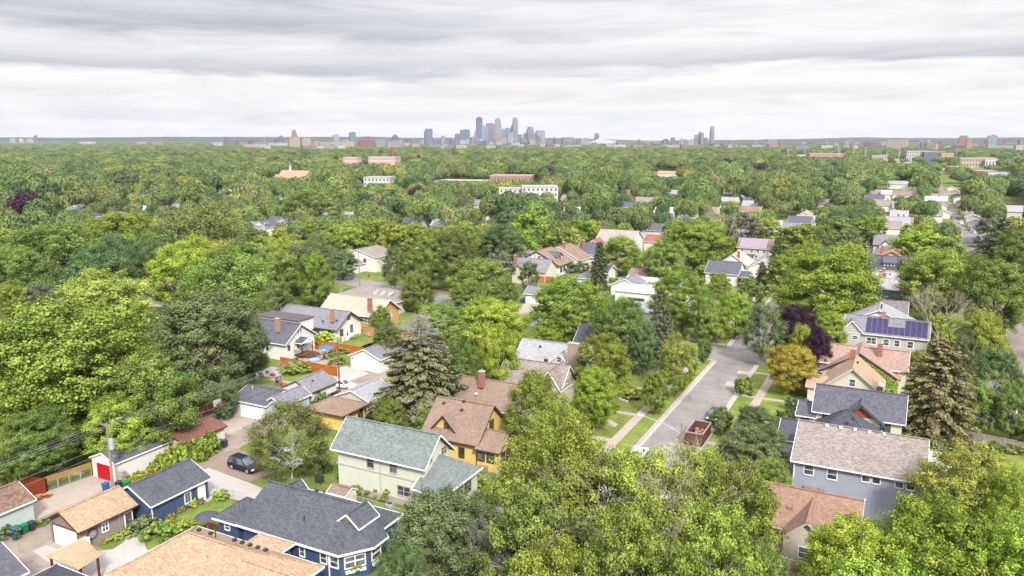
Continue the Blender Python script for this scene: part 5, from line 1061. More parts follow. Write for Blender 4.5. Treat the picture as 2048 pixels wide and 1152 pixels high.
def landmark(name, label, cat, px, dist, w, d, h, rz, mat, floors, cols, **k):
    x, y = far(px, dist); x2, y2 = far(px, dist + d / 2); t = thing(name, label, cat, (x2, y2, 0)); block(t, x2, y2, w, d, h, rz, mat, floors, cols, **k); return t, x2, y2
t, x, y = landmark('school_building', 'long pink brick school block with white bands, nearer the tall red chimney', 'building', 768, 1120, 40, 22, 15.5, .25, plain('school_brick', C(236, 192, 182, 1.7)), 3, 14)
t2, x2, y2 = landmark('school_building', 'shorter pink brick block west of the tall red chimney', 'building', 703, 1130, 20, 16, 15, .25, plain('school_brick', C(236, 192, 182, 1.7)), 3, 7)
cx_, cy_ = far(784, 1150); ch = MB().cyl(cx_, cy_, 0, 29, 2.6, 8, 2.1).build('smokestack', plain('red_stack', C(196, 92, 86)), None); tag(ch, 'tall red brick smokestack rising beside the pink school', 'smokestack')
cx_, cy_ = at(580, 352, 8); t = thing('church', 'tan-roofed brick church with a slim pale spire among the trees', 'church', (cx_, cy_, 0))
gable(t, cx_ - 14, cx_ + 18, cy_ - 4, cy_ + 16, 6, 13, 'x', TANR('x'), plain('church_brick', C(210, 170, 130)), oh=.5); gable(t, cx_ - 16, cx_ - 8, cy_ - 6, cy_ + 8, 5, 9.5, 'y', TANR('y'), plain('church_brick', C(210, 170, 130)), oh=.5)
MB().box(cx_ - 4.8, cx_ - 3.2, cy_ + 4.4, cy_ + 6.0, 10, 15.5).build('bell_tower', SCREAM, t); MB().tube([(cx_ - 4, cy_ + 5.2, 15.5), (cx_ - 4, cy_ + 5.2, 21.5)], [.7, .05], 6).build('spire', METAL, t)
t, x, y = landmark('apartment_building', 'white flat-roofed box building with blue panels in the canopy', 'building', 757, 640, 22, 16, 10.5, .3, plain('white_render', C(240, 238, 236)), 3, 7)
MB().cbox(x - 4.4, y - 8.8 + 0, 7, .6, 1, 10.2, 0, .3).build('blue_panel', plain('blue_panel', C(60, 110, 180)), t)
t, x, y = landmark('apartment_building', 'four-storey white apartment block with dark balconies in the canopy', 'building', 1080, 478, 22, 16, 12.4, .47, plain('white_render', C(240, 238, 236)), 4, 8); 
xa_, ya_ = far(1030, 494); block(t, xa_, ya_, 20, 13, 10.6, .47, plain('white_render', C(240, 238, 236)), 4, 7)
t, x, y = landmark('mall_building', 'low red brick mall with a pale canopy roof', 'building', 930, 640, 40, 16, 7.5, .2, BRK2, 2, 12)
t, x, y = landmark('mall_building', 'wide tan flat roof behind the red brick mall', 'building', 1025, 700, 38, 26, 8.5, .35, plain('tan_wall', C(200, 150, 130)), 1, 12, roof=plain('roof_mauve', C(196, 176, 168)))
t, x, y = landmark('mall_building', 'small white storefront beside the brick mall', 'building', 882, 650, 10, 10, 6.5, .2, SWH, 1, 4)
for i, (px, dd, w, h_, col, fl, lb) in enumerate([
    (1652, 1460, 56, 15.5, C(230, 170, 160), 4, 'long pink apartment row with white bays beyond the canopy'), (1603, 1500, 16, 12, C(240, 232, 210), 2, 'small cream box building beside the pink apartment row'),
    (1834, 1500, 36, 20, C(214, 206, 212), 4, 'white and red apartment block beyond the far alley'), (1868, 1500, 34, 19, C(130, 130, 160), 4, 'blue-grey apartment block next to the white and red one'),
    (1896, 1470, 20, 17, C(232, 190, 130), 4, 'tan apartment block at the end of the blue-grey one'), (1786, 1250, 20, 11, C(240, 205, 150), 2, 'pale orange shop below the pylons'),
    (1760, 1350, 22, 15, C(228, 205, 200), 3, 'pale pink shop block with white roof'), (1820, 1180, 30, 8.5, C(242, 240, 240), 1, 'white retail shed with a flat roof'), (1857, 1190, 34, 8, C(244, 222, 210), 1, 'wide pale retail roof near the white shed'),
    (1893, 1200, 24, 8, C(236, 236, 240), 1, 'white retail roof by the tan block'), (1810, 1230, 18, 8, C(90, 110, 170), 1, 'small shop with a blue fascia'), (1870, 960, 12, 6.5, C(90, 190, 190), 1, 'teal awning shop at the far alley mouth'),
    (1955, 1330, 50, 13, C(206, 192, 160), 2, 'long tan parking building with pale bands'), (1988, 1330, 22, 11, C(238, 234, 230), 1, 'white box shed beside the long tan building'), (1925, 1050, 26, 9, C(240, 208, 150), 1, 'wide yellow-tan store roof'),
    (1975, 960, 20, 8, C(214, 90, 80), 1, 'red-fronted store under the yellow-tan roof'), (2002, 930, 22, 7.5, C(225, 230, 240), 1, 'white store with a blue strip by the red-fronted store'), (2040, 1350, 24, 8, C(240, 238, 236), 1, 'white flat shed at the picture edge near the pylon'),
    (1270, 1500, 16, 9, C(236, 226, 220), 1, 'white low shed near the canopy edge below the stadium'), (580, 1900, 26, 12, C(238, 236, 232), 2, 'white strip building under the brick department store')]):
    landmark('commercial_building', lb, 'building', px, dd, w, min(w * .6, 22), h_, .35, plain('wall_c%d' % i, col), fl, max(4, int(w / 4)), roof=FLATR)
# ---------------------------------------------------------------- named trees: left side
T = ptree
tree(-102, 64.5, 20, 11.2, 'n1', 'fresh', 'huge yellow-green maple whose crown fills the area behind the latticed fence')
T(10, 640, 230, 17, 'n0', 'fresh', 'broad green maple cut by the picture edge beside the huge yellow-green maple')
T(300, 700, 190, 14, 'n2', 'mid', 'mid-green maple wedged between the huge yellow-green maple and the dark round maple')
T(100, 765, 190, 9.5, 'n3', 'fresh', 'low spreading tree over the shaded yard of the garden walk')
T(225, 795, 130, 9, 'n1', 'lime', 'low bright maple right behind the grey roof of the red-doored garage')
tree(-100.5, 86.5, 17, 9.6, 'n0', 'blue', 'dark blue-green round maple beside the grey double garage')
T(200, 540, 185, 14, 'n3', 'yellow', 'yellowish tree behind the huge yellow-green maple')
T(110, 448, 205, 18, 'n1', 'mid', 'tall wide green tree left of the big round tree with two tones')
T(238, 424, 172, 18, 'n0', 'fresh', 'tall rounded yellow-green tree next to the dull willow dome')
T(398, 414, 200, 18, 'willow', 'olive', 'wide dull-green willow forming a smooth dome')
T(436, 478, 95, 13, 'm1', 'yellow', 'pale yellow tree in front of the dull-green willow')
T(455, 508, 215, 15, 'willow', 'mid', 'broad flat-topped honey locust behind the dark round maple')
T(548, 560, 80, 11, 'open', 'olive', 'feathery grey-green tree at the end of the flat-topped honey locust')
T(540, 472, 110, 13, 'm0', 'yellow', 'pale yellow-green linden behind the honey locust')
T(600, 478, 70, 12, 'm3', 'yellow', 'second pale linden beside the tall pointed maple')
T(628, 505, 84, 13.5, 'n4', 'fresh', 'tall pointed light-green maple above the red mulch bank')
T(684, 499, 56, 9, 'n0', 'dark', 'neat dark-green maple with a clear trunk by the white cottage')
T(630, 378, 132, 18, 'n1', 'olive', 'large olive elm towering over the pale grey roofs')
T(25, 560, 60, 10, 'n3', 'fresh', 'light-green tree against the picture edge above the big maples')
T(70, 565, 60, 9, 'open', 'grey', 'silvery open tree over the white wall at the picture edge')
T(375, 500, 40, 9, 'm0', 'dark', 'small dark tree under the dull-green willow')
# centre
T(787, 490, 62, 13, 'open', 'olive', 'olive open-branched tree standing at the street by the orange bungalow')
T(840, 492, 92, 13, 'n2', 'mid', 'mid-green tree right of the open-branched olive tree')
T(908, 468, 62, 13, 'm3', 'yellow', 'yellowing tree behind the mid-green street trees')
T(834, 546, 76, 9.5, 'n4', 'mid', 'bushy green tree at the gable end of the orange bungalow')
T(962, 516, 145, 13, 'n0', 'mid', 'wide round maple over the bend of the cross street')
T(1000, 500, 60, 11, 'm1', 'grey', 'grey-green crabapple behind the wide round maple')
T(930, 530, 50, 10, 'm0', 'fresh', 'light-green tree half hidden by the wide round maple')
T(984, 596, 152, 12.5, 'n0', 'lime', 'domed yellow-green maple in front of the tan garage driveway')
T(991, 652, 96, 11.5, 'n2', 'lime', 'bright yellow upright maple behind the brick chimney')
T(1146, 552, 155, 14.5, 'n1', 'fresh', 'tall many-trunked green tree behind the pale grey bungalow')
T(1245, 592, 115, 13.5, 'n0', 'mid', 'dense green maple between the many-trunked tree and the pale pine')
T(1205, 670, 112, 11, 'n3', 'fresh', 'loose light-green elm behind the bright yellow-green tree')
T(1190, 732, 98, 9.5, 'n0', 'lime', 'round vivid yellow-green tree above the grassy bank')
T(1068, 742, 130, 12, 'n4', 'fresh', 'pointed light-green silver maple hiding the end of the brown roof')
T(1120, 800, 130, 13, 'n3', 'fresh', 'light silver maple beside the vivid yellow-green tree')
T(872, 604, 120, 12, 'n0', 'mid', 'green ash behind the grey-topped spruce')
T(918, 676, 90, 11, 'n1', 'mid', 'green ash between the grey-topped spruce and the bright upright maple')
T(775, 640, 60, 8, 'n1', 'mid', 'green elm peeking out left of the grey-topped spruce')
T(838, 620, 205, 17, 'spruce_bare', 'spruce', 'large grey-green spruce with a bare grey top beside the brown roof', name='spruce_tree')
T(780, 796, 70, 6, 'n0', 'mid', 'rounded tree below the grey-topped spruce next to the yellow garage')
T(860, 815, 60, 5, 'n1', 'mid', 'low leafy tree under the grey-topped spruce touching the green roof')
T(1322, 566, 62, 16, 'pine', 'needle', 'thin pale-green pine beside the dark blue house corner', name='pine_tree')
T(1338, 600, 40, 13, 'pine', 'needle', 'slim second pine just behind the thin pale-green pine', name='pine_tree')
T(1368, 538, 118, 14, 'n1', 'fresh', 'large light-green street tree on the far corner of the crossing')
T(1410, 590, 60, 10, 'n0', 'mid', 'mid-green tree tucked behind the large tree on the far corner')
T(1474, 584, 76, 10, 'n0', 'lime', 'bright green boulevard tree with a clear trunk across the junction')
T(1530, 603, 90, 12, 'open', 'blue', 'blue-green boulevard maple with a dark trunk at the kerb corner', bark=BARK)
T(1358, 668, 80, 10.5, 'n3', 'fresh', 'light-green boulevard locust leaning over the kerb')
T(1312, 745, 58, 6.5, 'n2', 'fresh', 'small bright-green boulevard tree above the sidewalk')
T(1408, 676, 36, 4.6, 'n0', 'mid', 'young tree on the corner grass by the stop sign')
T(1590, 690, 108, 8.2, 'n0', 'gold', 'golden-yellow round tree on the lawn beside the pink-roofed house')
T(1606, 648, 60, 9, 'n4', 'lime', 'yellow-green pointed tree between the golden tree and the purple maples')
T(1598, 612, 96, 11, 'n1', 'purple', 'broad purple-leaved maple by the junction')
T(1638, 655, 58, 9.5, 'n2', 'purple', 'second purple maple next to the solar-roofed house')
T(1666, 622, 72, 8, 'n0', 'lime', 'bright yellow-green tree touching the solar-roofed house')
T(1655, 500, 205, 16.5, 'n1', 'lime', 'wide yellow-green elm over the parked white car')
T(1610, 545, 70, 11, 'm3', 'fresh', 'light-green side of the street trees beyond the crossing')
T(1502, 560, 46, 7, 'm0', 'mid', 'small round tree in the garden by the white house')
T(1885, 498, 150, 17, 'n1', 'fresh', 'tall spreading green elm behind the dead tree')
T(1998, 515, 130, 17, 'n0', 'mid', 'dense green tree at the picture edge behind the dead tree')
T(1885, 628, 62, 8, 'm0', 'lime', 'bright green small tree showing through the dead branches')
T(1970, 622, 100, 12, 'n4', 'fresh', 'light-green tree beside the far alley')
T(2002, 690, 112, 12, 'open', 'blue', 'tall blue-green tree with open branches by the pale wooden fence')
T(1935, 660, 50, 9, 'n3', 'blue', 'hazy green tree between the brown spruce and the far alley')
T(1890, 668, 185, 15, 'spruce', 'brown', 'brownish spruce with a thick trunk on the back lawn', name='spruce_tree')
T(2010, 430, 120, 17, 'pine', 'pine', 'tall dark-green white pine at the picture edge', name='pine_tree')
T(1982, 432, 60, 14, 'm0', 'grey', 'dark grey-green round tree beside the white pine')
T(1838, 442, 70, 13, 'm1', 'lime', 'yellow-green tree above the small white garage')
T(1515, 812, 84, 6, 'n0', 'dark', 'dark round crabapple beside the right-hand path'.replace('right-hand ', 'stepped '))
T(1510, 846, 130, 7.5, 'n1', 'blue', 'wide dense crabapple in front of the dark hip-roofed house')
T(1545, 915, 90, 6, 'n0', 'mid', 'low green tree at the porch of the slate-blue house')
T(1443, 812, 48, 4.2, 'n5', 'olive', 'small olive tree beside the rusty dumpster')
T(1558, 835, 44, 3.0, 'm5', 'olive', 'low yellowish shrub tree in front of the cream house')
# nearest row over the street
T(1120, 850, 250, 15, 'n3', 'fresh', 'huge light-green silver maple next to the yellow house')
T(1280, 888, 250, 14.5, 'open', 'fresh', 'big open-crowned street maple over the parked white cars')
T(1392, 885, 170, 14, 'open', 'fresh', 'open street maple with bare twigs in front of the dumpster')
T(1480, 935, 190, 13, 'n3', 'fresh', 'leafy street maple touching the salmon roof')
T(1060, 960, 250, 13.5, 'open', 'mid', 'wide street maple beyond the blue house with the bay')
T(1262, 1000, 260, 15, 'open', 'fresh', 'nearest open-crowned maple with dead grey branches')
T(1430, 1000, 220, 14, 'open', 'fresh', 'dense street maple below the leafy one by the salmon roof')
T(1110, 1075, 190, 12, 'n3', 'fresh', 'lower light-green maple over the parked silver car')
T(1350, 1100, 210, 12, 'open', 'fresh', 'lowest street maple at the bottom of the picture')
T(1530, 1075, 120, 10, 'open', 'mid', 'thin-crowned maple in front of the beige wall')
T(880, 985, 220, 10, 'n0', 'blue', 'dark blue-green tree in front of the blue house porch')
T(975, 1015, 120, 10, 'n2', 'grey', 'soft grey-green tree beside the dark blue-green one')
T(800, 1090, 110, 9, 'n1', 'dark', 'dark low tree beneath the bay window')
T(1720, 1040, 190, 10, 'n1', 'lime', 'bright green ash in front of the slate-blue wall')
T(1890, 1000, 240, 12, 'n3', 'lime', 'broad bright ash filling the bottom corner')
T(2030, 1040, 190, 12, 'n1', 'lime', 'bright ash cut by the corner of the picture')
T(1760, 1075, 220, 9.5, 'n3', 'lime', 'low bright ash below the broad one')
T(1640, 1110, 110, 7, 'n5', 'fresh', 'light young ash beside the brown tiled roof')
T(1945, 892, 180, 11, 'n3', 'yellow', 'olive-yellow walnut beside the white canopy')
T(2035, 935, 110, 11, 'n1', 'lime', 'olive-yellow tree at the picture edge behind the ashes')
T(1895, 985, 90, 8, 'n5', 'mid', 'dark green small tree under the pergola')
T(575, 800, 172, 10, 'birch', 'olive', 'old birch with bare white branches over the parked black car', name='birch_tree', rz=.8)
x, y = at(1869, 716, 0); dead_tree(x, y, 14, 'leafless grey dead tree behind the brown spruce', 3, .55, .32)
x, y = at(1250, 1000, 11); dead_tree(x, y, 15.5, 'bare dead crown sticking out of the nearest street maples', 9, .75, .22)
x, y = at(1405, 965, 11); dead_tree(x, y, 15.5, 'bare forked dead tree beside the leafy street maple', 12, .75, .2)
x, y = at(1330, 1075, 11); dead_tree(x, y, 14, 'lowest bare dead tree among the street maples', 15, .75, .18)
x, y = at(1446, 512, 0); dead_tree(x, y, 17, 'white bare snag with two arms above the slate roofs', 5, .25, .25)

T(60, 820, 150, 9, 'n1', 'mid', 'low dark-green tree hanging over the corner fence'); T(14, 860, 90, 7, 'n2', 'fresh', 'bright hanging tree at the picture edge above the mint garage')
T(360, 742, 70, 7, 'n0', 'dark', 'understory tree in the shade beside the dark round maple'); T(230, 690, 170, 13, 'n1', 'fresh', 'second crown of the maple mass behind the latticed fence'); T(60, 690, 190, 14, 'n0', 'lime', 'front crown of the maple mass at the picture edge')
T(500, 640, 70, 11, 'n0', 'blue', 'dark green outgrowth on the house side of the dark round maple'); T(445, 760, 60, 6, 'n0', 'dark', 'shady tree at the brown fence by the basketball hoop')

T(1395, 440, 150, 16, 'n0', 'fresh', 'towering light-green elm above the bare snag'); T(1330, 478, 90, 13, 'n2', 'mid', 'green tree between the tall pole and the towering elm'); T(1245, 472, 100, 12, 'n4', 'fresh', 'light-green tree before the big pale taupe roof'); T(1200, 478, 50, 14, 'spruce', 'pine', 'dark green pine beside the brown gabled houses', name='pine_tree')
T(1487, 424, 76, 14, 'm0', 'grey', 'dark grey-green round tree above the pale solar-panel roof'); T(1535, 432, 70, 12, 'm3', 'yellow', 'dying tan-green tree behind the hip-roofed house'); T(1556, 470, 40, 12, 'spruce', 'pine', 'slim dark spruce next to the blue-grey gabled house', name='spruce_tree'); T(1600, 448, 100, 14, 'm0', 'fresh', 'bright green tree hiding the far end of the street')
T(1525, 520, 34, 8, 'spruce', 'needle', 'small grey-green fir on the front lawn', name='fir_tree'); T(1570, 505, 80, 11, 'm3', 'fresh', 'light green tree behind the small fir'); T(1700, 432, 100, 13, 'm1', 'mid', 'green tree above the wide yellow-green elm'); T(1745, 432, 75, 12, 'm0', 'lime', 'yellow-green tree before the lilac-grey roof'); T(1842, 455, 120, 14, 'm1', 'lime', 'broad yellow-green maple beyond the small white garage'); T(1905, 470, 70, 13, 'm0', 'mid', 'green tree beside the far alley garages'); T(1818, 506, 50, 11, 'm2', 'grey', 'grey-green tree beside the dormered slate roof')
T(880, 470, 80, 13, 'm0', 'mid', 'green tree behind the mid-green street trees'); T(745, 440, 70, 12, 'm4', 'fresh', 'pointed light tree behind the thin pole'); T(1060, 520, 46, 9, 'm2', 'dark', 'dark tree before the grey cross-gabled cream house'); T(1010, 560, 60, 9, 'n0', 'mid', 'green tree at the driveway beside the wide round maple'); T(1100, 640, 60, 7, 'n3', 'lime', 'low bright tree beside the pale driveway'); T(940, 560, 70, 9, 'n0', 'mid', 'lower mid-green tree at the road bend'); T(760, 610, 40, 6, 'n5', 'mid', 'small tree at the corner of the orange bungalow fence')
T(1285, 640, 60, 10, 'n0', 'dark', 'dark tree behind the dark blue corner house'); T(1440, 545, 44, 7, 'n1', 'fresh', 'small bright tree before the slate gambrel'); T(1430, 610, 60, 8, 'n2', 'fresh', 'green yard tree by the white steep-roofed house'); T(1745, 620, 40, 6, 'm0', 'mid', 'small green tree behind the yellow-green one'); T(1955, 760, 90, 8, 'n2', 'mid', 'green tree in the yard behind the brown spruce'); T(2035, 760, 70, 9, 'n3', 'mid', 'hanging green tree at the picture edge by the weathered fence'); T(1840, 700, 50, 5, 'n3', 'fresh', 'low tree in the garden by the vine-covered gable')
# ---------------------------------------------------------------- street furniture, vehicles, garden things
def hgt(x, y, py, lo=0, hi=40):
    for _ in range(40):
        m_ = (lo + hi) / 2
        if proj(x, y, m_)[1] > py: lo = m_
        else: hi = m_
    return lo
COLR = {'blue': plain('bin_blue', C(70, 120, 185), .5), 'green': plain('bin_green', C(30, 150, 90), .5), 'black': plain('bin_black', C(70, 74, 84), .5)}
def make_bin(col, label):
    t = local('wheelie_bin', label, 'bin', 'wheeled bins set out in the alleys'); m = MB()
    m.add([(-.24, -.26, .06), (.24, -.26, .06), (.24, .26, .06), (-.24, .26, .06), (-.31, -.36, .98), (.31, -.36, .98), (.31, .34, .98), (-.31, .34, .98)], [(0, 3, 2, 1), (4, 5, 6, 7), (0, 1, 5, 4), (1, 2, 6, 5), (2, 3, 7, 6), (3, 0, 4, 7)])
    m.build('bin_body', COLR[col], t); MB().cbox(0, -.02, .68, .78, .98, 1.08, .03).beam((-.25, .42, 1.0), (.25, .42, 1.0), .05).build('lid', COLR[col], t)
    for s_ in (-.28, .28): MB().tube([(s_ - .03, .3, .12), (s_ + .03, .3, .12)], .12, 10).build('wheel', BLACK, t)
    return t
BINS = {c: None for c in COLR}
def bin_(c, x, y, rz, label):
    if BINS[c] is None: BINS[c] = make_bin(c, label); return put(BINS[c], x, y, 0, rz)
    return dup(BINS[c], x, y, 0, rz, label)
for c, x, y, rz, lb in [('blue', -82.3, 44.0, 1.6, 'blue wheeled bin against the mint garage'), ('green', -82.1, 44.85, 1.6, 'green wheeled bin between the blue and black bins by the mint garage'), ('black', -82.0, 45.6, 1.6, 'black wheeled bin at the corner of the mint garage'),
    ('blue', -83.6, 55.6, 0, 'blue wheeled bin at the foot of the transformer pole'), ('black', -82.5, 56.6, .1, 'black wheeled bin behind the transformer pole'), ('green', -81.7, 57.0, 0, 'green wheeled bin beside the orange flower bed'),
    ('blue', -81.7, 71.0, 1.4, 'blue wheeled bin by the rust-roofed garage'), ('black', -81.3, 71.9, 1.5, 'black wheeled bin by the rust-roofed garage'), ('blue', -81.9, 71.8, 1.5, 'second blue bin hidden behind the pair by the rust roof')]: bin_(c, x, y, rz, lb)
for c, px, py, lb in [('blue', 657, 799, 'blue wheeled bin at the corner of the white blue-grey-roofed garage'), ('black', 666, 797, 'black wheeled bin beside the tall leaning wooden pole'), ('black', 673, 795, 'second black bin beside the tall wooden pole'), ('green', 633, 806, 'green bin lid among the bushes behind the white garage'),
    ('blue', 553, 836, 'blue wheeled bin in front of the double garage door'), ('green', 562, 836, 'green wheeled bin by the double garage door'), ('blue', 1043, 606, 'blue wheeled bin beside the tan garage driveway'), ('black', 1048, 605, 'black wheeled bin beside the tan garage driveway'), ('blue', 1256, 548, 'blue wheeled bin on the back alley apron'), ('black', 1229, 552, 'black bin against the solar garage wall'), ('green', 1221, 576, 'green bin at the mouth of the back alley')]:
    x, y = at(px, py, 0); bin_(c, x, y, R.uniform(-.3, .3), lb)
POLE = plain('pole_wood', C(188, 160, 136), .9, var=.15, scale=3)
def upole(label, x, y, h, arm=True, tr=False, mat=None, r=.16, name='utility_pole'):
    t = thing(name, label, 'pole', (x, y, 0), 0); MB().tube([(x, y, -.2), (x, y, h)], [r, r * .65], 8).build('pole', mat or POLE, t)
    if arm:
        a = MB().beam((x - 1.1, y, h - .35), (x + 1.1, y, h - .35), .1, .12).build('crossarm', POLE, t)
        for d in (-1.0, -.45, .45, 1.0): MB().cyl(x + d, y, h - .3, h - .08, .05, 6).build('insulator', METAL, a)
    if tr: MB().cyl(x + .5, y, h - 3.2, h - 2.0, .32, 12).cyl(x + .5, y, h - 2.0, h - 1.85, .2, 8).build('transformer', plain('transformer_grey', C(205, 210, 220)), t)
    return t
p1 = (-83.1, 56.2); h1 = hgt(*p1, 846); p2 = (-82.7, 98.1); h2 = hgt(*p2, 682)
upole('wooden utility pole with a grey transformer by the blue bins', *p1, h1, tr=True); upole('tall reddish wooden pole beside the parked white sedan', *p2, h2, True, mat=plain('pole_red', C(150, 108, 92), .9, var=.15, scale=3))
xa, ya = at(1368, 556, 0); h3 = hgt(xa, ya, 506); upole('pale utility pole with guy wires behind the white metal roofs', xa, ya, h3)
xb, yb = at(1183, 568, 0); h4 = hgt(xb, yb, 524); upole('utility pole with a pale box beside the cream garage', xb, yb, h4, tr=True)
xc, yc = at(720, 579, 0); upole('brown wooden street pole near the white cottage', xc, yc, hgt(xc, yc, 496), False)
xd, yd = at(761, 494, 0); upole('thin pole with a pale transformer above the canopy', xd, yd, hgt(xd, yd, 451), True, True, METAL)
xe_, ye_ = at(1146, 494, 0); upole('thin grey pole above the brown cottage roofs', xe_, ye_, hgt(xe_, ye_, 466), False, mat=METAL, r=.12)
for px, py, pt, lb in ((1906, 440, 418, 'first utility pole on the far alley'), (1919, 424, 391, 'second utility pole with crossarm on the far alley'), (1786, 412, 395, 'pole showing above the trees beyond the pale blue house')):
    x, y = at(px, py, 0); upole(lb, x, y, hgt(x, y, pt))
WIRE = plain('wire', (.22, .22, .22), .6)
def wire(a, b, sag, label, grp='overhead wires strung along the alley', r=.013):
    m = MB(); n = 14; pts = []
    for i in range(n + 1): t = i / n; pts.append((a[0] + (b[0] - a[0]) * t, a[1] + (b[1] - a[1]) * t, a[2] + (b[2] - a[2]) * t - sag * 4 * t * (1 - t)))
    m.tube(pts, r, 4, False); return tag(m.build('overhead_wire', WIRE), label, 'wire', grp)
LW = ('outermost top', 'inner top', 'inner house-side top', 'outermost house-side top', 'thick middle', 'lowest')
for i, (dx, dz) in enumerate(((-1, -.1), (-.45, -.1), (.45, -.1), (1, -.1), (.1, -2.6), (.15, -3.4))):
    wire((p1[0] + dx, p1[1], h1 + dz), (p2[0] + dx, p2[1], h2 + dz), .7, LW[i] + ' wire between the transformer pole and the reddish pole'); wire((p1[0] + dx, p1[1], h1 + dz), (p1[0] + dx, 12, h1 + dz + .3), .5, LW[i] + ' wire running from the transformer pole over the mint garage')
    if i < 4: wire((p2[0] + dx, p2[1], h2 + dz), (xb + dx, yb, h4 + dz), .9, LW[i] + ' wire from the reddish pole to the pole by the cream garage')
wire((p1[0], p1[1], h1 - 3), (-60, 41, 5.2), .5, 'service wire dropping to the orange-roofed house', None); wire((p2[0], p2[1], h2 - 2.6), (-57, 72, 7.6), .6, 'service wire dropping to the green house', None)
wire((p1[0], p1[1], h1 - 3), (-98, 57, 5), .4, 'service wire over the shaded yard', None); wire((p2[0], p2[1], h2 - 2.6), (-104, 124.5, 4.8), .5, 'service wire dropping to the white stucco bungalow', None); wire((p2[0], p2[1], h2 - 2.6), (-88, 113, 3.9), .3, 'service wire dropping to the white double-door garage', None)
# street lamp over the road
t = thing('street_lamp', 'grey street lamp on a tall pole arching over the street', 'street lamp', (-22, 88, 0)); MB().tube([(-22, 88, 0), (-22, 88, 8.4)], [.15, .1], 8).build('pole', POLE, t)
MB().tube([(-22, 88, 7.0), (-24.4, 88.6, 7.7), (-27.2, 89.4, 7.9)], .05, 6).build('arm', METAL, t); MB().cbox(-27.6, 89.5, .9, .32, 7.78, 7.98, .05).build('lamp_head', plain('lamp_white', C(240, 240, 240)), t)
x, y = -37, 149.6; t = thing('street_sign', 'small green street-name sign on a post at the junction', 'sign', (x, y, 0)); MB().cyl(x, y, 0, 2.7, .04, 6).build('post', METAL, t); MB().box(x - .45, x + .45, y - .02, y + .02, 2.6, 2.85).box(x - .02, x + .02, y - .45, y + .45, 2.86, 3.1).build('name_plate', plain('sign_green', C(120, 190, 175)), t)
x, y = at(739, 566, 0); t = thing('stop_sign', 'red octagonal stop sign beside the street pole', 'sign', (x, y, 0)); MB().cyl(x, y, 0, 1.9, .04, 6).build('post', METAL, t); MB().tube([(x - .2, y - .03, 2.25), (x - .17, y + .03, 2.25)], [.45, .45], 8).build('sign_plate', plain('stop_red', C(228, 60, 45)), t)
x, y = at(923, 628, 0); t = thing('sign_post', 'thin pale sign post at the bend of the cross street', 'sign', (x, y, 0)); MB().cyl(x, y, 0, 2.6, .05, 6).build('post', METAL, t); MB().box(x - .25, x + .25, y - .03, y, 2.1, 2.6).build('sign_plate', METAL, t)
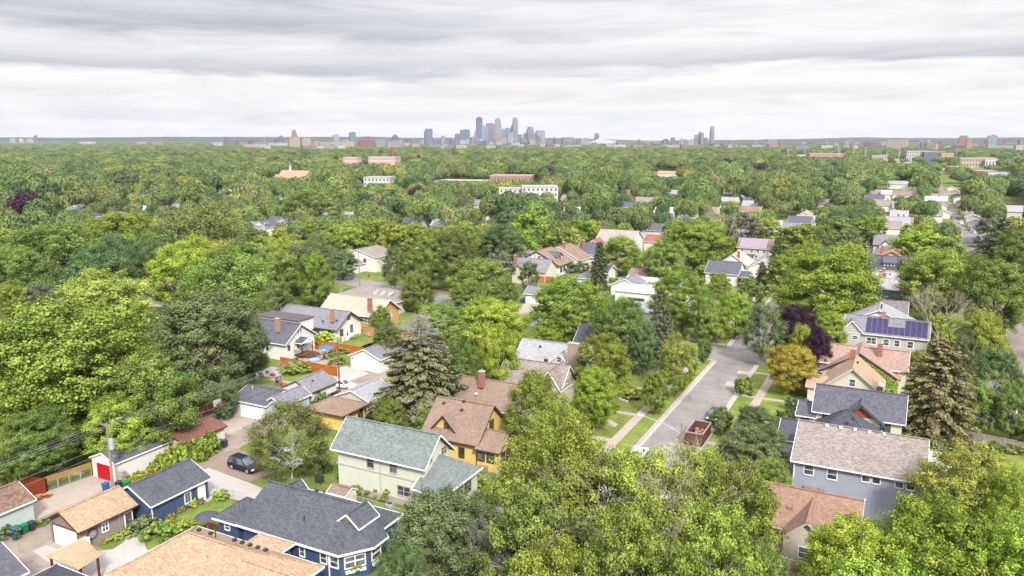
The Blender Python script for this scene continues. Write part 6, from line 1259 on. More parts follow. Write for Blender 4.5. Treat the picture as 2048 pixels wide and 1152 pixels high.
# vehicles
TYRE = plain('tyre', (.02, .02, .02), .8); RIM = plain('rim', (.5, .5, .52), .3, .6); LAMPW = plain('headlight', (.7, .7, .7), .2); LAMPR = plain('tail_light', (.45, .02, .02), .3)
def make_car(paint, label, cat='car', L=4.5, Wd=1.8, H=1.45, suv=False, name='parked_car', rough=.25):
    """front towards +x, wheels on z=0"""
    t = local(name, label, cat); pm = plain('paint_' + name + str(tuple(round(v, 2) for v in paint)), paint, rough, 0, .03); w = Wd / 2
    hb = .92 if suv else .82; P_ = [(-L / 2, .42, .78 * hb), (-L / 2 + .12, .22, hb), (-L * .30, .2, hb + .02), (L * .16, .2, hb), (L * .30, .2, hb - .02), (L / 2 - .35, .22, hb - .12), (L / 2 - .05, .3, .6), (L / 2, .38, .5)]
    m = MB(); rings = []
    for x, zb, zt in P_:
        k = .93 if abs(x) > L * .45 else 1; rings.append([(x, -w * k * .96, zb), (x, -w * k, zb + (zt - zb) * .45), (x, -w * k * .93, zt - .03), (x, -w * k * .8, zt), (x, w * k * .8, zt), (x, w * k * .93, zt - .03), (x, w * k, zb + (zt - zb) * .45), (x, w * k * .96, zb)])
    vs = [q for r_ in rings for q in r_]; n = 8; fs = [tuple(range(n)), tuple(reversed(range(len(vs) - n, len(vs))))]
    for i in range(len(rings) - 1):
        for k in range(n): fs.append((i * n + k, (i + 1) * n + k, (i + 1) * n + (k + 1) % n, i * n + (k + 1) % n))
    m.add(vs, fs); bo = m.build('body', pm, t, True)
    x0, x1, x2, x3 = (-L / 2 + .12, -L / 2 + .45, L * .05, L * .24) if suv else (-L * .40, -L * .24, L * .04, L * .22)
    def cab(k, z0, z1, e=0): return [(x0 + e, -w * .9 * k, z0), (x3 - e, -w * .9 * k, z0), (x3 - e, w * .9 * k, z0), (x0 + e, w * .9 * k, z0), (x1 + e, -w * .74 * k, z1), (x2 - e, -w * .74 * k, z1), (x2 - e, w * .74 * k, z1), (x1 + e, w * .74 * k, z1)]
    F6 = [(0, 3, 2, 1), (4, 5, 6, 7), (0, 1, 5, 4), (1, 2, 6, 5), (2, 3, 7, 6), (3, 0, 4, 7)]
    MB().add(cab(1, hb - .03, H - .06), F6).build('windows', glass(), t)
    r_ = MB(); c = cab(1, hb - .03, H - .06); r_.add([(x1 - .05, -w * .76, H - .07), (x2 + .05, -w * .76, H - .07), (x2 + .05, w * .76, H - .07), (x1 - .05, w * .76, H - .07), (x1 + .1, -w * .62, H), (x2 - .1, -w * .62, H), (x2 - .1, w * .62, H), (x1 + .1, w * .62, H)], F6)
    for a, b in ((0, 4), (1, 5), (2, 6), (3, 7)): r_.beam(c[a], c[b], .09, .09)
    for s_ in (-1, 1): r_.beam(((x0 + x3) / 2 - .1, s_ * w * .9, hb), ((x1 + x2) / 2, s_ * w * .75, H - .06), .09, .05)
    r_.build('roof', pm, t)
    wr = .36 if suv else .32
    for sx in (-L * .30, L * .31):
        for s_ in (-1, 1):
            y0, y1 = s_ * (w - .2), s_ * (w + .01); a = MB().tube([(sx, y0, wr), (sx, y1, wr)], wr, 14).build('wheel', TYRE, t); MB().tube([(sx, y1 - s_ * .01, wr), (sx, y1 + s_ * .015, wr)], wr * .62, 10).build('rim', RIM, a)
    for s_ in (-1, 1):
        MB().cbox(L / 2 - .1, s_ * w * .68, .2, .36, .55, .7, .03).build('headlight', LAMPW, t); MB().cbox(-L / 2 + .03, s_ * w * .72, .12, .28, .62, .82, .02).build('tail_light', LAMPR, t)
    MB().box(L / 2 - .08, L / 2 + .02, -w * .45, w * .45, .34, .5).build('grille', BLACK, t); return t
put(make_car((.012, .014, .022), 'black sport utility car parked on the dirt pad under the birch', L=4.7, Wd=1.85, H=1.72, suv=True), -73.4, 67.9, 0, -.06)
put(make_car((.72, .74, .78), 'white van behind the black car under the birch', 'van', L=4.9, Wd=1.9, H=1.9, suv=True, name='parked_van'), -69.6, 71.6, 0, -.1)
cw = put(make_car((.75, .75, .77), 'white sedan on the concrete pad beside the reddish pole'), *at(686, 775, 0), 0, .1)
dup(cw, -29.4, 94.6, 0, PI / 2, 'white car parked at the kerb under the open street maples'); dup(cw, -29.3, 87.6, 0, PI / 2, 'white car parked nearest the big silver maple')
put(make_car((.45, .46, .5), 'silver car seen through the maples at the bottom of the street'), -29.2, 67.2, 0, -PI / 2)
put(make_car((.03, .05, .06), 'dark green car parked behind the rusty dumpster'), -23.6, 114.3, 0, -PI / 2)
dup(cw, -28.4, 220.6, 0, -PI / 2, 'white car parked beyond the junction under the wide elm'); put(make_car((.3, .05, .04), 'red car partly hidden under the wide elm'), -24.0, 224, 0, -PI / 2)
put(make_car((.04, .1, .14), 'dark teal car parked by the long low house'), *at(698, 588, 0), 0, .3); put(make_car((.62, .12, .06), 'orange-red car behind the dark teal one'), *at(704, 595, 0), 0, .3)
put(make_car((.5, .65, .75), 'pale blue car in the yard behind the brown spruce'), 13.6, 143.6, 0, .1)
put(make_car((.02, .02, .03), 'black car on the far alley by the twin poles'), 24.0, 470, 0, PI / 2); dup(cw, 24.2, 445, 0, PI / 2, 'white car on the far alley')
# dumpster
DR = plain('rusty_steel', C(126, 82, 68), .8, var=.35, scale=2.2); DG = plain('dumpster_dark', C(90, 62, 56), .7, var=.3, scale=2)
t = thing('dumpster', 'open-topped rusty roll-off dumpster full of rubble on the street', 'dumpster', (-23.7, 104.5, 0))
m = MB(); x0, x1, y0, y1 = -24.9, -22.5, 101.8, 107.0
for a in ((x0, x0 + .08, y0, y1), (x1 - .08, x1, y0, y1), (x0, x1, y0, y0 + .08), (x0, x1, y1 - .08, y1)): m.box(*a, .25, 1.85)
m.box(x0, x1, y0, y1, .2, .3); m.build('bin_body', DR, t)
m = MB()
for y in (102.4, 103.4, 104.4, 105.4, 106.4): m.box(x1, x1 + .1, y - .06, y + .06, .3, 1.8).box(x0 - .1, x0, y - .06, y + .06, .3, 1.8)
m.build('rib', DG, t); m = MB()
for a in ((x0 - .06, x0 + .1, y0, y1), (x1 - .1, x1 + .06, y0, y1), (x0, x1, y0 - .04, y0 + .1), (x0, x1, y1 - .1, y1 + .04)): m.box(*a, 1.85, 1.97)
m.build('rim', plain('dumpster_rim', C(205, 180, 178)), t); m = MB()
for _ in range(40): a, b_ = R.uniform(x0 + .3, x1 - .3), R.uniform(y0 + .3, y1 - .3); s_ = R.uniform(.12, .3); m.cbox(a, b_, s_ * 2, s_, .3, R.uniform(.7, 1.3), .03, R.uniform(0, 3))
m.build('rubble', plain('rubble', C(200, 160, 130), .9, var=.35, scale=3), t)
# fences
def fence(label, pts, h, mat, post=None, pitch=2.4, name='fence', gap=.02, wdt=.14, cap=True):
    t = thing(name, label, 'fence', (*pts[0], 0))
    for (ax, ay), (bx, by) in zip(pts, pts[1:]):
        L = math.hypot(bx - ax, by - ay); n = max(1, round(L / pitch)); ux, uy = (bx - ax) / L, (by - ay) / L
        for i in range(n):
            m = MB(); s0, s1 = L * i / n + .06, L * (i + 1) / n - .06; k = max(1, int((s1 - s0) / (wdt + gap)))
            for j in range(k):
                a = s0 + (s1 - s0) * j / k; b = s0 + (s1 - s0) * (j + 1) / k - gap; dz = R.uniform(-.02, .02)
                m.beam((ax + ux * a, ay + uy * a, (h + dz) / 2), (ax + ux * b, ay + uy * b, (h + dz) / 2), .03, h + dz)
            if cap: m.beam((ax + ux * s0, ay + uy * s0, h + .03), (ax + ux * s1, ay + uy * s1, h + .03), .12, .05)
            m.build('fence_panel', mat, t)
        for i in range(n + 1): a = L * i / n; MB().box(ax + ux * a - .06, ax + ux * a + .06, ay + uy * a - .06, ay + uy * a + .06, 0, h + .1).build('post', post or mat, t)
    return t
fence('orange wooden fence between the lawn and the brick patio', [(-102.2, 104.9), (-88.6, 104.6)], 1.75, WOODO); fence('orange wooden fence behind the blue patio umbrella', [(-105, 113.6), (-104.6, 117.6), (-92.8, 117.6)], 1.7, WOODO)
fence('tan wooden fence below the orange-tan bungalow', [(-103.4, 131.2), (-90, 131.6)], 1.7, WOODT); fence('weathered grey fence across the back lawns', [(2.0, 121.9), (7.2, 120.6), (16.8, 118.9)], 1.8, WOODG); fence('weathered grey fence behind the brown spruce', [(9, 130), (20, 129.6)], 1.8, WOODG)
fence('rust-red wooden fence below the latticed fence', [(-94.2, 51.4), (-89.8, 52.2), (-89.2, 48.4)], 1.6, WOODR); fence('tan rail fence in the shaded corner yard', [(-97.5, 51.0), (-104, 52.5)], 1.4, WOODT); fence('dark brown fence behind the rust-roofed garage', [(-93, 74), (-93.6, 84)], 1.7, WOODB)
fence('orange wooden fence beside the cream house', [(-98, 204.6), (-93.2, 205.6), (-88, 205.2)], 1.7, WOODO); fence('red-brown fence by the many-trunked tree', [(-60, 150.4), (-54, 149.2), (-48, 147.4)], 1.6, WOODR); fence('red-brown fence at the bend of the cross street', [(-97, 162.4), (-91, 161.0)], 1.5, WOODR); fence('white panel fence at the corner of the orange-roofed garage', [(-73.2, 45.2), (-72.2, 45.6)], 1.6, WHITE)
t = thing('lattice_fence', 'latticed tan fence over wire mesh beside the red-doored garage', 'fence', (-90, 52.2, 0)); a, b = Vector((-89.95, 52.3, 0)), Vector((-89.2, 57.6, 0)); d = (b - a); m = MB()
for i in range(44):
    f = i / 44; p = a + d * f; q = a + d * min(1, f + .09); m.beam((p.x, p.y, 1.15), (q.x, q.y, 1.72), .02, .035); m.beam((p.x + .01, p.y, 1.72), (q.x + .01, q.y, 1.15), .02, .035)
m.beam((a.x, a.y, 1.74), (b.x, b.y, 1.74), .06, .08).beam((a.x, a.y, 1.13), (b.x, b.y, 1.13), .05, .06); m.build('lattice_panel', WOODT, t)
m = MB()
for i in range(23): p = a + d * (i / 22); m.beam((p.x, p.y, .05), (p.x, p.y, 1.12), .012)
for k in range(6): m.beam((a.x, a.y, .1 + k * .2), (b.x, b.y, .1 + k * .2), .012)
m.build('wire_mesh', METAL, t)
for i in range(5): p = a + d * (i / 4); MB().box(p.x - .05, p.x + .05, p.y - .05, p.y + .05, 0, 1.8 if i in (0, 4) else 1.15).build('post', WOODT if i in (0, 4) else METAL, t)
def chain(label, pts, h=1.2):
    t = thing('chain_link_fence', label, 'fence', (*pts[0], 0))
    for (ax, ay), (bx, by) in zip(pts, pts[1:]):
        L = math.hypot(bx - ax, by - ay); m = MB(); n = int(L / .35)
        for i in range(n): f = i / n; g = (i + 1) / n; m.beam((ax + (bx - ax) * f, ay + (by - ay) * f, .05), (ax + (bx - ax) * g, ay + (by - ay) * g, h), .01); m.beam((ax + (bx - ax) * g, ay + (by - ay) * g, .05), (ax + (bx - ax) * f, ay + (by - ay) * f, h), .01)
        m.beam((ax, ay, h), (bx, by, h), .04); m.build('wire_mesh', METAL, t)
        for i in range(int(L / 2.4) + 1): f = i * 2.4 / L; MB().cyl(ax + (bx - ax) * f, ay + (by - ay) * f, 0, h + .06, .03, 6).build('post', METAL, t)
chain('chain-link fence by the basketball hoop', [(-91.2, 75), (-90.8, 81.4)]); chain('chain-link fence at the end of the pale driveway', [(-70.4, 60.6), (-66, 61)]); chain('chain-link fence beside the yellow house', [(-43.8, 75.8), (-43.4, 80.6), (-40, 80.8)])
chain('chain-link fence in front of the green house foundation', [(-58, 66.6), (-47, 66.0)]); chain('chain-link fence before the dark blue corner house', [(-42, 129.6), (-36, 130)]); chain('chain-link fence edge of the pad below the wooden pole', [(-89.6, 96.8), (-85.2, 96.6)])
# small things
x, y = -89.5, 78.1; t = thing('basketball_hoop', 'basketball hoop with a white backboard by the grey double garage', 'basketball hoop', (x, y, 0)); MB().cyl(x, y, 0, 3.0, .07, 8).cbox(x, y, .7, .5, 0, .25, .04).build('pole', DARKM, t)
bb = MB().box(x - .05 + .35, x + .02 + .35, y - .75, y + .75, 2.8, 3.8).build('backboard', plain('board_white', C(225, 215, 215)), t); MB().beam((x + .38, y - .25, 3.0), (x + .38, y + .25, 3.0), .03, .35).build('target_square', plain('stop_red', C(228, 60, 45)), bb)
MB().beam((x, y, 3.0), (x + .35, y, 3.2), .08).build('bracket', DARKM, t); MB().tube([(x + .62 + .22 * math.cos(a), y + .22 * math.sin(a), 3.0) for a in [i * PI / 5 for i in range(11)]], .02, 5, False).build('rim', plain('rim_orange', C(220, 90, 40)), t)
def umbrella(label, x, y, r, col, h=2.5, tilt=0):
    t = thing('patio_umbrella', label, 'umbrella', (x, y, 0)); MB().cyl(x, y, 0, h, .03, 6).build('pole', METAL, t); m = MB(); n = 8
    rim = [(x + r * math.cos(2 * PI * i / n), y + r * math.sin(2 * PI * i / n), h - .45) for i in range(n)]; mid = [(x + r * .55 * math.cos(2 * PI * i / n), y + r * .55 * math.sin(2 * PI * i / n), h - .14) for i in range(n)]
    m.add(rim + mid + [(x, y, h)], [(i, (i + 1) % n, n + (i + 1) % n, n + i) for i in range(n)] + [(n + i, n + (i + 1) % n, 2 * n) for i in range(n)]); m.build('canopy', col, t); return t
umbrella('open blue patio umbrella over the brick patio', -98.2, 113.2, 1.55, plain('umbrella_blue', C(70, 150, 200))); umbrella('open dark grey umbrella beside the blue bungalow deck', -64.3, 53.8, 1.35, plain('umbrella_grey', C(96, 98, 112)))
def table(label, x, y, r=.6, mat=None, h=.74):
    t = thing('patio_table', label, 'table', (x, y, 0)); MB().cyl(x, y, h - .05, h, r, 14).build('table_top', mat or DARKM, t)
    for i in range(4): a = PI / 4 + i * PI / 2; MB().beam((x + r * .6 * math.cos(a), y + r * .6 * math.sin(a), 0), (x + r * .5 * math.cos(a), y + r * .5 * math.sin(a), h - .05), .05).build('leg', mat or DARKM, t)
table('round patio table under the blue umbrella', -98.2, 113.2 - .9, .65); table('round table under the dark grey umbrella', -64.3, 53.1, .6)
def make_chair(name, label, mat, grp=None, adir=False):
    t = local(name, label, 'chair', grp); w = .3; zs = .36 if adir else .44
    MB().add([(-w, -w, zs), (w, -w, zs), (w, w, zs - (.1 if adir else 0)), (-w, w, zs - (.1 if adir else 0)), (-w, -w, zs + .04), (w, -w, zs + .04), (w, w, zs + .04 - (.1 if adir else 0)), (-w, w, zs + .04 - (.1 if adir else 0))], [(0, 3, 2, 1), (4, 5, 6, 7), (0, 1, 5, 4), (1, 2, 6, 5), (2, 3, 7, 6), (3, 0, 4, 7)]).build('seat', mat, t)
    m = MB(); k = 5
    for i in range(k): u = -w + .06 + i * (2 * w - .12) / (k - 1); m.beam((u, w - .02, zs - .05), (u, w + (.3 if adir else .12), zs + .6), .1, .03)
    m.build('backrest', mat, t)
    for sx in (-1, 1):
        MB().beam((sx * w, -w, zs + .24), (sx * w, w, zs + .22), .09, .03).build('armrest', mat, t)
        for sy in (-1, 1): MB().beam((sx * w, sy * w, 0), (sx * w, sy * w * .95, zs + (.22 if sy < 0 else .2)), .05).build('leg', mat, t)
    return t
c0 = put(make_chair('patio_chair', 'metal patio chair nearest the blue umbrella pole', METAL, 'chairs round the patio table'), -97.1, 112.2, 0, 1.5)
for x, y, rz, lb in ((-99.2, 112.0, -1.5, 'metal patio chair between the umbrella and the back steps'), (-98.1, 111.2, 0, 'metal patio chair facing the alley under the umbrella'), (-98.3, 114.3, 3.1, 'metal patio chair at the fence side of the table'), (-101.2, 115.8, .6, 'grey lounge chair close to the house wall')): dup(c0, x, y, 0, rz, lb)
put(make_chair('garden_chair', 'pink wooden garden chair in the middle of the lawn', plain('chair_pink', C(238, 150, 140)), None, True), *at(739.6, 675, 0), 0, 1.2); put(make_chair('garden_chair', 'dark pink wooden garden chair beside the white bungalow', plain('chair_magenta', C(170, 80, 110)), None, True), *at(688, 682, 0), 0, .3); put(make_chair('garden_chair', 'light blue wooden chair in front of the white cottage', plain('chair_sky', C(150, 210, 235)), None, True), *at(704, 558, 0), 0, .2)
put(make_chair('garden_chair', 'black chair on the deck below the grey umbrella', BLACK, None), -63.2, 53.2, 0, 1.2); put(make_chair('grill_chair', 'dark red chair by the wooden back steps', plain('chair_red', C(160, 60, 60)), None), *at(622, 696, 0), 0, 1)
x, y = at(629, 722, 0); t = thing('paddling_pool', 'round pale blue paddling pool on the grass inside the fence', 'pool', (x, y, 0)); MB().cyl(x, y, 0, .38, 1.15, 20).build('pool_wall', plain('pool_blue', C(150, 200, 225)), t); MB().cyl(x, y, .38, .385, 1.05, 20).build('pool_water', plain('pool_water', C(190, 228, 240), .1), t)
# play things
def box_toy(name, label, px, py, parts):
    x, y = at(px, py, 0); t = thing(name, label, 'toy', (x, y, 0))
    for nm, col, kind, v in parts:
        m = MB()
        if kind == 'box': m.cbox(x + v[0], y + v[1], v[2], v[3], v[4], v[5], .03)
        elif kind == 'beam': m.beam((x + v[0], y + v[1], v[2]), (x + v[3], y + v[4], v[5]), v[6], v[7])
        else: m.tube([(x + v[0], y + v[1] - .06, v[2]), (x + v[0], y + v[1] + .06, v[2])], v[3], 10)
        m.build(nm, plain('toy_%s' % '_'.join(map(str, col)), C(*col)), t)
    return t
box_toy('toy_slide', 'plastic toy climber with a red slide and blue posts', 557, 770, [('slide', (232, 60, 80), 'beam', (.3, 0, 1.0, 1.5, -.2, .1, .5, .06)), ('platform', (60, 170, 190), 'box', (0, 0, .7, .7, .9, 1.0)), ('post', (60, 100, 200), 'box', (-.3, -.3, .12, .12, 0, 1.6)), ('post', (60, 100, 200), 'box', (.3, .3, .12, .12, 0, 1.6)), ('post', (90, 190, 120), 'box', (-.3, .3, .12, .12, 0, 1.6)), ('side_panel', (200, 60, 160), 'box', (-.35, 0, .08, .6, .2, 1.4))])
box_toy('toy_car', 'pink plastic toy car on the play patio', 546, 752, [('body', (232, 110, 160), 'box', (0, 0, .9, .5, .12, .5)), ('roof', (240, 170, 200), 'box', (-.1, 0, .5, .45, .75, .82)), ('wheel', (60, 60, 70), 'w', (-.3, -.26, .14, .14)), ('wheel', (60, 60, 70), 'w', (.3, -.26, .14, .14))])
box_toy('toy_cart', 'small red and white toy cart next to the pink toy car', 535, 747, [('body', (222, 70, 70), 'box', (0, 0, .7, .4, .2, .5)), ('wheel', (230, 230, 230), 'w', (-.2, -.22, .13, .13)), ('wheel', (230, 230, 230), 'w', (.2, -.22, .13, .13)), ('handle', (240, 240, 240), 'beam', (.35, 0, .4, .8, 0, .8, .04, .04))])
box_toy('stroller', 'grey stroller on the play patio below the wood fence', 566, 738, [('frame', (180, 185, 195), 'beam', (-.4, 0, .2, .4, 0, 1.0, .06, .3)), ('seat', (120, 130, 140), 'box', (0, 0, .5, .45, .4, .6)), ('wheel', (60, 60, 60), 'w', (-.35, 0, .16, .16)), ('wheel', (60, 60, 60), 'w', (.35, 0, .16, .16))])
box_toy('lounge_chair', 'folding lounge chair under the dark round maple branches', 558, 741, [('seat', (225, 225, 230), 'beam', (-.6, 0, .35, .5, 0, .35, .5, .05)), ('backrest', (225, 225, 230), 'beam', (.5, 0, .35, .9, 0, .85, .5, .05)), ('leg', (150, 150, 150), 'beam', (-.5, 0, 0, -.5, 0, .35, .04, .5)), ('leg', (150, 150, 150), 'beam', (.4, 0, 0, .4, 0, .35, .04, .5))])
box_toy('barbecue', 'black kettle barbecue on the patio next to the steps', 669, 712, [('bowl', (50, 50, 56), 'box', (0, 0, .5, .5, .65, 1.0)), ('leg', (90, 90, 90), 'box', (-.15, 0, .05, .05, 0, .65)), ('leg', (90, 90, 90), 'box', (.15, 0, .05, .05, 0, .65)), ('lid', (70, 70, 76), 'box', (0, 0, .44, .44, 1.0, 1.15))])
x, y = -61.9, 68.9; t = thing('smoker_grill', 'black box grill on the grass behind the blue bungalow', 'grill', (x, y, 0)); MB().cbox(x, y, 1.0, .7, .5, 1.0, .05).build('firebox', DARKM, t); MB().cbox(x, y, 1.0, .66, 1.0, 1.15, .05).build('lid', BLACK, t)
for dx in (-.4, .4):
    for dy in (-.25, .25): MB().beam((x + dx, y + dy, 0), (x + dx, y + dy, .5), .05).build('leg', DARKM, t)
x, y = -50.1, 68.9 - 1.6; t = thing('air_conditioner', 'round-topped air conditioner beside the green house', 'air conditioner', (x, y, 0)); MB().cbox(x, y, .75, .75, 0, .78, .04).build('casing', METAL, t); MB().cyl(x, y, .78, .82, .3, 14).build('fan_guard', BLACK, t)
h = thing('garden_shed', 'small cream shed with a brown roof beside the green house', 'shed', (-55.9, 66.2, 0)); b = gable(h, -57.4, -54.6, 65.0, 67.2, 1.6, 2.2, 'x', BRWN('x'), SCREAM, oh=.12, ohg=.12, t=.08, tw=.08); door(h, 'S', b['S'], -56, .8, 1.3)
h = thing('deck', 'dark wooden deck with iron railings beside the blue bungalow', 'deck', (-63.5, 53.5, 0)); MB().box(-66, -62.2, 52.0, 55.4, 0, .25).build('deck_boards', WOODB, h); m = MB()
for i in range(13): m.beam((-66 + i * .316, 52.05, .25), (-66 + i * .316, 52.05, 1.15), .03)
m.beam((-66, 52.05, 1.15), (-62.2, 52.05, 1.15), .05); m.beam((-66, 52.05, 1.15), (-66, 55.4, 1.15), .05); m.build('railing', DARKM, h)
t = thing('log_pile', 'pile of split logs at the edge of the parking pad', 'log pile', (-88.2, 50.6, 0))
for i in range(16):
    a = R.uniform(0, 1); MB().tube([(-88.9 + a * .2 + R.uniform(-.3, .5), 49.4 + a * 2.2, .15 + (i % 3) * .17), (-88.5 + a * .2 + R.uniform(-.2, .5), 50.0 + a * 2.2, .15 + (i % 3) * .17)], R.uniform(.08, .13), 6).build('log', WOODT if i % 4 else WOODR, t)
t = thing('canopy_tent', 'white flat canopy behind the slate-blue house', 'canopy', (6, 104, 0)); MB().add([(4.4, 101.4, 2.7), (7.4, 101.8, 2.7), (7.4, 107, 2.9), (4.4, 107.2, 2.9), (4.4, 101.4, 2.62), (7.4, 101.8, 2.62), (7.4, 107, 2.82), (4.4, 107.2, 2.82)], [(0, 1, 2, 3), (7, 6, 5, 4), (0, 4, 5, 1), (1, 5, 6, 2), (2, 6, 7, 3), (3, 7, 4, 0)]).build('canopy_top', WHITE, t)
for x, y in ((4.5, 101.6), (7.3, 102), (7.3, 106.9), (4.5, 107)): MB().cyl(x, y, 0, 2.7, .04, 6).build('post', METAL, t)
t = thing('pergola', 'brown wooden pergola against the slate-blue house', 'pergola', (5.4, 98.5, 0))
for x, y in ((4.7, 95.6), (6.2, 95.6), (4.7, 101), (6.2, 101)): MB().box(x - .08, x + .08, y - .08, y + .08, 0, 2.6).build('post', WOODT, t)
for i in range(10): MB().box(4.4, 6.6, 95.4 + i * .62, 95.52 + i * .62, 2.6, 2.75).build('rafter', WOODB, t)
t = thing('raised_bed', 'wooden raised garden bed along the weathered fence', 'garden bed', (9.3, 120, 0)); m = MB(); x0, x1, y0, y1 = 8.3, 10.4, 119.2, 120.2
for a in ((x0, x1, y0, y0 + .06), (x0, x1, y1 - .06, y1), (x0, x0 + .06, y0, y1), (x1 - .06, x1, y0, y1)): m.box(*a, 0, .6)
m.build('bed_frame', WOODT, t); MB().box(x0 + .06, x1 - .06, y0 + .06, y1 - .06, 0, .52).build('soil', MULCH, t)
x, y = at(1233, 852, 0); t = thing('garden_steps', 'short stone steps climbing from the sidewalk to the yellow-green tree bank', 'steps', (x, y, 0))
for i in range(4): MB().box(x - .35 * i - .35, x - .35 * i, y - .6, y + .6, 0, .15 * (i + 1)).build('step', CONCL, t)
x, y = at(1215, 797, 0); t = thing('retaining_wall', 'low stone edging on the grassy bank', 'wall', (x, y, 0)); m = MB()
for i in range(14): m.cbox(x - 3 + i * .5, y + .9 * math.sin(i * .3), .46, .35, 0, .4 + R.uniform(-.05, .05), .05, R.uniform(-.3, .3))
m.build('stone_course', CONCL, t)
t = thing('handrail', 'white handrail along the front path of the cream house', 'handrail', (-16, 116.2, 0)); MB().beam((-18.2, 116.5, .9), (-15.6, 116.9, 1.0), .06).build('rail', WHITE, t)
for x in (-18.1, -15.7): MB().beam((x, 116.6, 0), (x, 116.6, .95), .05).build('post', WHITE, t)
x, y = at(1418, 658, 0); t = thing('mailbox', 'white boxy utility cabinet on the corner lawn', 'cabinet', (x, y, 0)); MB().cbox(x, y, .5, .4, 0, .9, .04).build('cabinet_body', WHITE, t); MB().cbox(x, y, .56, .46, .9, .96, .02).build('lid', METAL, t)
# plants
B_ = pbush
x = -81.6
for i in range(8): bush(-81.7 + (i % 3) * .45, 62.3 + i * 1.0, 1.4, 1.9 + .3 * (i % 2), 'fresh' if i % 3 else 'lime', ['tall vine bush at the white garage end of the hedge', 'second vine bush of the alley hedge', 'third vine bush of the alley hedge', 'fourth vine bush of the alley hedge, slightly brighter', 'fifth vine bush of the alley hedge', 'sixth vine bush of the alley hedge', 'seventh vine bush of the alley hedge', 'eighth vine bush of the alley hedge', 'last vine bush of the hedge by the rust-roofed garage'][i], seed=1 + i % 3, n=2600, group='vine hedge along the alley')
def flowers(x, y, r, h, col, label, dots, n=60):
    t = thing('flower_bed', label, 'flowers', (x, y, 0)); k = bush(x, y, r, h, col, None, name='foliage', n=1200, seed=4); k.location = (0, 0, 0); k.parent = t
    m = MB(); rr = random.Random(int(x * 7 + y)); 
    for _ in range(n): a, q = rr.uniform(0, 6.3), r * math.sqrt(rr.random()) * .9; zz = h * (1.02 - .5 * (q / r) ** 2); s_ = rr.uniform(.06, .1); m.ball(x + q * math.cos(a), y + q * math.sin(a), zz, s_, s_ * .6, 5)
    m.build('blossoms', dots, t); k2 = t
OR_ = plain('blossom_orange', C(250, 150, 40)); YE_ = plain('blossom_yellow', C(250, 215, 60)); PK_ = plain('blossom_pink', C(235, 110, 140)); MG_ = plain('blossom_magenta', C(200, 60, 150)); RD_ = plain('blossom_red', C(225, 70, 60))
for i in range(5): flowers(-82.3 + (i % 2) * .5, 57.6 + i * 1.05, 1.0, 1.0 + .15 * (i % 2), 'lime', ['orange flower clump beside the green bin', 'second orange flower clump from the green bin', 'middle clump of the orange flower row', 'fourth clump of the orange flower row', 'last orange flower clump before the vine hedge'][i], (OR_, YE_, RD_)[i % 3])
for px, py, r, hh, dm, lb in ((348, 1018, .8, 1.1, YE_, 'yellow and red flower clump at the navy garage wall'), (382, 1014, .9, .8, YE_, 'low yellow-green clump by the navy garage window'), (402, 1009, .5, .7, MG_, 'magenta flower pot by the white garage door'), (328, 1035, .45, .7, PK_, 'pink flower clump at the navy garage corner'), (342, 1040, .6, .6, RD_, 'red flower clump on the lawn edge'), (360, 1025, .6, .6, OR_, 'orange flower clump between the garage clumps')):
    x, y = at(px, py, 0); flowers(x, y, r, hh, 'lime', lb, dm, 26)
B_(290, 1062, 30, 1.3, 'blue', 'blue-green shrub at the end of the orange-roofed garage'); B_(318, 1075, 34, 1.1, 'mid', 'shrub beside the curved path'); B_(372, 1060, 24, .8, 'lime', 'bright low shrub on the small lawn'); B_(345, 1062, 26, .9, 'fresh', 'mid-green shrub on the small lawn'); B_(250, 1070, 26, .5, 'fresh', 'low plants under the round emblem'); B_(222, 1078, 22, .4, 'lime', 'low yellow-green plants by the taupe wall')
B_(443, 1000, 16, .9, 'lime', 'potted yellow-green plant on the driveway edge'); B_(20, 1075, 26, .9, 'blue', 'weedy shrub at the foot of the mint garage'); B_(85, 1050, 12, .5, 'fresh', 'grass tuft beside the black bin')
B_(776, 995, 26, 1.2, 'fresh', 'round shrub in front of the green house'); B_(720, 988, 18, .9, 'mid', 'small shrub near the brown-roofed shed'); B_(750, 990, 18, 1.0, 'lime', 'light shrub between the shed and the round shrub'); B_(690, 955, 18, .9, 'mid', 'bush at the corner of the green house'); B_(955, 970, 20, .9, 'lime', 'hosta clump beside the green porch'); B_(935, 985, 14, .5, 'mid', 'low plants beside the stone path')
B_(652, 945, 14, 1.0, 'dark', 'dark shrub by the black grill'); B_(655, 692, 30, 2.2, 'lime', 'bright round tree-like shrub behind the blue umbrella', n=2600); B_(576, 712, 17, 2.0, 'dark', 'dark conical yew by the back steps'); B_(594, 744, 30, 1.4, 'mid', 'spotted round shrub on the lawn inside the wood fence', n=2600); B_(588, 730, 14, .9, 'purple', 'small purple shrub by the wood fence')
B_(664, 716, 16, 1.0, 'mid', 'shrub at the patio edge'); B_(672, 728, 18, 1.1, 'fresh', 'leafy shrub between patio and garage'); B_(690, 705, 16, .8, 'mid', 'shrub at the wood fence corner'); B_(706, 674, 20, .5, 'lime', 'low bed of plants on the lawn'); B_(650, 792, 18, 2.0, 'mid', 'bush between the white garages'); B_(618, 808, 26, 2.0, 'dark', 'dark bush behind the pale garage gable'); B_(640, 810, 20, 1.6, 'mid', 'bush at the yellow garage')
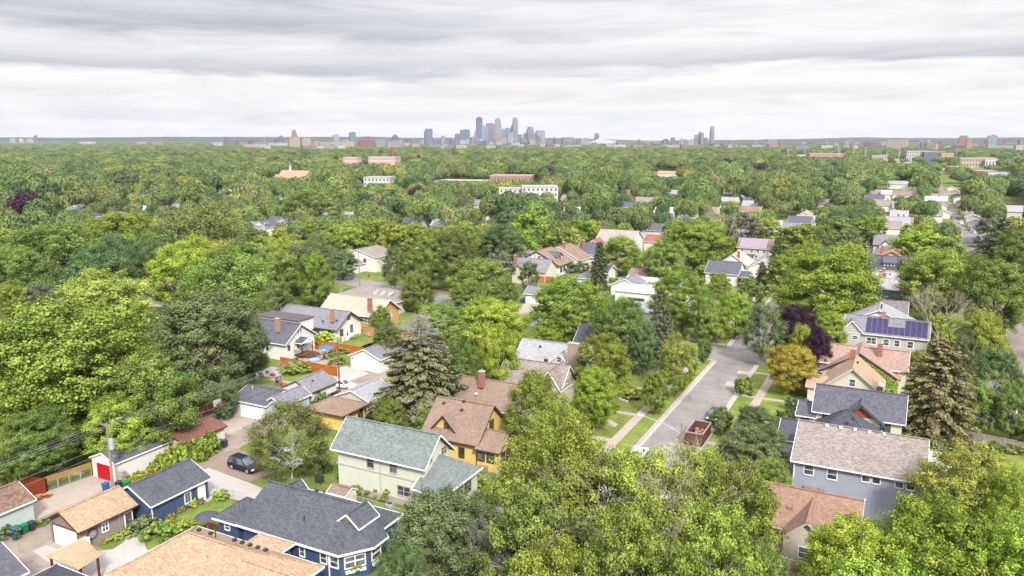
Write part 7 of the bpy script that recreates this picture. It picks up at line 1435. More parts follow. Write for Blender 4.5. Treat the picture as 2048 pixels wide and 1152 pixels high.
B_(1487, 790, 18, 2.4, 'mid', 'round shrub on the boulevard by the stepped path', n=2600); B_(1595, 822, 24, 1.6, 'blue', 'grey-green shrub before the cream house'); B_(1570, 842, 20, 1.3, 'olive', 'olive shrub before the cream house'); B_(1860, 868, 26, 1.7, 'mid', 'shrub by the weathered fence'); B_(1885, 862, 22, 1.5, 'fresh', 'leafy shrub by the weathered fence'); B_(1850, 885, 42, 1.4, 'olive', 'long low shrub behind the taupe roof', n=2600); B_(1875, 897, 32, 1.3, 'blue', 'dusty low shrub near the white canopy')
B_(1990, 903, 18, 1.0, 'mid', 'shrub along the back walk'); B_(2030, 905, 22, 1.1, 'fresh', 'shrub at the picture edge by the back walk'); B_(1920, 886, 14, .7, 'lime', 'flowering clump below the raised bed'); B_(1840, 690, 30, 1.6, 'fresh', 'garden shrubs beside the vine-covered wall'); B_(1820, 705, 24, 1.4, 'lime', 'bright shrub beside the solar house'); B_(1790, 690, 18, 1.2, 'mid', 'shrub at the foot of the solar house')
B_(1255, 725, 20, 1.2, 'mid', 'shrub at the dark blue corner house'); B_(1300, 720, 18, 1.3, 'mid', 'shrub beside the corner house steps'); B_(1230, 770, 30, 1.0, 'lime', 'yellow-green ground plants on the bank'); B_(1255, 790, 34, .9, 'fresh', 'wild grassy clump on the bank'); B_(1215, 820, 26, .8, 'fresh', 'lower wild clump on the bank'); B_(1372, 652, 22, 1.4, 'dark', 'dark shrub under the large corner tree'); B_(1395, 650, 24, 1.6, 'dark', 'second dark shrub under the large corner tree'); B_(1440, 640, 16, 1.4, 'gold', 'small yellow-orange shrub in the corner garden'); B_(1520, 590, 20, 2.2, 'mid', 'shrub by the street beyond the junction'); B_(1495, 575, 22, 2.4, 'olive', 'reddish-olive shrub in the far garden'); B_(1540, 566, 16, 2, 'fresh', 'bright shrub near the white parked car')
B_(1108, 548, 16, 1.2, 'mid', 'shrub in front of the half-timbered cottage'); B_(1138, 545, 18, 2.4, 'dark', 'dark shrub beside the half-timbered cottage'); B_(1160, 545, 18, 2.6, 'olive', 'olive shrub behind the utility pole'); B_(1225, 565, 14, 1.0, 'lime', 'yellow-green bush at the alley corner'); B_(1308, 556, 16, 3, 'mid', 'green bush beside the brown garage'); B_(1054, 560, 20, 2, 'mid', 'bush behind the tan driveway garage'); B_(738, 540, 12, 1, 'mid', 'bush before the white cottage'); B_(690, 604, 22, 2.4, 'fresh', 'small bright shrub tree by the road'); B_(640, 610, 30, 1.6, 'olive', 'grey-olive shrub before the orange-tan bungalow')
# vines on the pink-roofed gable
rs_ = np.random.RandomState(4); n_ = 5200; u = rs_.uniform(-6.4, 1.0, n_); top_ = 6.2 - np.abs(u + 5.0) * .62; ok = top_ > .3; u, top_ = u[ok], top_[ok]; zz = rs_.uniform(0, 1, len(u)) * top_; yy = 137.62 - rs_.uniform(0, .35, len(u)) - (zz < 1.6) * rs_.uniform(0, .8, len(u))
me = quads('vine_leaves', np.stack([u, yy, zz], 1), np.stack([rs_.normal(size=len(u)) * .4, np.full(len(u), -1.0), rs_.uniform(.1, .9, len(u))], 1), rs_.uniform(.1, .2, len(u)), rs_.uniform(0, 1, len(u)), rs_)
me.materials.append(leaf('fresh')); vo = bpy.data.objects.new('climbing_vine', me); COL.objects.link(vo); tag(vo, 'green climbing vine covering the gable of the pink-roofed house', 'vine')
# ---------------------------------------------------------------- the skyline
def facade(name, base, win, fh=4.0, bay=4.0, wfrac=.5):
    if name in MATS: return MATS[name]
    m, t, p = newmat(name); tc = t.new('ShaderNodeTexCoord').outputs['Object']; nrm = t.new('ShaderNodeTexCoord').outputs['Normal']; x, y, z = t.sep(tc); nx, ny, nz = t.sep(nrm)
    side = t.math('GREATER_THAN', t.math('ABSOLUTE', nx), .7); u = t.math('ADD', t.math('MULTIPLY', y, side), t.math('MULTIPLY', x, t.math('SUBTRACT', 1.0, side)))
    a = t.math('LESS_THAN', t.math('FRACT', t.math('DIVIDE', t.math('ADD', u, 1000), bay)), wfrac); b = t.math('LESS_THAN', t.math('FRACT', t.math('DIVIDE', z, fh)), .55)
    g = t.math('MULTIPLY', t.math('MULTIPLY', a, b), t.math('LESS_THAN', t.math('ABSOLUTE', nz), .5))
    n = t.noise(tc, .02, 2); bs = t.ramp(n, [(.3, tuple(v * .88 for v in base)), (.7, tuple(min(1, v * 1.1) for v in base))])
    t.l.new(t.mix(g, bs, win), p.inputs[0]); p.inputs['Roughness'].default_value = .5; MATS[name] = m; return m
def tower(x0, x1, ytop, col, dist, label, style='flat', depth=.7, rot=None, win=None, wf=.5, name='high_rise', cat='high-rise', ):
    xm = (x0 + x1) / 2; cx, cy = far(xm, dist); ang = math.atan2(cy, cx) - PI / 2
    off = math.atan((xm - 1024) / 1579.0); foreshort = math.cos(off) ** 2
    wproj = (x1 - x0) * dist / 1579.0 * foreshort; r = rot if rot is not None else .35
    w = wproj / (math.cos(r) + depth * math.sin(abs(r))); d = w * depth
    h = CAMZ + (HORY - ytop) * dist * math.cos(off) / 1579.0
    t = thing(name, label, cat, (cx, cy, 0), ang + r); ORG[t.name] = (0, 0, 0)
    win = win or tuple(v * .45 for v in col); mt = facade('facade_%s_%s' % ('_'.join('%.2f' % v for v in col), wf), col, win, wfrac=wf, bay=w / max(4, round(w / 5)))
    m = MB()
    if style == 'flat': m.cbox(0, 0, w, d, 0, h); MB().cbox(w * .1, 0, w * .4, d * .4, h, h + h * .02 + 3).build('roof_plant', plain('plant_grey', C(150, 150, 165)), t)
    elif style == 'step': m.cbox(0, 0, w, d, 0, h * .78).cbox(0, 0, w * .8, d * .8, h * .78, h * .92).cbox(0, 0, w * .62, d * .62, h * .92, h)
    elif style == 'left': m.cbox(w * .08, 0, w * .84, d, 0, h).cbox(-w * .42, 0, w * .16, d * .9, 0, h * .86)
    elif style == 'dome': m.cbox(0, 0, w, d, 0, h * .86, w * .1).cbox(0, 0, w * .8, d * .8, h * .86, h * .95, w * .15).cbox(0, 0, w * .5, d * .5, h * .95, h, w * .12)
    elif style == 'slant': m.add([(-w / 2, -d / 2, 0), (w / 2, -d / 2, 0), (w / 2, d / 2, 0), (-w / 2, d / 2, 0), (-w / 2, -d / 2, h), (w / 2, -d / 2, h * .78), (w / 2, d / 2, h * .78), (-w / 2, d / 2, h)], [(0, 3, 2, 1), (4, 5, 6, 7), (0, 1, 5, 4), (1, 2, 6, 5), (2, 3, 7, 6), (3, 0, 4, 7)])
    elif style == 'crown': m.cbox(0, 0, w, d, 0, h * .86).cbox(0, 0, w * .82, d * .82, h * .86, h * .97); MB().cbox(0, 0, w * .9, d * .9, h * .975, h).build('roof_ring', plain('plant_grey', C(150, 150, 165)), t)
    elif style == 'band': m.cbox(0, 0, w, d, 0, h * .84); MB().cbox(0, 0, w * .99, d * .99, h * .84, h).build('top_band', plain('band_dark', C(70, 86, 120)), t); MB().cbox(0, 0, w * .4, d * .4, h, h + 8).build('roof_plant', plain('band_dark', C(70, 86, 120)), t)
    elif style == 'steeple': m.cbox(0, 0, w, d, 0, h * .66).cbox(0, 0, w * .8, d * .8, h * .66, h * .8); MB().tube([(0, 0, h * .8), (0, 0, h * .93), (0, 0, h)], [w * .4, w * .15, .3], 8).build('spire', plain('spire_dark', C(100, 100, 125)), t)
    elif style == 'round': m.tube([(0, 0, 0), (0, 0, h * .7), (0, 0, h * .88), (0, 0, h)], [w * .55, w * .52, w * .46, w * .3], 14)
    m.build('tower_walls', mt, t); return t
D1, D2 = 7000, 5200
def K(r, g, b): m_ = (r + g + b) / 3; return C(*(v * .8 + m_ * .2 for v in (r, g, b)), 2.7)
for a in [
 (910, 919.5, 268, K(140, 128, 140), D1, 'brown-grey slab at the west edge of the downtown cluster', 'flat'), (920, 940, 260, K(62, 100, 150), D1, 'dark blue glass block with paler panels, west part of downtown', 'flat', .5, .2, K(110, 150, 190)),
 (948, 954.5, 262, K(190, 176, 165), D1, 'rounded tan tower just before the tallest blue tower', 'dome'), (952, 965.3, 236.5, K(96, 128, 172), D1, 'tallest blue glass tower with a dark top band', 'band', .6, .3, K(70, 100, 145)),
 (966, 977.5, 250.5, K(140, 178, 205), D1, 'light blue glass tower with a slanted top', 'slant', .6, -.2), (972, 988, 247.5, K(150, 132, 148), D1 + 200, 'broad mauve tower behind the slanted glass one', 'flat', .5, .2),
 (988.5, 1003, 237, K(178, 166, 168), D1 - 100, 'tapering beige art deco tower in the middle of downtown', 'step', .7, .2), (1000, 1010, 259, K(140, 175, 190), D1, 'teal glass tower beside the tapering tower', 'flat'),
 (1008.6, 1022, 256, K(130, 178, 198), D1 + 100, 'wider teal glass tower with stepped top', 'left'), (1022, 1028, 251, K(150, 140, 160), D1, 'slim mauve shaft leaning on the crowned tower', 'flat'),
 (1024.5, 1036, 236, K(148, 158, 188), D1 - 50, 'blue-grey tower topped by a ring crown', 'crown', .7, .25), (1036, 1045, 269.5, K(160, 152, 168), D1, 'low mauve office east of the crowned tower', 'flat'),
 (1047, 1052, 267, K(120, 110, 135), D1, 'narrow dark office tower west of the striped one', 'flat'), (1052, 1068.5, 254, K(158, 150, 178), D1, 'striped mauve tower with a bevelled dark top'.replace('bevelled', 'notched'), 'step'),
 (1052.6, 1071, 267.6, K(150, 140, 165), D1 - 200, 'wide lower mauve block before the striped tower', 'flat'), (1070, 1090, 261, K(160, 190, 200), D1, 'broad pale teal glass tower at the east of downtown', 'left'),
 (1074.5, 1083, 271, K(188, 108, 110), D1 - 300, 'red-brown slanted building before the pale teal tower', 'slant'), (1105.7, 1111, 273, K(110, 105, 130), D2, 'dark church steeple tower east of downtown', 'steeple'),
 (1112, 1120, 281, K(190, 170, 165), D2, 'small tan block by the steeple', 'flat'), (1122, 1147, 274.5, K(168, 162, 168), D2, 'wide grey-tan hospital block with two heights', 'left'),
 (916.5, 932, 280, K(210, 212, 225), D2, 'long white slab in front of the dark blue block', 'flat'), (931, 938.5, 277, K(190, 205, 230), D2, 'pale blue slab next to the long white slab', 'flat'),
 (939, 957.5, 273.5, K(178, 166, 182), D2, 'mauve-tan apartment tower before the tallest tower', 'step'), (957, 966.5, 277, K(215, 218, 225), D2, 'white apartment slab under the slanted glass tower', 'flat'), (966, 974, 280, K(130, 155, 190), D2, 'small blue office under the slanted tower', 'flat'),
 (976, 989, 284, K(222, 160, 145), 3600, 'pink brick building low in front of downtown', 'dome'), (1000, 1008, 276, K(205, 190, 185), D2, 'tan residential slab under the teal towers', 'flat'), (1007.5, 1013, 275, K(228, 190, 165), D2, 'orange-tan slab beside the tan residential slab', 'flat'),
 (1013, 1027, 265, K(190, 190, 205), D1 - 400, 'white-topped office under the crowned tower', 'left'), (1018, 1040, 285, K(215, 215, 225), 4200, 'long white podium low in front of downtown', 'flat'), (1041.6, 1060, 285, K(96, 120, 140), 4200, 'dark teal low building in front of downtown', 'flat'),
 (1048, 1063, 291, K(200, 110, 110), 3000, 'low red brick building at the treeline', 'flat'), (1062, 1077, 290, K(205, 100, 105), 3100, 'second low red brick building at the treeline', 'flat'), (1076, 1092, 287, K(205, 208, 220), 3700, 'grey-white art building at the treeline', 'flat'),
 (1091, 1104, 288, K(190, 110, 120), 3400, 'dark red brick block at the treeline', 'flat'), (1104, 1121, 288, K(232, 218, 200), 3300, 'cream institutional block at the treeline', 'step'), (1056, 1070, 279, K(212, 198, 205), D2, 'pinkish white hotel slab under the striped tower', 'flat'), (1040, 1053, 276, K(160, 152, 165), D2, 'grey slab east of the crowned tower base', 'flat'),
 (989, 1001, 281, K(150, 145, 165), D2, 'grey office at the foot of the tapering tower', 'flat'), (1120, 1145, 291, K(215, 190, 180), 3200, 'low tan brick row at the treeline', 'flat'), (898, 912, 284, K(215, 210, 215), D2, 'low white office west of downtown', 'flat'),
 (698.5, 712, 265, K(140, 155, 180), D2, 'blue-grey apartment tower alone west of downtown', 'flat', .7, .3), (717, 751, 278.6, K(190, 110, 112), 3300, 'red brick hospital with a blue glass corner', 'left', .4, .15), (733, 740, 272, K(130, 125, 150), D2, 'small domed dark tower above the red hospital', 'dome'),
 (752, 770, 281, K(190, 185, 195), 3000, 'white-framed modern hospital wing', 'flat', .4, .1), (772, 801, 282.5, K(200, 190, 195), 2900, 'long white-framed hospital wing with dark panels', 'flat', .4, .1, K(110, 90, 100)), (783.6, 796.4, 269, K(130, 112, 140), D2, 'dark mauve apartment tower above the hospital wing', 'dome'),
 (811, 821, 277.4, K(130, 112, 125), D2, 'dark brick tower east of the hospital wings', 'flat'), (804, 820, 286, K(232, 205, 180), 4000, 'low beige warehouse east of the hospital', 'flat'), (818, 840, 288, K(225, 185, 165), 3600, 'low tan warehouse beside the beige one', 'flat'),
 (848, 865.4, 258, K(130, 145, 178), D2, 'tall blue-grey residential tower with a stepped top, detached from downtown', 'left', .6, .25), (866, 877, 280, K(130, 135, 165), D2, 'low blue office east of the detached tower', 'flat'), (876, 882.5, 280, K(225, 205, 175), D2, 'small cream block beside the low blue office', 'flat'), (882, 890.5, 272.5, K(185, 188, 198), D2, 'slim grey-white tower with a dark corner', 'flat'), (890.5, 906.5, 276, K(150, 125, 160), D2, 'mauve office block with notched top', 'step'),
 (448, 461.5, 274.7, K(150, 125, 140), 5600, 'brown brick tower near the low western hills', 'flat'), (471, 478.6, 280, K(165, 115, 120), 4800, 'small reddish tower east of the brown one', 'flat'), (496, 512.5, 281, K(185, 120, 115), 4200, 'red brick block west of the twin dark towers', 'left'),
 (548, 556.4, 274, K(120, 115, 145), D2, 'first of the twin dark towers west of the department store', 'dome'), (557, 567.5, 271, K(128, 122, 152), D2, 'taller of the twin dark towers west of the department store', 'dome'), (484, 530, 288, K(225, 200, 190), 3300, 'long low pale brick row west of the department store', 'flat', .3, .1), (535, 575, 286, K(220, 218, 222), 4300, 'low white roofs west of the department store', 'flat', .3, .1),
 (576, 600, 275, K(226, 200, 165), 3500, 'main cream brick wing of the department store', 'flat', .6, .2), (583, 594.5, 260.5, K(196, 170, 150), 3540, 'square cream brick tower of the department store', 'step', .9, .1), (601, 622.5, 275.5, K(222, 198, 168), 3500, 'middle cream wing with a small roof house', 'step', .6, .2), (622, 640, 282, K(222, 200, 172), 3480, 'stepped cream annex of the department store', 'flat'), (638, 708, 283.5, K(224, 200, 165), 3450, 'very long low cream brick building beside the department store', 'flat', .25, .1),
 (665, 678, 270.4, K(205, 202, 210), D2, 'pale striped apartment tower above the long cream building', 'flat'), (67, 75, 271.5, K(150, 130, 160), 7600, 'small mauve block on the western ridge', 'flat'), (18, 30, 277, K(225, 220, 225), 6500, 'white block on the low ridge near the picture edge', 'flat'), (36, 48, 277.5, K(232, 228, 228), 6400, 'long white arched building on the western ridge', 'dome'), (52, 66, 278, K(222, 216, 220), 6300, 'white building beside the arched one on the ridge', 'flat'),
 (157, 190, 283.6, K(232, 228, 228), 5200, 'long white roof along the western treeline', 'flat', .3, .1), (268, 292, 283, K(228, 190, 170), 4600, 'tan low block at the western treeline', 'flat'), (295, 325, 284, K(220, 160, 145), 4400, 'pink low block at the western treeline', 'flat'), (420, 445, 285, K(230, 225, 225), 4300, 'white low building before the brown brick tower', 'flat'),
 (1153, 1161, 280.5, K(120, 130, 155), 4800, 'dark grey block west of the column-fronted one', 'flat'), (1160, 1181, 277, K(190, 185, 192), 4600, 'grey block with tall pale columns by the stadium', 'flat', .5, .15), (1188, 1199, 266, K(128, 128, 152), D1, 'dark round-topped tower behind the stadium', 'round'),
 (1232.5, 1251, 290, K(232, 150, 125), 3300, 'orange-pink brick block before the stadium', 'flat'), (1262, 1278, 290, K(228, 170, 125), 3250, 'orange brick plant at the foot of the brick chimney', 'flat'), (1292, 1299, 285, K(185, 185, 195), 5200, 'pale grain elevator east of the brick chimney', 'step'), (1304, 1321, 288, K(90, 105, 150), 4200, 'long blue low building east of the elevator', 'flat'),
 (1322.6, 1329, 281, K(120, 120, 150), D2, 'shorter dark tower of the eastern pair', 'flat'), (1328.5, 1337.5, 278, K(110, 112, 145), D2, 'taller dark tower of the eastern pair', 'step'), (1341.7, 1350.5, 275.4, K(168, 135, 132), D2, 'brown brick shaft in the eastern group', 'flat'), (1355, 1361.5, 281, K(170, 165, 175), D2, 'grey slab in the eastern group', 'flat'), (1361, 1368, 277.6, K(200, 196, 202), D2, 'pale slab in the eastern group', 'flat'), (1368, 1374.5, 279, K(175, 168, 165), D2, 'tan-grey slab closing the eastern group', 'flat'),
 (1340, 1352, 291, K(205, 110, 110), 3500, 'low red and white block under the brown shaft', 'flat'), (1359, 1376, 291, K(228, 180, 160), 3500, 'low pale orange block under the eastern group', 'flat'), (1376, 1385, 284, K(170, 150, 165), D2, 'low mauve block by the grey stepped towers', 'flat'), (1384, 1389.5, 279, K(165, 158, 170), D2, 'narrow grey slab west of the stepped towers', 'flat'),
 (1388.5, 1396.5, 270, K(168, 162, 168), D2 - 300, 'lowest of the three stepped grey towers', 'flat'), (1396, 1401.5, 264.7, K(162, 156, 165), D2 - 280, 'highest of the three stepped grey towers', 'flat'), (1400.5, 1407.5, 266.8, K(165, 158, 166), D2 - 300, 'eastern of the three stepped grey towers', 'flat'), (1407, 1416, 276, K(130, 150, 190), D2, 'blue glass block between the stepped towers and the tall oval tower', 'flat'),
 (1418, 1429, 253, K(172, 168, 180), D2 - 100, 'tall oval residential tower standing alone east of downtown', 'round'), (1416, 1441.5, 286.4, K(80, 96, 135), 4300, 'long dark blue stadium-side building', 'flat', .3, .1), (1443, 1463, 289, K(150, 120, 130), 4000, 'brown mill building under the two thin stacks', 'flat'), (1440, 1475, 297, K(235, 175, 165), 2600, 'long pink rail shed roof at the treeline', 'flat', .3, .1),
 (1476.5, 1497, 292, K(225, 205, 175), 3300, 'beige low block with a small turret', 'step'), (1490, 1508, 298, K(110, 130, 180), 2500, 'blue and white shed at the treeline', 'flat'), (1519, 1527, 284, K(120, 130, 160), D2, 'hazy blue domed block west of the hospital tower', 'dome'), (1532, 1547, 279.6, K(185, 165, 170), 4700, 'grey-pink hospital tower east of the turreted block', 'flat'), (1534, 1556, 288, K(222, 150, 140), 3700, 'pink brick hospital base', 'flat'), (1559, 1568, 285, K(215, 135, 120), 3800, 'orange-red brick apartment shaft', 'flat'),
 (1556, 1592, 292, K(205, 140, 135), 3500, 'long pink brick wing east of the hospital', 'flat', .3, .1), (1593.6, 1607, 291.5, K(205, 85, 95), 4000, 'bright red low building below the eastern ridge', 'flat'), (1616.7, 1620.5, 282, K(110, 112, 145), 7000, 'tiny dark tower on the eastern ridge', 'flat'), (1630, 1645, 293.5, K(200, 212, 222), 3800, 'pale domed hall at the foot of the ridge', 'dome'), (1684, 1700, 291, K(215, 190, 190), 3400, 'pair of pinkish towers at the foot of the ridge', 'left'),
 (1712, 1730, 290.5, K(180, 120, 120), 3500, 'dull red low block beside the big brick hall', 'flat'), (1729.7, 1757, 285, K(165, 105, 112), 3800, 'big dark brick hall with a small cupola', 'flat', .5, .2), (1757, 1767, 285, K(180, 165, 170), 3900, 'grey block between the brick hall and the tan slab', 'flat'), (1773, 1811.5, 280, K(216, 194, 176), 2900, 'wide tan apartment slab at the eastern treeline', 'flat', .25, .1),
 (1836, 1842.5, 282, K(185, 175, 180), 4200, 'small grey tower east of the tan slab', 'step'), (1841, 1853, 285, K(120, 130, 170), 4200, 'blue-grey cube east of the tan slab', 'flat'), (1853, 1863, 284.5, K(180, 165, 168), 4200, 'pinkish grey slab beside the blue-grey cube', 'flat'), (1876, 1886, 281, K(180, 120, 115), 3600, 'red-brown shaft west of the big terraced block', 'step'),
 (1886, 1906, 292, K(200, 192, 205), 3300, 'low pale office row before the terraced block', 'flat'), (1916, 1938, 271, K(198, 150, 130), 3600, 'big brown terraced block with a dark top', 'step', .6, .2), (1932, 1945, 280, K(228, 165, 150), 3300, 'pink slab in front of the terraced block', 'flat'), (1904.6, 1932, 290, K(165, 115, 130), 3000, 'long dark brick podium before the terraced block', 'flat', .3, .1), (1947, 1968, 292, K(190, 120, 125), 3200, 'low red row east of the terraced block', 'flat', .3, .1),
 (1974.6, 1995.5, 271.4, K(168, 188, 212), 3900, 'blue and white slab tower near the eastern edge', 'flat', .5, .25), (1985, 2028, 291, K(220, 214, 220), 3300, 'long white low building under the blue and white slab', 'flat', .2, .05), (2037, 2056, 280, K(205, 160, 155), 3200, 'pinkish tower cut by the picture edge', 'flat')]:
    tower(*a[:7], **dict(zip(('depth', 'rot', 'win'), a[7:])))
ANC = [(430, 'the brown brick tower'), (480, 'the small reddish tower'), (560, 'the twin dark towers'), (590, 'the cream department store'), (670, 'the striped apartment tower'), (735, 'the red hospital'), (790, 'the hospital wings'), (830, 'the tan warehouse'), (857, 'the detached blue-grey tower'), (895, 'the notched mauve block'), (930, 'the dark blue glass block'), (958, 'the tallest blue tower'), (995, 'the tapering beige tower'), (1030, 'the ring-crowned tower'), (1060, 'the striped mauve tower'), (1080, 'the pale teal tower'), (1108, 'the dark steeple'), (1135, 'the hospital block'), (1170, 'the column-fronted block'), (1216, 'the stadium'), (1278, 'the brick chimney'), (1330, 'the eastern dark pair'), (1365, 'the eastern group'), (1398, 'the stepped grey towers'), (1424, 'the tall oval tower'), (1455, 'the two thin stacks'), (1487, 'the beige turreted block'), (1540, 'the hospital tower'), (1600, 'the bright red building'), (1690, 'the pinkish ridge towers'), (1743, 'the big brick hall'), (1792, 'the wide tan slab'), (1850, 'the blue-grey cube'), (1880, 'the red-brown shaft'), (1927, 'the terraced block'), (1985, 'the blue and white slab'), (2040, 'the edge tower')]
CNT = {}
def skl(px, what):
    n = min(ANC, key=lambda q: abs(q[0] - px))[1]; k = CNT.get((n, what), 0); CNT[(n, what)] = k + 1
    return '%s%s nearest to %s' % (('', 'second ', 'third ', 'fourth ', 'fifth ', 'sixth ', 'seventh ', 'eighth ', 'ninth ', 'tenth ')[min(k, 9)], what, n)
for i in range(74):
    px = R.uniform(405, 1560) if i < 56 else R.uniform(1560, 2040); a = R.uniform(8, 30); tower(px, px + a, R.uniform(288, 293.5), R.choice((K(232, 228, 226), K(215, 205, 200), K(222, 190, 175), K(196, 150, 140), K(170, 175, 190), K(225, 215, 195))), R.uniform(2350, 4300), skl(px, 'low roof among the treetops'), depth=R.uniform(.3, .8), rot=R.uniform(-.5, .5), name='low_building', cat='building')['group'] = 'low buildings along the treeline'
for i in range(110):
    px = R.choice((R.uniform(690, 900), R.uniform(860, 1130), R.uniform(1130, 1480), R.uniform(430, 690), R.uniform(1500, 2040))); a = R.uniform(5, 15); tower(px, px + a, R.uniform(279, 287), R.choice((K(170, 165, 178), K(150, 140, 158), K(200, 192, 196), K(140, 150, 178), K(178, 140, 140), K(205, 195, 180), K(120, 125, 150))), R.uniform(4300, 6400), skl(px, 'mid-rise block'), depth=R.uniform(.4, .8), rot=R.uniform(-.4, .4), name='mid_rise_block', cat='building')['group'] = 'mid-rise blocks of the skyline'
# covered stadium
x, y = far(1216, 5600); t = thing('stadium', 'stadium with a big sloping pale roof and dark glass prow', 'stadium', (x, y, 0), math.atan2(y, x) - PI / 2); s_ = 5600 / 1579.0 * .985
w0, w1 = -37 * s_, 37 * s_; hz = lambda py: 42 + (276 - py) * s_
m = MB().add([(w0, -60, hz(285.5)), (-4 * s_, -60, hz(290)), (17 * s_, -60, hz(283.6)), (-18 * s_, 80, hz(276.6)), (16 * s_, 80, hz(282.6)), (w0, -60, hz(286.8)), (17 * s_, -60, hz(286)), (-4 * s_, -60, hz(291))], [(0, 1, 3), (1, 2, 4, 3), (0, 5, 7, 1), (1, 7, 6, 2), (0, 3, 5), (2, 6, 4)]); m.build('roof', plain('stadium_roof', K(198, 202, 216)), t)
MB().add([(w0 * .9, -40, 0), (w1, -40, 0), (w1, 60, 0), (w0 * .9, 60, 0), (w0 * .9, -40, hz(286)), (-4 * s_, -45, hz(290)), (17 * s_, -40, hz(283)), (w1, -40, hz(289)), (w1, 60, hz(289)), (w0 * .9, 60, hz(285))], [(0, 1, 7, 6, 5, 4), (1, 2, 8, 7), (2, 3, 9, 8), (3, 0, 4, 9), (6, 7, 8)]).build('glass_walls', plain('stadium_glass', K(92, 100, 128), .3), t)
def stack(px, dist, top, r, label, mat): x, y = far(px, dist); h = 42 + (276 - top) * dist / 1579.0; return tag(MB().tube([(x, y, 0), (x, y, h)], [r, r * .75], 10).build('smokestack', mat), label, 'smokestack')
stack(1278, 3400, 277.6, 3.4, 'brown brick chimney beside the orange plant', plain('stack_brown', K(165, 120, 110))); stack(1445, 4600, 283.5, 3, 'first thin dark stack on the mill', plain('stack_dark', K(110, 90, 105))); stack(1457.5, 4600, 283, 3, 'second thin dark stack on the mill', plain('stack_dark', K(110, 90, 105))); stack(528, 5200, 274, 1.6, 'thin pale mast west of the twin dark towers', METAL); stack(1309.5, 5200, 281, 1.6, 'thin mast above the long blue building', METAL); stack(1655, 5200, 280, 1.6, 'thin mast on the eastern ridge', METAL)
# pylons
for px, top, bot, lb in ((1678, 287, 309, 'first white power mast by the pink apartment row'), (1681.5, 294, 309, 'shorter white mast beside the first'), (1709.5, 285, 304, 'white power mast behind the canopy east of the pink row'), (1733.5, 292, 308, 'white power mast above the purple tree'), (1777, 299, 317, 'white mast with a bracket by the shops'), (1801, 293, 318, 'tall white mast before the white and red apartments'), (1916.5, 297, 320, 'tall white mast with crossbars near the tan block'), (2041, 301, 320, 'white mast at the picture edge'), (1578, 295, 308, 'thin white mast east of the beige block'), (1612.5, 297, 312, 'thin white mast by the cream box building')):
    dist = 1350; x, y = far(px, dist); h = 42 - (top - 276) * dist / 1579.0; t = thing('power_mast', lb, 'mast', (x, y, 0)); MB().tube([(x, y, 0), (x, y, h)], [.42, .25], 8).build('pole', METAL, t); m = MB()
    for k in range(3): m.beam((x - 2.2, y, h - 2 - k * 3), (x + 2.2, y, h - 2 - k * 3), .16)
    m.build('crossarm', METAL, t)

# ---------------------------------------------------------------- the canopy
PROT = [  # windows onto farther things that nearer trees must leave open: x0, y0, x1, y1, distance
 (137, 418, 182, 434, 300), (262, 545, 345, 585, 180), (500, 436, 530, 462, 270), (545, 432, 578, 450, 270), (672, 418, 700, 435, 270), (672, 462, 700, 492, 250), (695, 490, 762, 540, 240), (745, 478, 800, 505, 260),
 (1015, 488, 1200, 600, 250), (1165, 500, 1340, 600, 250), (1200, 455, 1320, 490, 300), (1040, 535, 1080, 660, 200), (900, 600, 935, 640, 190), (1428, 508, 1530, 566, 270), (1492, 480, 1545, 504, 300), (1515, 458, 1575, 485, 360), (1575, 432, 1622, 444, 420), (1545, 545, 1590, 600, 240), (1560, 432, 1600, 445, 420),
 (1690, 590, 1860, 720, 200), (1740, 480, 1830, 560, 300), (1752, 462, 1815, 485, 345), (1775, 434, 1818, 447, 420), (1838, 482, 1872, 497, 330), (1889, 340, 1896, 370, 1200), (1889, 370, 1918, 440, 700), (1925, 432, 1962, 490, 450), (1950, 480, 1985, 505, 340), (2016, 405, 2048, 432, 520),
 (688, 312, 718, 325, 1150), (738, 311, 797, 326, 1150), (780, 292, 792, 315, 1200), (543, 330, 612, 352, 760), (730, 352, 786, 365, 660), (1000, 364, 1106, 380, 500), (875, 346, 1068, 360, 720), (1770, 376, 1830, 390, 560), (1790, 355, 1815, 367, 700), (1318, 336, 1350, 348, 1000), (1276, 391, 1300, 400, 500),
 (1622, 302, 1684, 312, 1500), (1594, 304, 1612, 310, 1500), (1745, 306, 1800, 316, 1300), (1812, 300, 1908, 312, 1500), (1800, 317, 1890, 324, 1250), (1925, 318, 1990, 328, 1200), (1955, 338, 2015, 347, 950), (1120, 296, 1300, 299, 2500), (415, 361, 440, 370, 560), (148, 325, 70, 333, 900), (400, 400, 470, 410, 420), (1448, 390, 1500, 400, 480), (0, 565, 70, 590, 170), (20, 470, 45, 485, 240)]
for x, y in GL:
    u, v, z = proj(x, y, 5.0); w_ = 4.6 * FPX / z; PROT.append((u - w_, v - 2.6 * FPX / z, u + w_, v + .4 * FPX / z, z))
OCC = [(x - 1.5, y - 1.5) for x, y, h_, r in TREES]
def blocked(x, y, h, r):
    u, v, z = proj(x, y, h * 1.04)
    u2, v2, z2 = proj(x, y, 2)
    w = r * 1.12 * FPX / z
    for x0, y0, x1, y1, d in PROT:
        if z < d - 8 and u + w > x0 and u - w < x1 and v < y1 and v2 > y0: return True
    return False
BOXES = []
bpy.context.view_layer.update()
for o in COL.objects:
    if o.get('category') in ('house', 'garage', 'building', 'church') and o.location.y > 40:
        xs, ys = [], []
        for c in o.children:
            if c.type == 'MESH':
                for b in c.bound_box: q = c.matrix_world @ Vector(b); xs.append(q.x); ys.append(q.y)
        if xs: BOXES.append((min(xs), max(xs), min(ys), max(ys)))
def inbox(x, y, m): return any(a - m < x < b + m and c - m < y < d + m for a, b, c, d in BOXES)
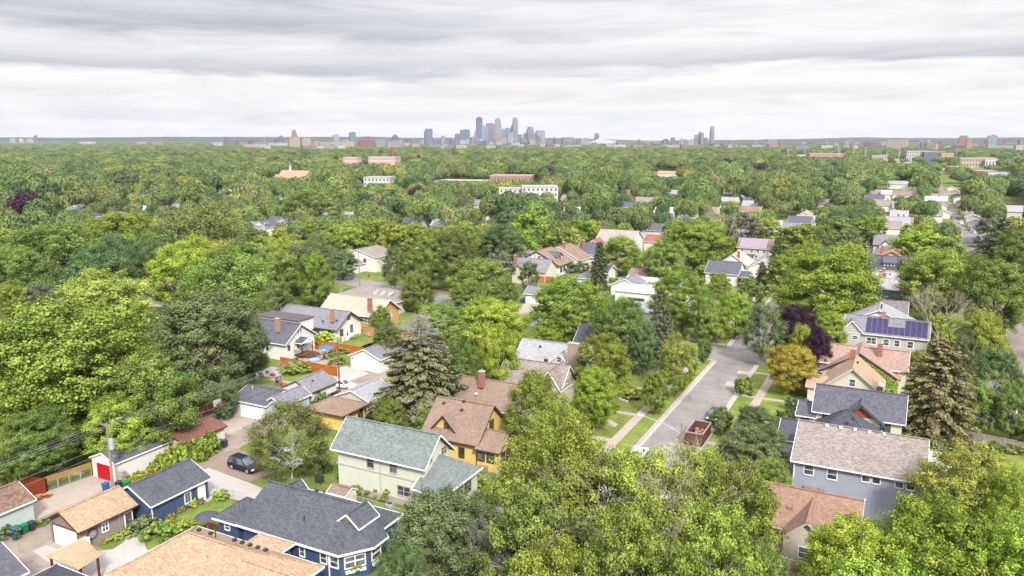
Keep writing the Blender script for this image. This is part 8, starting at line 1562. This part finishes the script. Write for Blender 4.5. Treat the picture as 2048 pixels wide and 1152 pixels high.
def clear_lane(x, y, r):
    if y < 235 and -31 - r * .2 < x < -22 + r * .2: return False
    if (20.5 - r * .5 < x < 26 + r * .5) if y < 300 else (22.2 < x < 24.6): return False
    for (ax, ay), (bx, by) in zip(XC, XC[1:]):
        if ax >= x >= bx: 
            f = (x - ax) / (bx - ax); yy = ay + (by - ay) * f
            if abs(y - yy) < 5.5 + r * .3: return False
    return True
cells = {}
def put_cell(x, y, r): cells.setdefault((int(x // 12), int(y // 12)), []).append((x, y, r))
def free(x, y, r, k=.75):
    cx, cy = int(x // 12), int(y // 12)
    for i in (-1, 0, 1):
        for j in (-1, 0, 1):
            for a, b, c in cells.get((cx + i, cy + j), ()):
                if math.hypot(a - x, b - y) < (c + r) * k: return False
    return True
for x, y, h_, r in TREES: put_cell(x, y, r)
cand = []; RF = random.Random(21)
hx, hy = -math.sin(HD), math.cos(HD)
def visible(x, y, m=60): u, v, z = proj(x, y, 10); return z > 20 and -m < u < 2048 + m
for _ in range(90000):
    rr_ = math.sqrt(RF.uniform(150 ** 2, 620 ** 2)); a = RF.uniform(-.66, .66); x = rr_ * (hx * math.cos(a) + hy * math.sin(a)); y = rr_ * (hy * math.cos(a) - hx * math.sin(a))
    if y < 60: continue
    r = RF.choice((4.2, 5.2, 6.2, 7.2, 8.4)); h = r * RF.uniform(1.8, 2.4); h = min(max(h, 8), 18)
    v = proj(x, y, h)[1]
    if v > 462 and proj(x, y, h)[0] > 640 and y < 235: continue
    if v > 560 or (v > 500 and proj(x, y, h)[0] < 640): continue
    if not visible(x, y) or not clear_lane(x, y, r) or inbox(x, y, 2.0) or not free(x, y, r): continue
    if blocked(x, y, h, r): continue
    put_cell(x, y, r); cand.append((math.hypot(x, y), x, y, h, r))
cand.sort()
NAMEC = {'mid': 'mid-green', 'fresh': 'light green', 'lime': 'yellow-green', 'yellow': 'pale yellow-green', 'dark': 'dark green', 'olive': 'olive', 'blue': 'blue-green', 'grey': 'grey-green', 'purple': 'purple-leaved'}
SHP = ('round', 'broad', 'tall-domed', 'loose', 'pointed', 'feathery')
LMK = [(160, 423, 'the lone dark slate roof'), (398, 450, 'the dull-green willow'), (515, 442, 'the dark gabled house under the elms'), (630, 410, 'the large olive elm'), (580, 350, 'the church'), (757, 362, 'the blue-panelled box building'), (1050, 380, 'the white apartment block'), (935, 358, 'the brick mall'), (705, 320, 'the pink school'), (1260, 470, 'the big pale taupe roof'), (761, 470, 'the thin pole with a transformer'), (840, 490, 'the wide round maple'),
       (1515, 485, 'the pale solar-panel roof'), (1600, 445, 'the long grey roof'), (1446, 500, 'the white bare snag'), (1795, 440, 'the lilac-grey roof'), (1890, 400, 'the far alley'), (2010, 450, 'the white pine'), (1800, 380, 'the far row of pale roofs'), (1334, 342, 'the peaked cream building'), (1100, 490, 'the half-timbered cottage'), (60, 480, 'the reddish roof at the edge'), (1700, 395, 'the yellow bush roof'), (1652, 520, 'the wide yellow-green elm'), (300, 420, 'the tall rounded yellow-green tree')]
ORD = ('', 'second ', 'third ', 'fourth ', 'fifth ', 'sixth ', 'seventh ', 'eighth ', 'ninth ', 'tenth ', 'eleventh ', 'twelfth ')
seen = {}
NIND = max(0, 296 - len(TREES)); PALW = ['mid'] * 9 + ['fresh'] * 8 + ['olive'] * 5 + ['dark'] * 4 + ['lime'] * 6 + ['yellow'] * 2 + ['blue'] * 3
for i, (dd, x, y, h, r) in enumerate(cand[:NIND]):
    k = RF.randrange(6); col = RF.choice(PALW); u, v, _ = proj(x, y, h); lm = min(LMK, key=lambda q: math.hypot(q[0] - u, (q[1] - v) * 2))[2]
    key = (col, k, lm); n = seen.get(key, 0); seen[key] = n + 1
    kk = ('n%d' if dd < 260 else 'm%d') % k if not (col in ('dark', 'olive') and RF.random() < .12) else 'spruce'
    sh = 'conical conifer,' if kk == 'spruce' else SHP[k] + ' tree,'
    tree(x, y, h, r if kk != 'spruce' else r * .6, kk, col, '%s%s %s nearest to %s' % (ORD[min(n, 11)], NAMEC[col], sh, lm), group='trees of the canopy beyond the houses')
# everything farther: one mass of treetops
far_pts = [(x, y, h, r) for dd, x, y, h, r in cand[NIND:]]
def fill(r0, r1, sp, zr, sr):
    s2 = sp
    n = int(r1 / s2) + 2
    for i in range(-n, n):
        for j in range(0, n):
            x = (i + RF.uniform(-.42, .42)) * s2; y = (j + RF.uniform(-.42, .42)) * s2; fw = x * hx + y * hy; sd_ = x * hy - y * hx
            # rotate the grid with the heading so it covers the view
            X = fw; d = math.hypot(x, y)
            if not (r0 < d < r1) or fw < 50 or abs(sd_) > fw * .72 + 40: continue
            h = RF.uniform(*zr); r = RF.uniform(*sr)
            if d < 1000 and (not clear_lane(x, y, r) or inbox(x, y, 2.5)): continue
            if d < 2300 and blocked(x, y, h, r): continue
            if d > 2000 and proj(x, y, 5)[0] > 420: h = min(h, max(3.5, 42 - (20.5 if d < 2700 else 17) * d / 1579.0)); r *= .8
            far_pts.append((x, y, h, r))
fill(612, 1250, 13, (8, 18), (5, 12.5)); fill(1250, 2600, 17, (8, 17), (8, 15)); fill(2600, 5200, 34, (7, 11), (15, 24)); fill(5200, 9000, 80, (7, 12), (36, 55))
for _ in range(5200):      # the same woods go on to both sides of the view
    d = math.sqrt(RF.uniform(45 ** 2, 640 ** 2)); a = RF.choice((-1, 1)) * RF.uniform(.52, 1.05); x = d * (hx * math.cos(a) + hy * math.sin(a)); y = d * (hy * math.cos(a) - hx * math.sin(a)); r = RF.uniform(4, 7.5); u, v, z = proj(x, y, 8)
    if z < 5 or -60 - r * FPX / z < u < 2108 + r * FPX / z or not free(x, y, r, .85) or inbox(x, y, 3) or not clear_lane(x, y, r): continue
    put_cell(x, y, r); far_pts.append((x, y, RF.uniform(9, 16), r))
fc = bpy.data.collections.new('treetop_shapes')
for k_, v_ in {'fa': ((.075, .12, .04), (.22, .29, .095)), 'fb': ((.09, .14, .04), (.28, .345, .10)), 'fc': ((.045, .085, .038), (.14, .20, .08)), 'fd': ((.10, .125, .045), (.26, .29, .115)), 'fe': ((.15, .18, .04), (.37, .40, .10))}.items(): LEAF[k_] = v_
pal2 = ['fa', 'fb', 'fa', 'fc', 'fd', 'fb', 'fa', 'fe', 'fc', 'fa', 'fb', 'fd']
for k, c_ in enumerate(pal2):
    me = far_crown('far_crown%d' % k, 200 + k, (9, 12, 7, 14)[k % 4], 1500, .085); me.materials.append(leaf(c_))
    fc.objects.link(bpy.data.objects.new('treetop_%02d' % k, me))
me = far_crown('far_crown_p', 230, 9, 1500, .085); me.materials.append(leaf('purple')); fc.objects.link(bpy.data.objects.new('treetop_%02d' % len(pal2), me))
pm = bpy.data.meshes.new('distant_woods'); P_ = np.array(far_pts); co = np.zeros((len(P_), 3)); co[:, :2] = P_[:, :2]; pm.vertices.add(len(P_)); pm.vertices.foreach_set('co', co.reshape(-1))
sc_ = np.stack([P_[:, 3], P_[:, 3], P_[:, 2] / 1.7], 1); a = pm.attributes.new('sc', 'FLOAT_VECTOR', 'POINT'); a.data.foreach_set('vector', sc_.reshape(-1).astype(np.float32))
rs_ = np.random.RandomState(5); a = pm.attributes.new('rz', 'FLOAT_VECTOR', 'POINT'); rz_ = np.zeros((len(P_), 3)); rz_[:, 2] = rs_.uniform(0, 6.28, len(P_)); a.data.foreach_set('vector', rz_.reshape(-1).astype(np.float32))
ix = rs_.randint(0, len(pal2), len(P_)); ix[rs_.random_sample(len(P_)) < .007] = len(pal2); a = pm.attributes.new('ix', 'INT', 'POINT'); a.data.foreach_set('value', ix.astype(np.int32))
fo = bpy.data.objects.new('distant_woods', pm); COL.objects.link(fo); tag(fo, 'dense green treetops stretching to the skyline', 'woods', kind='stuff')
ng = bpy.data.node_groups.new('woods', 'GeometryNodeTree'); ng.interface.new_socket('Geometry', in_out='INPUT', socket_type='NodeSocketGeometry'); ng.interface.new_socket('Geometry', in_out='OUTPUT', socket_type='NodeSocketGeometry')
N_ = ng.nodes; gi = N_.new('NodeGroupInput'); go = N_.new('NodeGroupOutput'); io = N_.new('GeometryNodeInstanceOnPoints'); ci = N_.new('GeometryNodeCollectionInfo'); ci.inputs['Collection'].default_value = fc; ci.inputs['Separate Children'].default_value = True; ci.inputs['Reset Children'].default_value = True
def nattr(nm, ty): q = N_.new('GeometryNodeInputNamedAttribute'); q.data_type = ty; q.inputs['Name'].default_value = nm; return [s for s in q.outputs if s.enabled and s.name == 'Attribute'][0]
ng.links.new(gi.outputs[0], io.inputs['Points']); ng.links.new(ci.outputs[0], io.inputs['Instance']); io.inputs['Pick Instance'].default_value = True
ng.links.new(nattr('ix', 'INT'), io.inputs['Instance Index']); er = N_.new('FunctionNodeEulerToRotation'); ng.links.new(nattr('rz', 'FLOAT_VECTOR'), er.inputs[0]); ng.links.new(er.outputs[0], io.inputs['Rotation']); ng.links.new(nattr('sc', 'FLOAT_VECTOR'), io.inputs['Scale']); ng.links.new(io.outputs[0], go.inputs[0])
fo.modifiers.new('woods', 'NODES').node_group = ng
print('TREES', len(TREES), 'cand', len(cand), 'far', len(far_pts))
# ---------------------------------------------------------------- haze
def build_haze():
    xs, ys, z1 = (-12500, 8500), (-50, 14800), 330
    hb = MB().box(xs[0], xs[1], ys[0], ys[1], -3, z1).build('haze', bpy.data.materials.new('haze')); m = hb.data.materials[0]; m.use_nodes = True; t = NT(m.node_tree); t.n.remove(t.n['Principled BSDF'])
    v = t.new('ShaderNodeVolumePrincipled'); v.inputs['Color'].default_value = (.80, .85, .94, 1); v.inputs['Density'].default_value = HAZE; v.inputs['Anisotropy'].default_value = .2
    t.l.new(v.outputs[0], t.n['Material Output'].inputs['Volume']); tag(hb, 'thin bluish summer haze over the city', 'haze', kind='stuff')
HAZE = 4.2e-5
build_haze()
